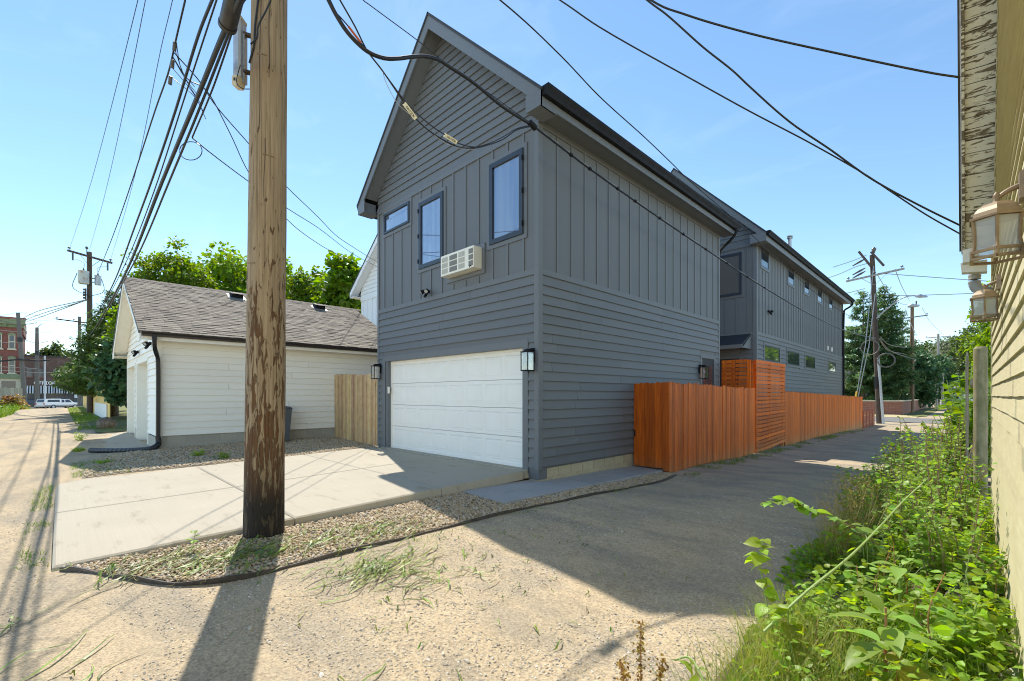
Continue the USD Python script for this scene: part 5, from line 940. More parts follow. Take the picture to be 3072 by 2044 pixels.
WIRES['W1'] = [(-5.7, 1.9, 8.3), (-3.43, 4.2, 6.29), (-3.1, 4.53, 5.97), (-2.31, 5.34, 5.34), (-1.84, 5.81, 4.97), (-1.34, 6.32, 4.6), (-.87, 6.8, 4.22), (-.67, 7.0, 4.03), (-.37, 7.3, 3.75), (-.085, 7.585, 3.52)]
WIRES['W2'] = [(-5.7, 1.9, 10.0), (-2.7, 4.94, 6.29), (-2.54, 5.1, 6.12), (-2.23, 5.42, 5.73), (-1.99, 5.66, 5.46), (-1.84, 5.81, 5.26), (-1.51, 6.15, 4.85), (-1.17, 6.49, 4.52), (-.87, 6.8, 4.215), (-.67, 7.0, 4.045), (-.36, 7.3, 3.81), (-.085, 7.58, 3.62)]
GL = 'cables strung along the left alley'
for key, r, lab in (('L1', .008, 'thin high wire farthest left, to the left end of the transformer pole arm'), ('L2', .008, 'thin high wire to the pin on top of the transformer pole'), ('L3', .008, 'thin high wire to the right end of the transformer pole arm'),
    ('L4', .013, 'twisted black service cable with the tap-off bundle on it'), ('L5', .017, 'thick black cable between the tapped cable and the splice case'), ('L6', .009, 'thin cable just left of the thickest black cable'), ('L7', .026, 'thickest black cable running into the splice case'), ('L8', .015, 'black cable beside the thickest cable under the splice case'), ('L9', .010, 'thin cable that turns off in a loop toward the white house')):
    wire(key, 'overhead_cable', lab, r, cat='cable')
for key, r, lab in (('D1', .010, 'upper drop wire from the tap-off bundle to the white house'), ('D2', .010, 'lower drop wire from the tap-off bundle to the white house'), ('D3', .008, 'drop wire from the small loop to the white house')): wire(key, 'drop_wire', lab, r)
t = thing('wire_tap', 'tangle of small connectors where the drop wires leave the twisted cable', 'wire connector'); c0 = V3(-8.84, 1.28, 7.0)
for k in range(5):
    p = [c0+V3(-.12*k+.1, .0, .18-.09*k), c0+V3(-.2-.05*k, .12+.05*k, -.1-.06*k), c0+V3(-.5-.1*k, .35+.06*k, -.12-.07*k)]; obj(t, 'jumper', G().tube(catmull(p, 5), .006, 5), 'wire', smooth=True)
for k in range(3): obj(t, 'connector', G().tube([c0+V3(.05-.2*k, 0, .15-.17*k), c0+V3(-.03-.2*k, 0, .05-.17*k)], .028, 8), 'insulator', smooth=40)
lp = V3(-7.60, 1.30, 5.17); single('wire_loop', G().tube([lp+V3(-.1+.16*math.cos(a)*.7, .16*math.cos(a)*.7, -.14+.13*math.sin(a)) for a in np.linspace(0, 2*math.pi, 20)], .006, 5), 'wire', 'small round loop of slack wire at the turn of the thin cable', 'cable')
for key, r, lab, m in (('C1', .025, 'thick black cable with an S bend in front of the gable', 'wire'), ('C1b', .020, 'lashed black cable running along the side of the grey houses to the far pole', 'wire'), ('C2', .010, 'black cable carrying the upper caution tag, sagging in front of the gable', 'wire'), ('C3', .008, 'black cable carrying the lower caution tag, sagging in front of the gable', 'wire'),
    ('C5', .004, 'loose thin grey wire hanging beside the tagged cables', 'wire_bright'), ('C4', .006, 'thin straight wire crossing the gable peak', 'wire'), ('W5', .011, 'black cable from top centre down past the roof of the long house', 'wire'), ('W1', .008, 'lower wire ending at the yellow house eave', 'wire'), ('W2', .010, 'wavy twisted wire joining the lower wire to the yellow house', 'wire'), ('W3', .010, 'topmost wire ending at the yellow house eave', 'wire')):
    wire(key, 'overhead_cable', lab, r, m)
p = catmull(WIRES['C1b'], 6); single('lashed_strand', G().tube(p+V3(.0, 0, .022)+np.stack([0*p[:, 0], 0*p[:, 0], .006*np.sin(np.arange(len(p))*2.1)], 1), .008, 5), 'wire_bright', 'bright metal strand lashed along the cable beside the grey houses', 'cable', smooth=True)
for k in range(0, len(p)-1, 3):
    if k > 60: break
single('cable_clamp', G().tube([p[0]-V3(0, .08, -.02), p[0]+V3(0, .07, -.02)], .05, 10), 'black_metal', 'black clamp where the cables meet at the house corner', 'clamp', smooth=40)
g = G()
for y in (6.75, 7.4, 8.1, 9.0, 10.0, 11.2, 12.5, 14, 15.5, 17.2): 
    i = int(np.argmin(abs(p[:, 1]-y))); g.tube([p[i]-(p[i+1]-p[i-1])*.02/np.linalg.norm(p[i+1]-p[i-1])*1.5, p[i]+(p[i+1]-p[i-1])*.02/np.linalg.norm(p[i+1]-p[i-1])*1.5], .032, 8)
single('lashing_clips', g, 'black_metal', 'row of black lashing clips on the cable beside the grey houses', 'clip', kind='stuff')
for key, lab in (('TAG1', 'upper left cream CAUTION tag on the sagging cable'), ('TAG2', 'lower right cream CAUTION tag on the sagging cable')):
    a, b = map(lambda q: V3(*q), WIRES[key]); d = b-a; L_ = np.linalg.norm(d); d /= L_; t = thing('cable_tag', lab, 'tag'); up = np.cross(np.cross(d, [0, 0, 1.]), d); up /= np.linalg.norm(up); n = np.cross(d, up)
    mid = (a+b)/2; tocam = V3(0, 0, 1.6)-mid; tocam -= d*(tocam@d); tocam /= np.linalg.norm(tocam); upx = np.cross(tocam, d)
    if upx[2] < 0: upx = -upx
    hw = .027; q = lambda s_, u_, h_: mid+d*s_+upx*u_+tocam*h_
    obj(t, 'sleeve', G().hexa([q(s_, u_, h_) for h_ in (-.02, .02) for s_, u_ in ((-L_/2, -hw), (L_/2, -hw), (L_/2, hw), (-L_/2, hw))]), 'tag_cream')
    tm = meshkit.text_mesh('CAUTION', .026, .001, True); v = np.array(tm.vertices); v[:, 0] -= v[:, 0].mean(); v[:, 1] -= .013; sgn = 1 if d @ rt > 0 else -1
    obj(t, 'lettering', (np.array([mid+d*sgn*x*.9+upx*y+tocam*(.0205+z) for x, y, z in v]), np.array(tm.faces)), 'letter_dark')
wire('ORG', 'orange_marker', 'orange marker sleeve on the cable left of the gable', .014, 'orange_tape', cat='marker')
WIRES['E1'] = [(x, y, z+.23) for x, y, z in WIRES['E1']]; WIRES['E3'] = [(x, y, z+.17) for x, y, z in WIRES['E3']]; wire('E1', 'box_lead', 'small black lead hanging in a curve under the terminal box', .005); wire('E2', 'box_lead', 'bent black lead running across the pole above the terminal box', .009); wire('E3', 'box_lead', 'black lead entering the top of the terminal box', .013)

# ------------------------------------------------------------ far poles
def crossarm(t, c, half, ax, pins=3, m='creosote', z=0, braces=True, tilt=0.0):
    ax = V3(*ax); ax /= np.linalg.norm(ax); tv = V3(0, 0, tilt); a, b = c-(ax*half-tv), c+(ax*half-tv); arm = obj(t, 'crossarm', G().bar(a, b, .12, .13), m)
    for k in np.linspace(-.92, .92, pins):
        q = c+(ax*half-tv)*k; obj(t, 'insulator', G().tube([q+V3(0, 0, .06), q+V3(0, 0, .17), q+V3(0, 0, .18), q+V3(0, 0, .24), q+V3(0, 0, .28)], [.02, .02, .10, .08, .03], 8), 'insulator', smooth=40)
    if braces:
        for s in (-1, 1): obj(t, 'brace', G().bar(c+(ax*half-tv)*.45*s-V3(0, 0, .04), c-V3(0, 0, .75), .05, .02), m)
def shaft(t, base, top, r0, r1, m): obj(t, 'shaft', G().tube([V3(*base)+(V3(*top)-V3(*base))*q for q in np.linspace(0, 1, 8)], np.linspace(r0, r1, 8), 12), m, smooth=50)
tp = thing('transformer_pole', 'dark utility pole with two transformer cans above the cedar trees', 'utility pole')
shaft(tp, (-45, 1.55, .3), (-45, 1.50, 12.0), .19, .14, 'creosote'); crossarm(tp, V3(-44.8, 1.55, 11.62), 1.2, (.12, 1, 0), 2, tilt=.24)
obj(tp, 'top_pin', G().tube([(-44.9, 1.36, 11.8), (-44.9, 1.36, 12.15)], .025, 6).tube([(-44.9, 1.36, 12.15), (-44.9, 1.36, 12.25), (-44.9, 1.36, 12.35)], [.05, .10, .04], 8), 'insulator', smooth=40)
for (dy, z0, z1, r_, m, lab) in ((-.36, 9.58, 10.5, .30, 'rusty', 'pale transformer can streaked with rust'), (.40, 9.62, 10.3, .19, 'galv', 'smaller grey-blue transformer can')):
    c = V3(-44.65, 1.55+dy, 0); tc = obj(tp, 'transformer_can', G().tube([c+V3(0, 0, z0), c+V3(0, 0, z0+.05), c+V3(0, 0, z1-.08), c+V3(0, 0, z1)], [r_*.92, r_, r_, r_*1.05], 16), m, lab, smooth=40)
    obj(tc, 'bushing', G().tube([c+V3(0, 0, z1), c+V3(0, 0, z1+.1), c+V3(0, 0, z1+.2)], [.07, .05, .025], 8), 'insulator', smooth=40); obj(tc, 'band', G().tube([c+V3(0, 0, z0+.2), c+V3(0, 0, z0+.24)], r_*1.02, 16), 'galv', smooth=40)
    obj(tc, 'lead', G().tube(catmull([c+V3(0, 0, z1+.2), c+V3(.1, -dy*.1, z1+.5), c+V3(0, dy*.5, z1+.7), c+V3(0, dy*1.2, z1+.75)], 4), .012, 5), 'wire', smooth=True)
    obj(tp, 'mount', G().bar(c+V3(0, 0, z1-.2), V3(-45, 1.54, z1-.2), .08, .06).bar(c+V3(0, 0, z0+.2), V3(-45, 1.54, z0+.2), .08, .06), 'galv')
for dy in (-.92, .92): obj(tp, 'fuse_cutout', G().bar(V3(-44.6, 1.55+dy, 11.5-.2*dy), V3(-44.55, 1.55+dy, 10.95-.2*dy), .10, .09), 'insulator')
obj(tp, 'secondary_rack', G().bar((-44.8, 1.3, 9.3), (-44.8, 1.3, 8.5), .08, .08), 'insulator')
for k in range(4): obj(tp, 'spool', G().tube([(-44.75, 1.16, 9.2-.2*k), (-44.75, 1.3, 9.2-.2*k)], .07, 8), 'insulator', smooth=40)
for k, (yy, z0, zz1) in enumerate(((.85, 9.9, 8.8), (2.1, 9.9, 8.7))): obj(tp, 'lead', G().tube(catmull([(-44.7, yy, z0+.4), (-44.6, yy-.2+.35*k, z0-.7), (-44.7, 1.4, zz1)], 6), .022, 5), 'wire', smooth=True)
p2 = thing('street_pole', 'grey utility pole in front of the red brick building', 'utility pole'); shaft(p2, (-112, -4.15, -.7), (-112, -5.0, 15.4), .34, .24, 'street_wood'); obj(p2, 'collar', G().tube([(-112, -4.75, 10.6), (-112, -4.78, 11.3)], .33, 12), 'far_black', smooth=40)
for s in (-1, 1): obj(p2, 'insulator_arm', G().bar((-112, -4.95, 13.3), (-112, -4.95+2.4*s*.9, 14.0), .1, .1), 'insulator')
p3 = thing('street_pole', 'thinner brown pole in front of the OFFICE front', 'utility pole'); shaft(p3, (-114, -2.85, -.7), (-114, -2.85, 13.4), .32, .22, 'street_wood'); obj(p3, 'collar', G().tube([(-114, -2.85, 8.6), (-114, -2.85, 9.3)], .30, 12), 'far_black', smooth=40)
obj(p3, 'insulator_arm', G().bar((-114, -4.2, 11.1), (-114, -2.85, 10.6), .09, .09).bar((-114, -1.5, 11.1), (-114, -2.85, 10.6), .09, .09).bar((-114, -2.85, 13.3), (-114, -2.2, 14.2), .09, .09), 'insulator'); obj(p3, 'conduit', G().tube([(-113.6, -1.9, -.7), (-113.6, -1.9, 8.5)], .12, 8), 'galv', smooth=40)
p4 = thing('street_pole', 'pole with a short crossarm half hidden by the cedar', 'utility pole'); shaft(p4, (-78, 1.7, .2), (-78, 1.7, 11.4), .2, .15, 'street_wood'); crossarm(p4, V3(-77.8, 1.2, 10.75), 1.6, (.0, 1, 0), 3, tilt=.1)
for key, lab in (('F1', 'highest of the three lines from the transformer pole to the grey pole'), ('F2', 'middle of the three lines from the transformer pole to the grey pole'), ('F3', 'lowest of the three lines from the transformer pole to the grey pole')): wire(key, 'power_line', lab, .035, 'wire_gray', cat='power line')
for i, key in enumerate(('F4', 'F5', 'F6', 'F7', 'F8', 'F9', 'F10')): wire(key, 'power_line', ['wire crossing before the second floor windows of the brick building', 'wire just under the cornice of the brick building', 'wire above the shopfront of the brick building', 'lowest wire crossing the OFFICE building', 'high thin wire leaving the grey pole to the right', 'wire left of the grey pole top', 'thin wire level with the brick building roof'][i], .035, 'wire_bright', cat='power line')
single('street_cable', G().tube([(-111.5, -6.99, 7.2), (-111.5, -4.9, 7.6), (-111.5, -2.7, 7.5), (-111.5, -1.2, 7.7)], .14, 6), 'wire', 'thick dark cable across the brown building front', 'cable', smooth=True)
R1 = thing('corner_pole', 'dark leaning pole with angled braces and crossarm beside the long house', 'utility pole')
b1, t1 = V3(-4.77, 43.5, -.7), V3(-5.22, 43.5, 12.2); shaft(R1, b1, t1, .20, .15, 'creosote'); crossarm(R1, V3(-5.05, 43.3, 10.62), 1.75, (1, .35, 0), 3, 'gray_pole', tilt=-.28)
obj(R1, 'top_brace', G().bar((-5.25, 43.4, 11.3), (-6.0, 43.3, 12.6), .16, .14).bar((-5.25, 43.3, 12.4), (-4.5, 43.2, 11.2), .16, .14), 'creosote'); obj(R1, 'top_insulator', G().tube([(-5.1, 43.4, 12.3), (-5.1, 43.4, 12.6), (-5.1, 43.4, 12.75)], [.05, .16, .05], 8), 'insulator', smooth=40)
for k, (dx, z) in enumerate(((-.9, 11.9), (-1.0, 11.2), (-.8, 10.95))): obj(R1, 'insulator', G().tube([(-5.6, 43.4, z+.1), (-5.9, 43.4, z-.05), (-6.4, 43.4, z-.3)], [.03, .08, .04], 8), 'insulator', smooth=40)
obj(R1, 'conduit', G().tube([(-4.52, 43.2, -.6), (-4.82, 43.2, 4.4)], .085, 8), 'galv', 'pale metal conduit up the foot of the pole', smooth=40)
obj(R1, 'street_light_arm', G().tube(catmull([(-4.95, 43.4, 7.4), (-4.2, 43.2, 8.1), (-3.5, 43.1, 8.6), (-2.9, 43.0, 8.7), (-2.6, 43.0, 8.6)], 4), .045, 6), 'galv', smooth=40); obj(R1, 'street_light', G().tube([(-2.75, 43, 8.62), (-2.5, 43, 8.62), (-2.1, 43, 8.5)], [.06, .14, .05], 8), 'galv', smooth=40)
obj(R1, 'cable_coil', G().tube([(-5.3+.55*math.cos(a), 43.1, 5.2+.55*math.sin(a)) for a in np.linspace(0, 2*math.pi, 24)], .035, 5).tube([(-4.35+.5*math.cos(a), 43.1, 4.2+.5*math.sin(a)) for a in np.linspace(0, 2*math.pi, 24)], .05, 5), 'wire_gray', smooth=True); obj(R1, 'meter_box', G().box((-5.05, 43.15, 2.1), (-4.9, 43.3, 3.0)), 'far_black')
single('guy_wire', G().tube([(-5.1, 43.2, 11.3), (-5.45, 42.2, 5.3), (-5.95, 40.5, .2)], .028, 6), 'wire_bright', 'left one of the two bright guy wires before the spruce', 'guy wire', smooth=True); single('guy_wire', G().tube([(-5.0, 43.2, 9.2), (-5.25, 42.3, 5.3), (-5.9, 40.6, .1)], .028, 6), 'wire_bright', 'right one of the two bright guy wires before the spruce', 'guy wire', smooth=True)
single('guy_guard', G().tube([(-5.8, 41.0, 1.9), (-5.97, 40.45, .0)], .05, 8), 'yellow_plastic', 'yellow guard on the guy wires behind the orange fence end', 'guard', smooth=40)
R2_ = thing('lane_pole', 'brown pole with a short crossarm beyond the brick garden wall', 'utility pole'); shaft(R2_, (-4.92, 72, -.5), (-4.86, 72, 12.2), .24, .17, 'brown_pole'); crossarm(R2_, V3(-4.8, 71.8, 10.9), 1.35, (1, .15, 0), 2, 'gray_pole', braces=False, tilt=-.1); obj(R2_, 'top_pin', G().tube([(-4.5, 72, 12.1), (-4.5, 72, 12.8)], .07, 6), 'insulator', smooth=40); obj(R2_, 'lamp_hood', G().tube([(-5.3, 71.9, 12.2), (-4.9, 71.9, 12.3), (-4.2, 71.9, 12.2)], [.1, .25, .1], 8), 'galv', smooth=40)
single('guy_wire', G().tube([(-5.1, 72, 5.5), (-6.1, 68.5, -.2)], .035, 6), 'wire_bright', 'guy wire of the brown lane pole', 'guy wire', smooth=True); single('guy_guard', G().tube([(-5.65, 70, 2.6), (-6.1, 68.5, -.2)], .07, 8), 'yellow_plastic', 'yellow guard on the guy wire beside the brick garden wall', 'guard', smooth=40)
R3 = thing('far_lane_pole', 'distant thin pole with crossarm above the lane trees', 'utility pole'); shaft(R3, (-3.9, 108, -.4), (-3.9, 108, 12.3), .22, .16, 'gray_pole'); crossarm(R3, V3(-3.9, 107.8, 11.7), 1.6, (1, 0, 0), 3, 'gray_pole', braces=False)
for k, x in enumerate((-4.9, -3.7, -3.1)): single('lane_post', G().tube([(x, 95+2*k, -.4), (x+.08, 95+2*k, 4.6+.3*k)], .19-.03*k, 8), 'gray_pole', ['leftmost of three bare posts down the lane', 'middle of three bare posts down the lane', 'rightmost of three bare posts down the lane'][k], 'post', smooth=40)
for i, key in enumerate(('G1', 'G2', 'G3', 'G4', 'G5', 'G6', 'G7', 'G8', 'G9', 'G10', 'G11', 'G12')): wire(key, 'power_line', ['upper wire from the corner pole to the right behind the lanterns', 'lower wire from the corner pole to the right behind the lanterns', 'topmost wire left of the corner pole', 'second wire left of the corner pole', 'third wire left of the corner pole just over the roof', 'wire from the right end of the corner pole arm to the lane pole', 'sagging wire from the corner pole to the lane pole lamp', 'wire from the lane pole to the distant pole', 'thin wire coming down left of the lane pole', 'uppermost comm cable between the corner pole and lane pole', 'middle comm cable between the corner pole and lane pole', 'lowest comm cable between the corner pole and lane pole'][i], .022 if i < 9 else .035, 'wire_gray', cat='power line')

# ------------------------------------------------------------ far buildings and vehicles
bb = thing('brick_building', 'red brick three-storey building with green cornice at the end of the left alley', 'building')
BX = -136.0; Fb = Face((BX, 0, 0), (0, 1, 0), (1, 0, 0))
obj(bb, 'wall', G().box((BX-12, -30, -1), (BX, -5.5, 15.3)), 'brick_far')
obj(bb, 'cornice', Fb.box(-30.3, -5.0, 15.9, 16.9, -.2, .9).box((BX-12, -30, 15.3), (BX+.35, -5.25, 15.9)), 'green_trim'); obj(bb, 'roof_edge', Fb.box(-30.4, -4.9, 16.9, 17.3, -.2, 1.0), 'brick_far'); obj(bb, 'side_parapet', G().box((BX-12, -5.5, 14), (BX-.2, -5.3, 17)), 'brick_far')
for k in range(14): obj(bb, 'bracket', Fb.box(-29.6+1.8*k, -29.25+1.8*k, 15.3, 15.95, .0, .7), 'green_trim')
for z0, z1 in ((11.0, 14.1), (6.1, 9.4)):
    for k in range(7):
        u = -6.9-1.78*k; 
        w = obj(bb, 'window', Fb.frame(u-.46, u+.46, z0, z1-.3, .11, .0, .12), 'cream_far'); obj(w, 'pane', Fb.box(u-.35, u+.35, z0+.11, z1-.41, .0, .05), 'glass_far'); obj(w, 'sash_bar', Fb.box(u-.35, u+.35, (z0+z1)/2-.15, (z0+z1)/2-.02, .051, .1), 'cream_far'); obj(w, 'sill', Fb.box(u-.65, u+.65, z0-.25, z0, 0, .3), 'cream_far')
        g = G(); g.poly([(u+.62*math.cos(a), z1-.35+.5*math.sin(a)) for a in np.linspace(0, math.pi, 12)], .01, .2, lambda a, b, d: tuple(Fb.pt(a, d, b))); obj(w, 'hood', g, 'green_trim')
obj(bb, 'shop_cornice', Fb.box(-30, -5.5, 5.0, 5.9, 0, .6), 'green_trim'); obj(bb, 'shop_front', Fb.box(-30, -5.6, -.6, 5.0, 0, .15), 'cream_far')
for k in range(6): obj(bb, 'shop_window', Fb.box(-8.3-2.6*k, -6.4-2.6*k, 1.2, 4.5, .151, .2), 'glass_far')
ob = thing('office_building', 'brown brick building lettered OFFICE with striped awnings', 'building')
OX = -135.0; Fo = Face((OX, 0, 0), (0, 1, 0), (1, 0, 0)); obj(ob, 'wall', G().box((OX-10, -5.4, -1), (OX, 9, 9.6)), 'brick_brown'); obj(ob, 'coping', G().box((OX-10, -5.45, 9.6), (OX+.15, 9, 9.85)), 'far_black')
for u in (-4.4, -2.65, -.6, 1.4): w = obj(ob, 'window', Fo.box(u-.45, u+.42, 5.4, 7.1, .0, .04), 'glass_far'); obj(w, 'sill', Fo.box(u-.55, u+.52, 5.2, 5.4, 0, .15), 'brick_far')
tm = meshkit.text_mesh('OFFICE', .62, .06, True); v = np.array(tm.vertices); sx = 3.1/(v[:, 0].max()-v[:, 0].min()); adv = np.array([Fo.pt(-3.87+q[0]*sx, .05+q[2], 3.88+q[1]) for q in v]); obj(ob, 'lettering', (adv, np.array(tm.faces)), 'letter_white')
for a, b in ((-4.8, -2.97), (-2.87, -.86), (-.8, .66), (.78, 2.0)):
    g = G(); g.hexa([Fo.pt(u, d, z) for u, d, z in ((a, .05, 3.5), (b, .05, 3.5), (b, 1.1, 2.05), (a, 1.1, 2.05), (a, .05, 3.6), (b, .05, 3.6), (b, 1.12, 2.15), (a, 1.12, 2.15))]); obj(ob, 'awning', g, 'stripes'); obj(ob, 'shop_window', Fo.box(a, b, -.6, 3.4, .0, .04), 'glass_far')
obj(ob, 'door', Fo.box(2.1, 4.2, -.7, 2.6, .0, .06), 'bin_gray'); obj(ob, 'notice', Fo.box(2.15, 2.95, 1.1, 1.8, .07, .1), 'far_white')
def wheel(t, c, ax, r, w):
    ax = V3(*ax)/np.linalg.norm(ax); k = obj(t, 'wheel', G().tube([c-ax*w/2, c+ax*w/2], r, 16), 'tyre', smooth=40); obj(k, 'rim', G().tube([c-ax*(w/2+.01), c+ax*(w/2+.01)], r*.55, 12), 'galv', smooth=40)
def car(name, label, cat, loc, head, prof, width, m, glass, wheels, wr=.36, extra=None, group=None, lower=None):
    """prof: side outline (length, height) extruded over the width; head: heading in degrees"""
    t = thing(name, label, cat, group); a = math.radians(head); u = V3(math.cos(a), math.sin(a), 0); n = V3(-math.sin(a), math.cos(a), 0); o = V3(*loc)
    f = lambda x, z, y: tuple(o+u*x+n*(y*(1-.16*max(0, z-.95)))+V3(0, 0, z)); g = G(); g.poly(prof, -width/2, width/2, f); obj(t, 'body', g, m)
    for q in glass:
        for s in (-1, 1):
            g = G(); g.poly(q, s*width/2-.012*(s < 0), s*width/2+.012*(s > 0), f); obj(t, 'side_window', g, 'glass_far')
    if lower:
        for s in (-1, 1): g = G(); g.poly(lower, s*width/2-.01*(s < 0), s*width/2+.01*(s > 0), f); obj(t, 'lower_panel', g, 'car_gray')
    for x in wheels:
        for s in (-1, 1): wheel(t, o+u*x+n*s*(width/2-.12)+V3(0, 0, wr), n, wr, .26)
    return t, f, o, u, n
tk, f, o, u, n = car('pickup_truck', 'white pickup truck with a camper shell parked across the alley end', 'pickup truck', (-112.5, -2.0, -.74), 125, [(-.5, .45), (5.0, .45), (5.1, .7), (5.0, 1.0), (3.9, 1.12), (3.25, 1.68), (2.0, 1.72), (1.9, 1.78), (-.35, 1.74), (-.55, 1.05), (-.55, .6)], 1.95, 'car_white',
    [[(-.1, 1.22), (1.75, 1.22), (1.75, 1.6), (.0, 1.6)], [(2.0, 1.14), (2.45, 1.14), (2.45, 1.58), (2.05, 1.6)], [(2.6, 1.14), (3.6, 1.14), (3.2, 1.58), (2.6, 1.6)]], (.75, 4.1), .38, lower=[(-.55, .45), (5.0, .45), (5.0, .72), (-.55, .72)])
for s in (-1, 1): obj(tk, 'tail_lamp', G().hexa([f(x, z, y) for z in (.75, 1.05) for x, y in ((-.58, s*.78), (-.53, s*.78), (-.53, s*.97), (-.58, s*.97))]), 'red_lamp')
obj(tk, 'rear_window', G().hexa([f(x, z, y) for z, xa in ((1.2, -.525), (1.66, -.40)) for x, y in ((xa-.03, -.75), (xa+.01, -.75), (xa+.01, .75), (xa-.03, .75))]), 'glass_far'); obj(tk, 'bumper', G().hexa([f(x, z, y) for z in (.42, .62) for x, y in ((-.75, -.95), (-.5, -.95), (-.5, .95), (-.75, .95))]), 'galv')
cr, f, o, u, n = car('parked_car', 'dark blue wagon parked left of the white pickup truck', 'car', (-116.5, -5.1, -.74), 118, [(-.4, .35), (4.1, .35), (4.2, .8), (3.3, .98), (2.7, 1.5), (.2, 1.52), (-.3, 1.0), (-.45, .7)], 1.75, 'car_dark', [[(.1, 1.02), (2.9, 1.0), (2.55, 1.42), (.25, 1.44)]], (.5, 3.4), .33)
vn, f, o, u, n = car('delivery_van', 'white van parked far down the lane on the right', 'van', (-2.1, 108, -.4), -90, [(-2.6, .4), (2.7, .4), (2.8, .8), (2.6, 1.15), (1.9, 1.4), (1.4, 2.05), (-2.6, 2.1)], 1.95, 'car_white', [[(.2, 1.35), (1.6, 1.3), (1.25, 1.9), (.2, 1.9)]], (-1.8, 1.7), .36)
obj(vn, 'windscreen', G().hexa([f(x, z, y) for z, xa in ((1.42, 1.93), (2.0, 1.46)) for x, y in ((xa, -.85), (xa+.05, -.85), (xa+.05, .85), (xa, .85))]), 'glass_far'); obj(vn, 'grille', G().hexa([f(x, z, y) for z in (.6, .9) for x, y in ((2.72, -.7), (2.83, -.7), (2.83, .7), (2.72, .7))]), 'far_black')
lgar = thing('lane_garage', 'pale garage with grey roof beside the white van', 'garage'); obj(lgar, 'wall', G().box((-4.2, 122, -.5), (5, 130, 3.0)), 'far_white'); obj(lgar, 'roof', G().add([(-4.7, 121.5, 2.9), (5.5, 121.5, 2.9), (5.5, 126, 5), (-4.7, 126, 5)], [[0, 1, 2, 3]]).add([(-4.7, 130.5, 2.9), (5.5, 130.5, 2.9), (5.5, 126, 5), (-4.7, 126, 5)], [[0, 1, 2, 3]]), 'gray_roof'); obj(lgar, 'door', G().box((-3.6, 121.95, -.4), (-1, 121.99, 2.2)), 'car_gray')
bw = thing('brick_wall', 'low red brick garden wall with pale coping across the street', 'wall')
obj(bw, 'wall', G().box((-14, 62, -.8), (-4.95, 62.3, .98)).box((-5.25, 62.3, -.8), (-4.951, 100, .98)), 'brick'); obj(bw, 'coping', G().box((-14, 61.93, .98), (-4.88, 62.37, 1.10)).box((-5.32, 62.37, .98), (-4.88, 100, 1.10)), 'cream_far')
bgx = thing('far_brick_house', 'dark brick house behind the spruces across the street', 'house'); obj(bgx, 'wall', G().box((-24, 82, -.5), (-9.2, 92, 3.4)), 'brick_brown'); obj(bgx, 'roof', G().add([(-25, 81.3, 3.3), (-8.5, 81.3, 3.3), (-8.5, 87, 6), (-25, 87, 6)], [[0, 1, 2, 3]]).add([(-25, 92.7, 3.3), (-8.5, 92.7, 3.3), (-8.5, 87, 6), (-25, 87, 6)], [[0, 1, 2, 3]]), 'dark_shingle'); w = obj(bgx, 'window', G().box((-13, 81.9, 1), (-11.4, 81.98, 2.4)), 'yellow_board'); obj(bgx, 'window', G().box((-10.9, 81.9, 1.2), (-9.6, 81.98, 2.2)), 'glass_far')
yfn = thing('yellow_fence', 'yellow-tan board fence under the cedar along the left alley', 'fence'); x = -66.0; i = 0
while x < -29.5:
    w = .30 if x < -45 else .20; picket(0, yfn, (x, 1.72), (1, 0, 0), (0, -1, 0), w-.01, gz1(x, 1.7)+.0, 2.35+.15*math.sin(i*.7)*.2+(.0 if x < -45 else .25), 'yellow_board', dog=0, lean=R.uniform(-.01, .01)); x += w; i += 1
obj(yfn, 'panel', G().box((-42, 1.66, .3), (-31, 1.69, 1.15)), 'far_white', label='pale panel leaning on the fence')
ofn = thing('old_fence', 'grey weathered fence at the left edge in front of the brick building', 'fence')
for k in range(30): picket(0, ofn, (-82+.3*k*0, -3.6-.32*k), (0, 1, 0), (1, 0, 0), .30, -.3, 2.5+R.uniform(-.1, .1), 'gray_board', dog=0, lean=R.uniform(-.02, .02))
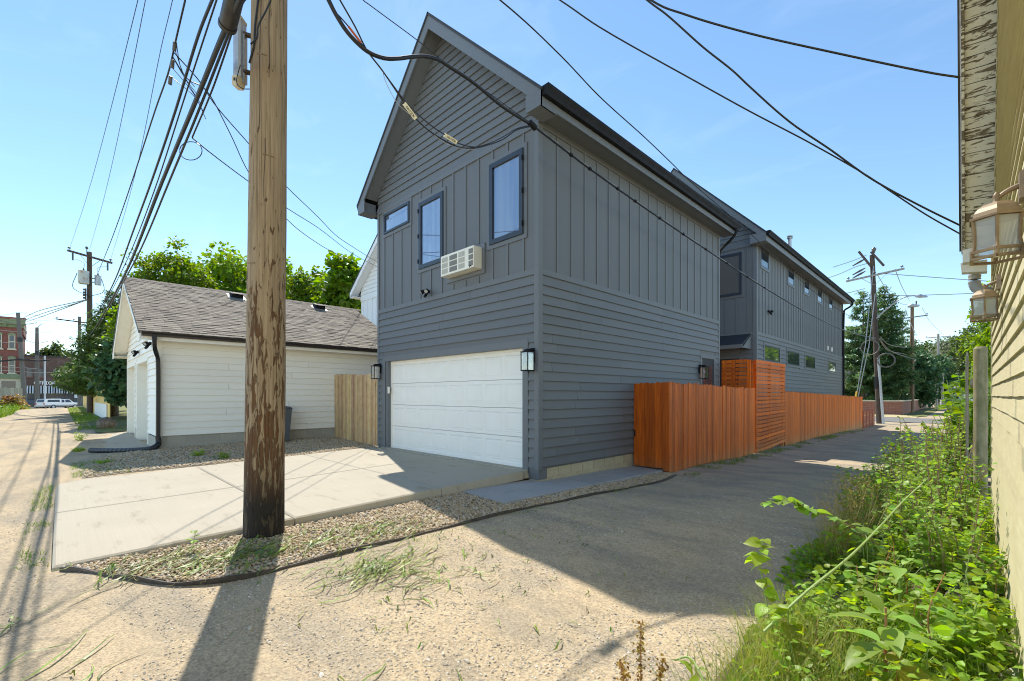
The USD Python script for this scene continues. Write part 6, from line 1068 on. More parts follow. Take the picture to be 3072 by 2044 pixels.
# ------------------------------------------------------------ vegetation
def unit(a): return a/(np.linalg.norm(a, axis=-1, keepdims=True)+1e-12)
LEAFW = {'oval': [(0, .0), (.25, .38), (.55, .42), (.82, .22), (1, 0)], 'lance': [(0, .0), (.3, .20), (.6, .19), (.85, .09), (1, 0)], 'heart': [(-.10, .30), (.10, .50), (.4, .46), (.72, .24), (1, 0)], 'hero': [(0, .02), (.08, .12), (.2, .215), (.35, .265), (.5, .265), (.65, .215), (.8, .135), (.92, .05), (1, 0)], 'round': [(-.12, .16), (-.08, .32), (.05, .45), (.22, .5), (.4, .47), (.58, .37), (.76, .22), (.9, .08), (1, 0)], 'quick': [(0, 0), (.45, .36), (1, 0)], 'slim': [(0, 0), (.45, .17), (1, 0)]}
def leaves(g, pos, tip, up, L, W=1.0, kind='quick', fold=.18, droop=.25):
    """many leaves at once: pos base points, tip directions, up normals, L lengths"""
    pos, tip, up = map(lambda q: np.asarray(q, float), (pos, tip, up)); N = len(pos); L = np.broadcast_to(L, (N,)); W = np.broadcast_to(W, (N,))
    t = unit(tip); s = unit(np.cross(t, up)); n = unit(np.cross(s, t)); pr = LEAFW[kind]; K = len(pr); rows = []
    for (a, w) in pr:
        c = pos + t*(L*a)[:, None] - n*(L*droop*a*a)[:, None]
        off = s*(L*W*w)[:, None]; lift = n*(L*W*w*fold)[:, None]
        rows.append([c-off+lift, c, c+off+lift])
    V = np.array([[q for q in r] for r in rows]).transpose(2, 0, 1, 3).reshape(N, K*3, 3)
    f = []
    for k in range(K-1):
        for c in (0, 1):
            a, b = k*3+c, k*3+c+1; d, e = (k+1)*3+c, (k+1)*3+c+1; f += [[a, b, e], [a, e, d]]
    f = np.array(f); idx = (np.arange(N)*K*3)[:, None, None]
    w0, w1 = pr[0][1], pr[-1][1]
    return g.add(V.reshape(-1, 3), (f[None]+idx).reshape(-1, 3), np.repeat(NR.uniform(0, 1, N), K*3))
def blades(g, pos, dirs, L, w, bend, seg=4):
    pos, dirs = np.asarray(pos, float), unit(np.asarray(dirs, float)); N = len(pos); L = np.broadcast_to(L, (N,)); w = np.broadcast_to(w, (N,)); bend = np.broadcast_to(bend, (N,))
    hor = dirs*V3(1, 1, 0); hor = np.where(np.linalg.norm(hor, axis=1, keepdims=True) < .05, unit(NR.normal(size=(N, 3))*V3(1, 1, 0)), unit(hor)); s = unit(np.cross(dirs, V3(0, 0, 1)+0*dirs)); rows = []
    for k in range(seg+1):
        a = k/seg; c = pos+dirs*(L*a)[:, None]+hor*(L*bend*a*a)[:, None]-V3(0, 0, 1)*(L*bend*.75*a*a)[:, None]; ww = w*(1-a**1.6)*.5+.0004; rows.append(np.stack([c-s*ww[:, None], c+s*ww[:, None]], 1))
    V = np.stack(rows, 1).reshape(N, (seg+1)*2, 3); f = []
    for k in range(seg): f += [[2*k, 2*k+1, 2*k+3], [2*k, 2*k+3, 2*k+2]]
    return g.add(V.reshape(-1, 3), (np.array(f)[None]+(np.arange(N)*(seg+1)*2)[:, None, None]).reshape(-1, 3), np.repeat(NR.uniform(0, 1, N), (seg+1)*2))
def rnd_dirs(n, upb=.0, rng=NR):
    d = rng.normal(size=(n, 3)); d[:, 2] += upb; return unit(d)
def tree(name, label, base, height, crown_c, crown_r, nclump, per, leaf, lsize, group=None, trunk_r=.2, clump_r=.55, kind='quick', shoots=(), seed=1, bark='bark', flat=.8, hollow=.35):
    rng = np.random.default_rng(seed); t = thing(name, label, 'tree', group); b = V3(*base); cc = V3(*crown_c); cr = V3(*crown_r); g = G(); gl = G()
    top = cc+V3(0, 0, cr[2]*.3); tr = catmull([b, b*.65+cc*.35+V3(.1, .1, 0), V3(cc[0], cc[1], cc[2]-cr[2]*.2), top], 5); g.tube(tr, np.linspace(trunk_r, trunk_r*.25, len(tr)), 9)
    d = unit(rng.normal(size=(nclump, 3))); r_ = rng.uniform(hollow, 1.0, nclump)**.5; r_ *= .72+.5*meshkit.noise(d*1.7+seed, seed); cen = cc+d*r_[:, None]*cr; cen = np.vstack([cen]+[np.array([s_]) for s_ in shoots]) if len(shoots) else cen
    for k, c in enumerate(cen):
        if k % 3 == 0 or k >= nclump: q = tr[int(len(tr)*rng.uniform(.45, .95))]; m = (q+c)/2+rng.normal(size=3)*.15*cr.min()*.3; m[2] -= .05*np.linalg.norm(c-q); ln = catmull([q, m, c], 4); g.tube(ln, np.linspace(trunk_r*.26, .012, len(ln)), 5)
    n = len(cen)*per; ci = np.repeat(np.arange(len(cen)), per); sc = rng.uniform(.6, 1.25, len(cen))[ci]; off = rng.normal(size=(n, 3)); off = off/np.linalg.norm(off, axis=1, keepdims=True)*(rng.uniform(0, 1, n)**.45)[:, None]*clump_r*sc[:, None]; off[:, 2] *= flat
    tip = unit(off+rng.normal(size=(n, 3))*clump_r*.7+V3(0, 0, -.25*clump_r)); up = unit(rng.normal(size=(n, 3))*.6+V3(0, 0, 1)); leaves(gl, cen[ci]+off, tip, up, lsize*rng.uniform(.6, 1.25, n), 1, kind)
    obj(t, 'trunk', g, bark, smooth=50); obj(t, 'crown', gl, leaf); return t
def conifer(name, label, base, h, r, leaf, seed, n=26, group=None, tr=.25, droop=.25, dens=1.0, start=.10, cat='tree'):
    rng = np.random.default_rng(seed); t = thing(name, label, cat, group); b = V3(*base); g = G(); gl = G(); g.tube([b, b+V3(0, 0, h*.97)], [tr, .03], 9); P, T, U, S = [], [], [], []
    for k in range(n):
        q = start+(1-start)*(k+rng.uniform(-.3, .3))/n; q = min(q, .985); z = h*q; rr = r*(1-q)**.8*rng.uniform(.8, 1.15)+.08*r*.6
        m = max(4, int(9*(1-q)+4))
        for j in range(m):
            a = rng.uniform(0, 2*math.pi); l = rr*rng.uniform(.72, 1.12); d = V3(math.cos(a), math.sin(a), 0); nb = max(4, int(l*9*dens)); s = np.linspace(.15, 1, nb)**.8
            c = b+V3(0, 0, z)+d*(s*l)[:, None]+V3(0, 0, 1)*(-droop*l*s+.22*l*s*s)[:, None]
            if j % 3 == 0: g.tube(c[::2] if len(c) > 4 else c, .02, 4, False)
            kf = 5; cc = np.repeat(c, kf, 0)+rng.normal(size=(nb*kf, 3))*V3(1, 1, .5)*.07*r*.55; P.append(cc); T.append(unit(d*.9+rng.normal(size=(nb*kf, 3))*.55+V3(0, 0, -.12))); U.append(unit(rng.normal(size=(nb*kf, 3))*.4+V3(0, 0, 1))); S.append(rng.uniform(.10, .2, nb*kf)*r*.62)
    leaves(gl, np.vstack(P), np.vstack(T), np.vstack(U), np.concatenate(S), 1, 'slim', .3, .3); obj(t, 'trunk', g, 'bark', smooth=50); obj(t, 'crown', gl, leaf); return t

# trees behind the white garage and along the left alley
tree('leafy_tree', 'feathery mulberry-like tree behind the left half of the garage roof', (-33, 5.0, .3), 10, (-33, 4.9, 6.9), (3.0, 2.4, 2.6), 270, 85, 'leaf_tree', .19, seed=3, clump_r=.55, shoots=[(-33, 3.0, 9.3), (-33, 3.35, 9.0), (-33.2, 2.85, 8.2), (-33.0, 2.7, 7.3), (-33, 3.9, 9.4), (-33, 4.9, 10.0), (-33, 4.9, 10.6), (-32.8, 4.4, 9.3), (-33, 5.4, 9.2), (-33, 6, 9.2)], hollow=.2)
tree('leafy_tree', 'bright compound-leaved tree rising just behind the near pole', (-36, 11.5, .3), 11, (-36, 10.2, 8.0), (4.2, 4.4, 3.8), 230, 80, 'leaf_bright', .34, seed=5, clump_r=.8, hollow=.2)
tree('leafy_tree', 'lower dense tree between the pole and the white house, over the roof', (-31, 12.2, .3), 8, (-31, 12.2, 6.7), (3.4, 3.4, 2.9), 170, 70, 'leaf_tree', .30, seed=8, clump_r=.75, hollow=.2)
tree('catalpa_tree', 'bright large-leaved tree at the left corner of the white house', (-26.5, 12.4, .3), 9, (-26.8, 12.3, 7.5), (1.45, 1.45, 2.5), 75, 50, 'leaf_bright', .36, seed=12, clump_r=.6, kind='oval', hollow=.2)
for i, (x, y, h, r, sd) in enumerate(((-41, 1.9, 6.4, 2.5, 1), (-36.5, 2.3, 7.6, 2.5, 2), (-47, 2.2, 6.0, 2.6, 3), (-32.5, 2.9, 7.0, 2.2, 4))):
    conifer('cedar_tree', ['middle cedar overhanging the yellow fence', 'tallest cedar below the transformer pole', 'leftmost cedar reaching over the alley', 'rightmost cedar behind the white garage gable'][i], (x, y, .35), h, r, 'leaf_cedar', 20+sd, n=30, droop=-.12, dens=1.35, start=.2)
tree('dark_shrub', 'dark drooping bush against the far corner of the white garage', (-26.5, 2.6, .3), 4, (-26.5, 2.5, 2.6), (1.6, 1.4, 1.6), 110, 60, 'leaf_dark', .24, seed=31, clump_r=.45, kind='oval', trunk_r=.07, hollow=.15)
tree('sunlit_shrub', 'sunlit leafy branch between the cedar and the garage gable', (-28.5, 2.9, .3), 6, (-28.5, 2.5, 4.6), (1.2, .75, 1.5), 60, 50, 'leaf_bright', .20, seed=33, clump_r=.4, kind='oval', trunk_r=.07, hollow=.15)
rk_ = trimesh.creation.icosphere(3, 1.0); rk_.vertices *= (.48, .42, .36); rk_.vertices *= (1+.16*(meshkit.noise(rk_.vertices*4, 4)-.5))[:, None]; rk_.vertices *= .75; rk_.apply_translation((-25.0, 1.35, gz1(-25, 1.35)+.2)); single('brown_mound', (rk_.vertices, rk_.faces), 'bark', 'round brown mound of brush beside the alley left of the garage', 'brush pile', smooth=True)
# trees at the right
conifer('spruce_tree', 'big blue-green spruce left of the leaning corner pole', (-9.0, 68, -.4), 14.6, 3.9, 'leaf_spruce', 41, n=34, droop=.18, dens=1.2); conifer('spruce_tree', 'big spruce with grey trunk right of the leaning corner pole', (-7.2, 70, -.4), 15.2, 4.0, 'leaf_spruce', 42, n=34, droop=.2, dens=1.2, start=.2, tr=.45)
conifer('spruce_tree', 'smaller far spruce between the two right-hand poles', (-7.3, 92, -.4), 15.4, 3.5, 'leaf_spruce', 43, n=30, droop=.2, dens=.9)
FT_ = 'trees far down the right lane'
for i, (x, y, cz, rx, rz_, lf, sd) in enumerate(((-6.0, 84, 3.8, 3.3, 3.6, 'leaf_dark', 51), (-4.9, 104, 4.0, 3.4, 4.0, 'leaf_dark', 52), (-2.2, 128, 7.2, 5.5, 5.2, 'leaf_silver', 53), (1.6, 112, 6.6, 4.2, 5.6, 'leaf_far', 54), (2.6, 66, 6.0, 3.2, 5.0, 'leaf_tree', 55), (-7.4, 140, 7.5, 5, 5.5, 'leaf_far', 56), (2.2, 40, 4.6, 1.9, 3.4, 'leaf_bright', 57))):
    tree('lane_tree', ['dark tree behind the brown lane pole', 'dark tree farther on behind the lane pole', 'silvery tree at the end of the lane', 'green tree to the right of the lane end', 'mid green tree right of the lane behind the small lantern', 'tree beyond the small spruce', 'bright green tree beside the far lantern'][i], (x, y, -.4), cz+rz_, (x, y, cz*1.15), (rx, rx, rz_*1.2), 150, 50, lf, .32 if y < 80 else .5, seed=sd, clump_r=rx*.24, hollow=.15, trunk_r=.22)
for i, (x, y, cz, rx, rz_, sd) in enumerate(((-150, -18, 8, 7, 7, 61), (-150, -2, 8, 6, 5.2, 62), (-150, 12, 9, 8, 5, 63))): tree('far_tree', ['far tree left of the brick building', 'far tree showing above the OFFICE building', 'far tree behind the OFFICE building right end'][i], (x, y, -.8), 14, (x, y, cz), (rx, rx, rz_), 110, 40, 'leaf_far', .8, seed=sd, clump_r=1.6)
# tree masses that stand outside the view on the camera's side and are mirrored in the small windows
for i, (x, y, s) in enumerate(((6.2, 42, 4.0), (6.5, 52, 4.2), (7.0, 64, 4.5))): tree('yard_tree', ['near yard tree behind the yellow house', 'second yard tree behind the yellow house', 'third yard tree behind the yellow house'][i], (x, y, 0), 9, (x, y, 5.4), (s, s, 5), 120, 50, 'leaf_bright', .42, seed=70+i, clump_r=.9)

# ------------------------------------------------------------ right hand weeds
def shrub(name, label, x, y, h, r, nst, per, leaf, ls, kind='oval', seed=1, stem='green_stem', lean=(0, 0), cat='weed', top=1.0, group=None, W=1.0, lowbare=.12):
    rng = np.random.default_rng(seed); t = thing(name, label, cat, group); g = G(); gl = G(); z0 = gz1(x, y); P, T, U, S = [], [], [], []
    for k in range(nst):
        a = rng.uniform(0, 2*math.pi); o = r*math.sqrt(rng.uniform(.05, 1)); hh = h*rng.uniform(.55, 1.0)*(1-.25*(o/r)**2); b = V3(x+.35*o*math.cos(a), y+.35*o*math.sin(a), z0-.02); e = V3(x+o*math.cos(a)+lean[0]*hh, y+o*math.sin(a)+lean[1]*hh, z0+hh); m = (b+e)/2+V3(rng.normal()*.04, rng.normal()*.04, hh*.12)
        c = catmull([b, m, e], 6); g.tube(c, np.linspace(.0055, .002, len(c))*max(1, h), 5, False); s = rng.uniform(lowbare, 1, per)**top; i = np.clip(s*(len(c)-1), 0, len(c)-1.001); i0 = i.astype(int); q = c[i0]+(c[i0+1]-c[i0])*(i-i0)[:, None]
        an = rng.uniform(0, 2*math.pi, per); tp_ = np.stack([np.cos(an), np.sin(an), rng.uniform(-.25, .55, per)], 1); P.append(q+unit(tp_)*.012); T.append(tp_); U.append(rng.normal(size=(per, 3))*.5+V3(0, 0, 1)); S.append(ls*rng.uniform(.5, 1.15, per)*(1.05-.45*s))
    leaves(gl, np.vstack(P), np.vstack(T), np.vstack(U), np.concatenate(S), W, kind); obj(t, 'stems', g, stem); obj(t, 'leaves', gl, leaf); return t
SH_ = [(-.62, 6.3, 1.05, .5, 11), (-.30, 5.6, 1.0, .45, 12), (-.75, 7.4, 1.0, .5, 13), (-.45, 7.0, 1.25, .5, 14), (-.15, 6.6, 1.35, .4, 15), (-.7, 8.6, 1.0, .5, 16), (-.5, 8.3, 1.45, .5, 17), (-.1, 4.9, .95, .35, 18), (-.75, 10.0, 1.3, .5, 19), (-.3, 9.6, 1.45, .5, 20), (-.6, 11.8, 1.5, .6, 21), (-.2, 11.3, 1.8, .5, 22)]
ORD = ['nearest the yellow wall lamp side', 'second', 'third']
for i, (x, y, h, r, sd) in enumerate(SH_):
    shrub('honeysuckle_bush', 'bushy green honeysuckle-like shrub in the overgrown strip along the yellow house', x, y, h, r, 26, 24, 'leaf_shrub', .085, 'oval', sd, 'twig', cat='shrub', group='small-leaved shrubs of the overgrown strip', W=.95)
for i, (x, y, h, r, sd) in enumerate(((-.05, 14.5, 2.3, .85, 31), (.25, 17.5, 2.5, .9, 32), (.05, 13.0, 2.5, .55, 33), (.4, 21, 2.9, 1.1, 34), (.8, 25, 3.4, 1.3, 35))):
    shrub('big_leaf_bush', ['nearest bright big-leaved bush beyond the shrubs', 'second bright big-leaved bush farther on', 'tall bright big-leaved bush close to the mossy post', 'fourth big-leaved bush farther down the strip', 'last big-leaved bush down the strip'][i], x, y, h, r, 24, 26, 'leaf_bright', .26, 'oval', sd, 'green_stem', cat='bush', W=.85)
# broad-leaved pokeweed and other single plants in the foreground
def broad(name, label, x, y, h, spec, leaf, stem='red_stem', cat='weed', r=.011, lean=(0, 0)):
    """spec: rows of (height fraction, azimuth deg, length, elevation)"""
    t = thing(name, label, cat); z0 = gz1(x, y); c = catmull([(x, y, z0-.02), (x+lean[0]*.4, y+lean[1]*.4, z0+h*.5), (x+lean[0], y+lean[1], z0+h)], 6); obj(t, 'stem', G().tube(c, np.linspace(r, r*.5, len(c)), 7), stem, smooth=50)
    for f_, az, L_, el in spec:
        i = int(f_*(len(c)-1)); p = c[i]; a = math.radians(az); d = V3(math.cos(a)*math.cos(el), math.sin(a)*math.cos(el), math.sin(el)); g = G(); g.tube([p, p+d*.04], .003, 4, False); leaves(g, [p+d*.03], [d], [V3(0, 0, 1)+V3(R.uniform(-.2, .2), R.uniform(-.2, .2), 0)], [L_*.95], .9, 'hero', .3, .4); obj(t, 'leaf', g, leaf, smooth=True)
broad('pokeweed', 'pokeweed with red stem and large pale green leaves in the foreground', -.30, 2.95, .58, [(.98, 20, .12, 1.0), (.98, 140, .14, .8), (.97, 250, .15, .6), (.95, 320, .16, .5), (.9, 90, .18, .4), (.88, 190, .23, .25), (.85, 285, .22, .2), (.8, 20, .24, .2), (.74, 150, .25, .1), (.7, 240, .26, .05), (.62, 330, .25, .0), (.55, 200, .22, -.1), (.45, 270, .22, -.1)], 'leaf_big')
broad('dock_plant', 'leafy plant with long pale leaves beside the litter', -.02, 3.75, .36, [(.98, 200, .22, .9), (.95, 300, .24, .5), (.9, 250, .30, .35), (.85, 160, .26, .3), (.8, 350, .25, .2), (.7, 220, .30, .1), (.6, 110, .22, .1)], 'leaf_big', 'green_stem')
broad('pale_weed', 'pale broad-leaved weed near the middle of the strip', -.36, 4.35, .40, [(.98, 60, .12, .7), (.97, 200, .16, .3), (.96, 270, .2, .2), (.9, 330, .19, .1), (.85, 130, .18, .1), (.8, 240, .2, .0)], 'leaf_big', 'green_stem')
def vine(name, label, pts, r, nleaf, leaf, ls, kind, seed, stem='green_stem', cat='vine', thorn=0):
    rng = np.random.default_rng(seed); t = thing(name, label, cat); c = catmull(pts, 8); obj(t, 'stem', G().tube(c, np.linspace(r, r*.5, len(c)), 7), stem, smooth=50)
    if nleaf:
        i = np.linspace(2, len(c)-1, nleaf).astype(int); a = rng.uniform(0, 2*math.pi, nleaf); d = np.stack([np.cos(a), np.sin(a), rng.uniform(-.5, .4, nleaf)], 1); g = G(); leaves(g, c[i]+unit(d)*.02, d, rng.normal(size=(nleaf, 3))*.3+V3(0, 0, 1), ls*rng.uniform(.6, 1.15, nleaf), 1, {'heart': 'round'}.get(kind, kind), .2, .3); obj(t, 'leaves', g, leaf, smooth=True)
    if thorn: g = G(); [g.tube([c[k], c[k]+rnd_dirs(1)[0]*.035], [.004, .0006], 4) for k in range(3, len(c)-1, 2)]; obj(t, 'prickles', g, stem, kind='stuff')
vine('arching_stem', 'long pale arching stem crossing the foreground weeds', [(-.80, 2.75, .30), (-.66, 3.0, .48), (-.52, 3.35, .62), (-.42, 3.75, .74), (-.33, 4.2, .86), (-.24, 4.7, .95)], .0085, 14, 'leaf_weed', .06, 'lance', 3, thorn=1)
vine('leafy_vine', 'dark-leaved vine reaching out over the shaded alley', [(-.40, 4.1, .50), (-.62, 4.05, .66), (-.85, 4.0, .74), (-1.02, 4.0, .78), (-1.16, 4.02, .72)], .005, 44, 'leaf_shrub', .085, 'heart', 5, 'twig')
vine('redbud_sprig', 'upright sprig with round yellow-green leaves at the alley edge', [(-.85, 3.15, .0), (-.92, 3.2, .3), (-.97, 3.25, .52), (-.96, 3.28, .66)], .006, 34, 'leaf_weed', .085, 'heart', 6)
vine('redbud_sprig', 'second sprig with round leaves left of the pokeweed', [(-.62, 2.8, .0), (-.70, 2.85, .25), (-.72, 2.9, .42)], .006, 20, 'leaf_weed', .09, 'heart', 8)
vine('curled_thistle', 'curling spiny thistle stem at the bottom edge of the picture', [(-.73, 2.06, -.05), (-.81, 2.09, .12), (-.89, 2.16, .25), (-.99, 2.23, .29), (-1.07, 2.24, .24)], .008, 9, 'leaf_weed', .07, 'lance', 9, thorn=1)
dk = thing('seeding_dock', 'reddish seeding dock plant standing at the bottom edge of the alley', 'weed'); rng = np.random.default_rng(4); g = G(); gl = G(); zb = gz1(-1.175, 2.085)
for k, (dx, dy, hh) in enumerate(((.0, .0, .50), (.10, .04, .34), (-.10, -.03, .28), (.14, .0, .22), (-.13, .03, .24))):
    c = catmull([(-1.175+dx*.3, 2.085+dy*.3, zb), (-1.175+dx*.7, 2.085+dy, zb+hh*.55), (-1.175+dx, 2.085+dy, zb+hh)], 8); g.tube(c, .003, 5); n_ = int(420*hh); i = rng.integers(len(c)//3, len(c), n_); P_ = c[i]+rng.normal(size=(n_, 3))*.014*np.linspace(1.3, .6, n_)[:, None]; leaves(gl, P_, rnd_dirs(n_, .3, rng), rnd_dirs(n_, 0, rng), .016*rng.uniform(.6, 1.3, n_), 1.3, 'quick')
obj(dk, 'stems', g, 'red_stem'); obj(dk, 'seed_heads', gl, 'seed', kind='stuff'); g = G(); leaves(g, [(-1.175, 2.085, zb+.02)]*7, [(math.cos(a), math.sin(a), .35) for a in range(7)], [V3(0, 0, 1)]*7, .16, 1, 'lance'); obj(dk, 'leaves', g, 'leaf_weed')
# yellowing heart-leaved patch in the corner
rng = np.random.default_rng(14); t = thing('yellowing_weeds', 'patch of yellow-green heart-shaped leaves in the lower right corner', 'weed'); n_ = 340; X_ = rng.uniform(-.30, .16, n_); Y_ = rng.uniform(1.9, 2.9, n_); H_ = rng.uniform(.05, .42, n_); P_ = np.stack([X_, Y_, gz(X_, Y_)+H_], 1); a = rng.uniform(0, 6.28, n_); g = G()
for k in range(0, n_, 2): g.tube([(P_[k, 0]+.02, P_[k, 1], P_[k, 2]-H_[k]-.02), tuple(P_[k])], .0022, 4, False)
obj(t, 'stems', g, 'red_stem'); gl = G(); leaves(gl, P_, np.stack([np.cos(a), np.sin(a), rng.uniform(-.5, .2, n_)], 1), rng.normal(size=(n_, 3))*.35+V3(0, 0, 1), rng.uniform(.045, .09, n_), 1.0, 'round', .2, .3); obj(t, 'leaves', gl, 'leaf_yellow')
# leafy upright weeds of the foreground, none like the next
rng0 = np.random.default_rng(77)
for i in range(26):
    y = 2.05+4.2*(i/26)+rng0.uniform(-.12, .12); x = rng0.uniform(-.8, .1); shrub('leafy_weed', 'upright leafy weed among the grass of the overgrown strip', x, y, rng0.uniform(.22, .5) if i % 3 else rng0.uniform(.5, .8), rng0.uniform(.07, .15), int(rng0.integers(2, 5)), 15, ['leaf_weed', 'leaf_big', 'leaf_shrub'][i % 3], rng0.uniform(.07, .125), ['lance', 'hero', 'oval'][(i*7) % 3], 300+i, ['green_stem', 'red_stem'][i % 2], group='upright leafy weeds of the overgrown strip', W=.9, lowbare=.2)
# uncounted ground cover of leaves and grass
rng = np.random.default_rng(21); n_ = 30000; Y_ = 1.5+10.5*rng.uniform(0, 1, n_)**1.25; xl = -1.0-.05*(Y_-2)+.18*(meshkit.noise(np.stack([Y_*1.5, 0*Y_, 0*Y_], 1), 3)-.5)*2; X_ = xl+(.18-xl)*rng.uniform(0, 1, n_)**.85
dn = meshkit.noise(np.stack([X_*2.2, Y_*2.2, 0*X_], 1), 8); ok = (dn > .40) & (rng.uniform(size=n_) < np.where(Y_ < 3.4, .4, np.where(Y_ < 5, .6, 1))); X_, Y_, dn = X_[ok], Y_[ok], dn[ok]; n_ = len(X_); H_ = (.02+.42*rng.uniform(0, 1, n_)**1.3)*(1.5*(dn-.3))*1.5*np.clip((X_-(-1.02-.05*(Y_-2)))/.35, .2, 1)
a = rng.uniform(0, 6.28, n_); g = G(); leaves(g, np.stack([X_, Y_, gz(X_, Y_)+H_], 1), np.stack([np.cos(a), np.sin(a), rng.uniform(-.35, .5, n_)], 1), rng.normal(size=(n_, 3))*.6+V3(0, 0, 1), rng.uniform(.022, .068, n_), 1, 'oval', .2, .25); single('ground_cover', g, 'leaf_weed', 'leafy ground cover of the overgrown strip at the right', 'ground cover', kind='stuff')
def grass_patch(name, label, m, xs, ys, n, L, w, seed, bend=(.1, .6), noise_cut=0, kind='stuff', upright=1.6):
    rng = np.random.default_rng(seed); X_ = rng.uniform(*xs, n); Y_ = rng.uniform(*ys, n)
    if noise_cut: ok = meshkit.noise(np.stack([X_*1.7, Y_*1.7, 0*X_], 1), seed) > noise_cut; X_, Y_ = X_[ok], Y_[ok]; n = len(X_)
    d = rng.normal(size=(n, 3))*.45; d[:, 2] = upright; g = G(); blades(g, np.stack([X_, Y_, gz(X_, Y_)-.01], 1), d, rng.uniform(*L, n), w, rng.uniform(*bend, n)); return single(name, g, m, label, 'grass', kind=kind)
grass_patch('grass', 'green grass among the weeds of the overgrown strip', 'grass', (-1.05, .1), (2.0, 7.5), 9500, (.12, .46), .006, 5, noise_cut=.36)
grass_patch('dry_grass', 'dry seeding grass stalks at the front of the overgrown strip', 'green_dry', (-.92, -.35), (1.9, 3.4), 2400, (.18, .5), .0042, 6, (.0, .35))
rng = np.random.default_rng(9); g = G(); n_ = 2600; bx_ = rng.uniform(-.95, -.4, n_); by_ = rng.uniform(2.0, 3.3, n_); P_ = np.stack([bx_, by_, gz(bx_, by_)+rng.uniform(.18, .46, n_)], 1); leaves(g, P_, rnd_dirs(n_, .6, rng), rnd_dirs(n_, 0, rng), .011, 1.0, 'slim'); n_ = 1800; bx_ = rng.uniform(-1.05, -.72, n_); by_ = rng.uniform(5.0, 6.6, n_); P_ = np.stack([bx_, by_, gz(bx_, by_)+rng.uniform(.45, .85, n_)*(1-.3*np.abs(by_-5.8))], 1); leaves(g, P_, rnd_dirs(n_, .5, rng), rnd_dirs(n_, 0, rng), .022, 1.0, 'slim'); single('grass_seed_heads', g, 'dry_grass', 'straw-coloured grass seed heads along the alley side of the strip', 'grass', kind='stuff')
grass_patch('dry_grass', 'straw-coloured tall grass stalks by the shaded alley', 'dry_grass', (-1.05, -.72), (5.0, 6.6), 420, (.4, .85), .004, 16, (.0, .25))
grass_patch('grass', 'low grass along the foot of the orange fence', 'grass', (-4.76, -4.25), (9.8, 33), 5200, (.05, .16), .010, 7, (.1, .9), noise_cut=.5)
grass_patch('grass', 'grass tufts in the middle and right side of the left alley', 'grass', (-60, -24), (.5, 1.5), 6000, (.08, .24), .02, 8, (.1, .6), noise_cut=.45); grass_patch('grass', 'tall grass on the left verge of the left alley', 'grass', (-80, -30), (-5.5, -2.6), 9000, (.3, .9), .04, 10, (.1, .5), noise_cut=.3)
grass_patch('grass', 'small green weeds at the near edge of the driveway', 'grass', (-11.5, -6.2), (-.30, -.08), 900, (.03, .12), .006, 11, (.1, .9), noise_cut=.45); grass_patch('grass', 'grass sprouting along the garden edging', 'grass', (-4.62, -4.35), (1.0, 9.6), 1400, (.03, .10), .005, 12, (.1, .9), noise_cut=.52); grass_patch('grass', 'weeds at the edge of the pebbles left of the driveway', 'grass', (-14.5, -11.9), (.15, 1.0), 1300, (.03, .13), .007, 13, (.1, .9), noise_cut=.5)
tree('orange_bush', 'rust-tinged bush at the left alley verge', (-62, -3.2, .2), 1.6, (-62, -3.2, .9), (.9, .9, .8), 30, 40, 'seed', .2, seed=81, clump_r=.35, trunk_r=.03)
tree('verge_bush', 'green bush at the left edge of the left alley', (-48, -4.0, .2), 1.6, (-48, -4.2, .8), (1.2, 1.2, 1.0), 40, 40, 'leaf_bright', .2, seed=82, clump_r=.4, trunk_r=.03)
for i, (x, y, h) in enumerate(((-13.2, 2.35, .2), (-12.5, 2.75, .22), (-13.6, .7, .12), (-17.2, .35, .14), (-20.5, .45, .35))): shrub('small_weed', ['leafy weed in the pebbles, left of two by the garage', 'leafy weed in the pebbles, right of two by the garage', 'low weed at the alley side of the pebbles', 'weed at the end of the drain pipe', 'yellow-green weed beyond the garage apron'][i], x, y, h, .16, 12, 14, 'leaf_weed', .09, 'lance', 90+i)

# ------------------------------------------------------------ pebbles, stones, cut blades, litter
ico = trimesh.creation.icosphere(1, 1.0); IV, IF = np.array(ico.vertices), np.array(ico.faces); ico0 = trimesh.creation.icosahedron(); JV, JF = np.array(ico0.vertices), np.array(ico0.faces)
def stones(g, X_, Y_, Z_, s, rng, V_=JV, F_=JF, flat=.65, rough=.35):
    n = len(X_); q = rng.normal(size=(n, 3, 3)); q, _ = np.linalg.qr(q); q = q*np.sign(np.linalg.det(q))[:, None, None]; sc = np.stack([s*rng.uniform(.8, 1.35, n), s*rng.uniform(.65, 1.0, n), s*rng.uniform(.45, .8, n)], 1)
    jit = 1+rough*(rng.uniform(size=(n, len(V_)))-.5); v = (V_[None]*jit[..., None])*sc[:, None]; v = np.einsum('nij,nkj->nki', q, v)*V3(1, 1, flat+.1); v += np.stack([X_, Y_, Z_], 1)[:, None]; return g.add(v.reshape(-1, 3), (F_[None]+(np.arange(n)*len(V_))[:, None, None]).reshape(-1, 3), np.repeat(rng.uniform(0, 1, n), len(V_)))
def in_poly(poly, n, rng, ylo=None):
    P = Polygon(poly); x0, y0, x1, y1 = P.bounds; X_ = rng.uniform(x0, x1, n); Y_ = rng.uniform(y0, y1, n); ok = contains_xy(P, X_, Y_); return X_[ok], Y_[ok]
rng = np.random.default_rng(30); X_, Y_ = in_poly(BED1, 30000, rng); s = rng.uniform(.010, .021, len(X_)); g = G(); stones(g, X_, Y_, gz(X_, Y_)+.012+s*.35+rng.uniform(0, .012, len(X_)), s, rng); single('pebbles', g, 'pebble', 'tan river pebbles round the foot of the near pole', 'pebbles', kind='stuff', smooth=True)
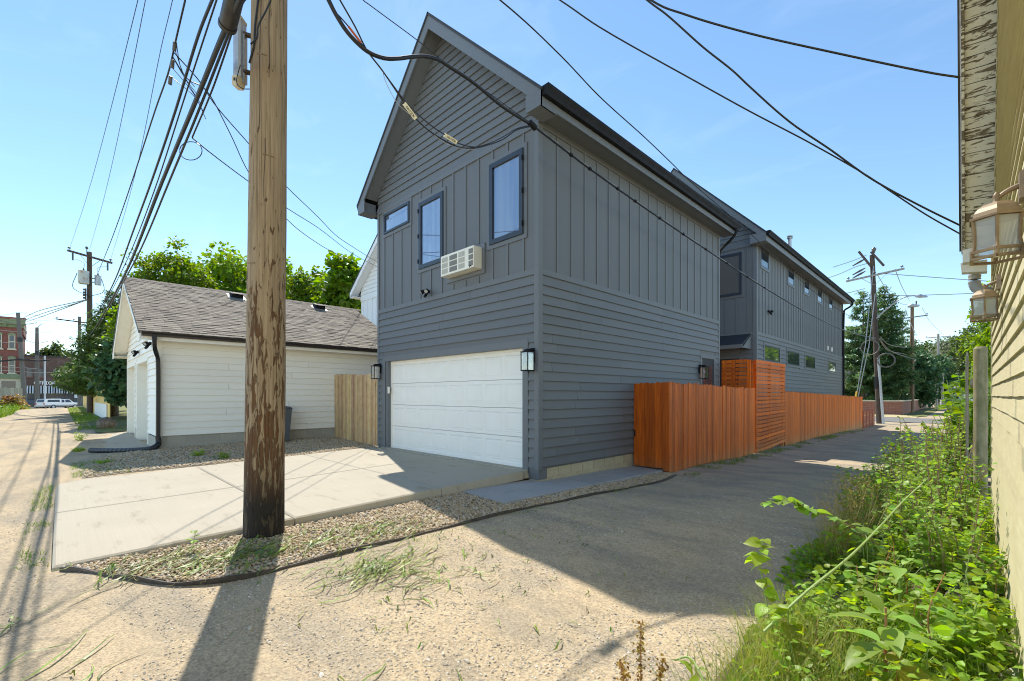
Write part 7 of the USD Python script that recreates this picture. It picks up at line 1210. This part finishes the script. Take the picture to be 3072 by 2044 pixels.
X_, Y_ = in_poly(BED2, 17000, rng); s = rng.uniform(.014, .027, len(X_)); g = G(); stones(g, X_, Y_, gz(X_, Y_)+.012+s*.35, s, rng); single('pebbles', g, 'pebble', 'tan river pebbles between the driveway and the white garage', 'pebbles', kind='stuff', smooth=True)
n_ = 62000; d_ = 1.6+9*rng.uniform(0, 1, n_)**1.7; az = rng.uniform(math.radians(-49), math.radians(49), n_); P_ = (fw[:2]*np.cos(az)[:, None]+rt[:2]*np.sin(az)[:, None])*d_[:, None]; X_, Y_ = P_[:, 0], P_[:, 1]
bad = contains_xy(Polygon(BED1), X_, Y_) | ((X_ > -12) & (X_ < -4.85) & (Y_ > -.1)) | (X_ < -12) & (Y_ > .3) | (meshkit.noise(np.stack([X_*1.3, Y_*1.3, 0*X_], 1), 17) < .36)
X_, Y_, d_ = X_[~bad], Y_[~bad], d_[~bad]; s = (.0025+.0085*rng.uniform(0, 1, len(X_))**1.6)*np.where(rng.uniform(size=len(X_)) > .985, 2.0, 1); g = G(); stones(g, X_, Y_, gz(X_, Y_)+s*.15, s, rng, rough=.6); single('alley_gravel', g, 'alley_stone', 'scattered crushed stone on the dirt alley', 'gravel', kind='stuff')
def strewn(name, label, cx, cy, rx, ry, n, L, w_, seed, ang=None, m='cut_blade', z=.02):
    w = w_*1.6; n = int(n*.75); L = (L[0]*1.3, L[1]*1.4) if L[1] > .2 else L; rng = np.random.default_rng(seed); X_ = cx+rng.normal(size=n)*rx; Y_ = cy+rng.normal(size=n)*ry; a = rng.uniform(0, 6.28, n) if ang is None else ang+rng.normal(size=n)*.38; d = np.stack([np.cos(a), np.sin(a), rng.uniform(.0, .16, n)], 1); Ls = rng.uniform(*L, n); g = G(); N = n; t = unit(d); s_ = unit(np.cross(t, V3(0, 0, 1)+0*t)); cur = rng.normal(size=n)*.7; rows = []
    for k in range(6):
        q = k/5; c = np.stack([X_, Y_, 0*X_], 1)+t*(Ls*(q-.5))[:, None]+s_*(Ls*cur*(q-.5)**2)[:, None]; zz = gz(c[:, 0], c[:, 1])+z*rng.uniform(.4, 1.2, n)+.02*np.sin(q*3.1)*rng.uniform(0, 1.5, n); c[:, 2] = zz; ww = rng.uniform(.5, 1, n)*w*(1-abs(q-.42)**1.5*1.6); up_ = rng.uniform(-.5, .5, n)[:, None]*V3(0, 0, 1); rows.append(np.stack([c-(s_+up_)*ww[:, None]*.5, c+(s_+up_)*ww[:, None]*.5], 1))
    V = np.stack(rows, 1).reshape(n, 12, 3); f = []
    for k in range(5): f += [[2*k, 2*k+1, 2*k+3], [2*k, 2*k+3, 2*k+2]]
    g.add(V.reshape(-1, 3), (np.array(f)[None]+(np.arange(n)*12)[:, None, None]).reshape(-1, 3), np.repeat(rng.uniform(0, 1, n), 12)); single(name, g, m, label, 'grass cuttings', kind='stuff')
strewn('cut_leaves', 'cut green leaf blades strewn over the pebbles in front of the pole', -5.15, 1.35, .26, .40, 150, (.12, .4), .012, 1, 2.2, z=.05); strewn('cut_leaves', 'cut leaf blades on the pebbles right of the pole', -5.0, 2.5, .28, .5, 150, (.1, .3), .011, 2, 2.0, z=.05); strewn('cut_leaves', 'heap of cut leaf blades on the dirt beside the edging', -3.95, 2.15, .18, .28, 170, (.12, .38), .010, 3, 1.9, z=.03); strewn('cut_leaves', 'scattered cut leaf blades in the middle of the dirt alley', -3.35, 2.4, .2, .28, 60, (.06, .26), .010, 4, z=.02)
strewn('cut_leaves', 'thin scatter of plant scraps across the alley', -3.3, 3.1, .8, 1.4, 170, (.03, .14), .009, 5, z=.015); strewn('cut_leaves', 'long cut blades lying on the left of the alley', -4.2, -.35, .55, .4, 26, (.2, .5), .012, 6, 2.2, z=.02); strewn('cut_leaves', 'a few long blades at the bottom of the picture', -2.0, 1.1, .5, .4, 10, (.15, .35), .011, 7, z=.015); strewn('cut_leaves', 'cut blades across the corner of the pebble bed near the driveway', -5.5, .55, .15, .2, 46, (.1, .34), .011, 8, 2.4, z=.05)
strewn('dry_straw', 'dry straw and old stalks lying in the pebbles by the pole', -5.1, 1.9, .32, .8, 130, (.05, .19), .005, 10, m='dry_grass', z=.045)
strewn('dry_twigs', 'small brown twigs and straw on the shaded alley', -2.6, 4.4, .8, 1.3, 60, (.04, .2), .006, 9, m='twig', z=.012)
sp = thing('sprouting_weed', 'leafy sprig sticking up at the driveway edge left of the pole', 'weed'); obj(sp, 'stem', G().tube(catmull([(-5.62, .95, -.0), (-5.6, .97, .1), (-5.58, .98, .2)], 5), .003, 5), 'green_stem'); g = G(); leaves(g, [(-5.62+.01*k, .95+.005*k, .05+.035*k) for k in range(5)]*2, [(math.cos(a*2.4), math.sin(a*2.4), .5) for a in range(10)], [V3(0, 0, 1)]*10, .07, .9, 'oval'); obj(sp, 'leaves', g, 'leaf_weed')
g = G(); gn = np.linspace(0, 1, 9); Pg = np.array([[(.02+.34*a-.3*b*0, 3.55+.35*b, gz1(.1, 3.6)+.04+.05*math.sin(9*a+5*b)+.03*math.sin(13*b)) for b in gn] for a in gn]); g.grid(Pg+V3(-.16, 0, 0)); single('plastic_bag', g, 'bag_white', 'crumpled white plastic bag among the weeds by the yellow wall', 'litter', smooth=True)
g = G(); Pg = np.array([[(-.02+.05*a+.16*b, 3.42+.12*b+.05*a, gz1(.1, 3.4)+.10+.015*math.sin(8*a+5*b)) for b in gn] for a in gn]); g.grid(Pg); single('orange_wrapper', g, 'bag_orange', 'orange wrapper beside the white plastic bag', 'litter', smooth=True)
lg = G(); c = catmull([(-.08, 4.6, .06), (-.02, 5.1, .16), (.02, 5.6, .2)], 6); lg.tube(c, .075, 10); single('rotten_log', lg, 'bark', 'dark rotten log under the shrubs by the yellow wall', 'log', smooth=50)
single('stick', G().tube(catmull([(-.95, 1.9, gz1(-.95, 1.9)+.02), (-.85, 2.2, gz1(-.85, 2.2)+.05), (-.70, 2.5, gz1(-.7, 2.5)+.07)], 5), .011, 6), 'twig', 'brown stick lying at the front edge of the weeds', 'stick', smooth=True); single('stick', G().tube(catmull([(-1.0, 1.95, gz1(-1, 1.95)+.015), (-.95, 2.2, gz1(-.95, 2.2)+.02), (-.92, 2.45, gz1(-.9, 2.45)+.03)], 5), .007, 6), 'twig', 'thinner stick left of the larger stick', 'stick', smooth=True)
single('blue_scrap', G().bar((-7.35, -.72, gz1(-7.35, -.72)+.01), (-7.3, -.62, gz1(-7.3, -.62)+.012), .035, .008), 'blue_plastic', 'small blue plastic scrap lying on the left alley', 'litter')
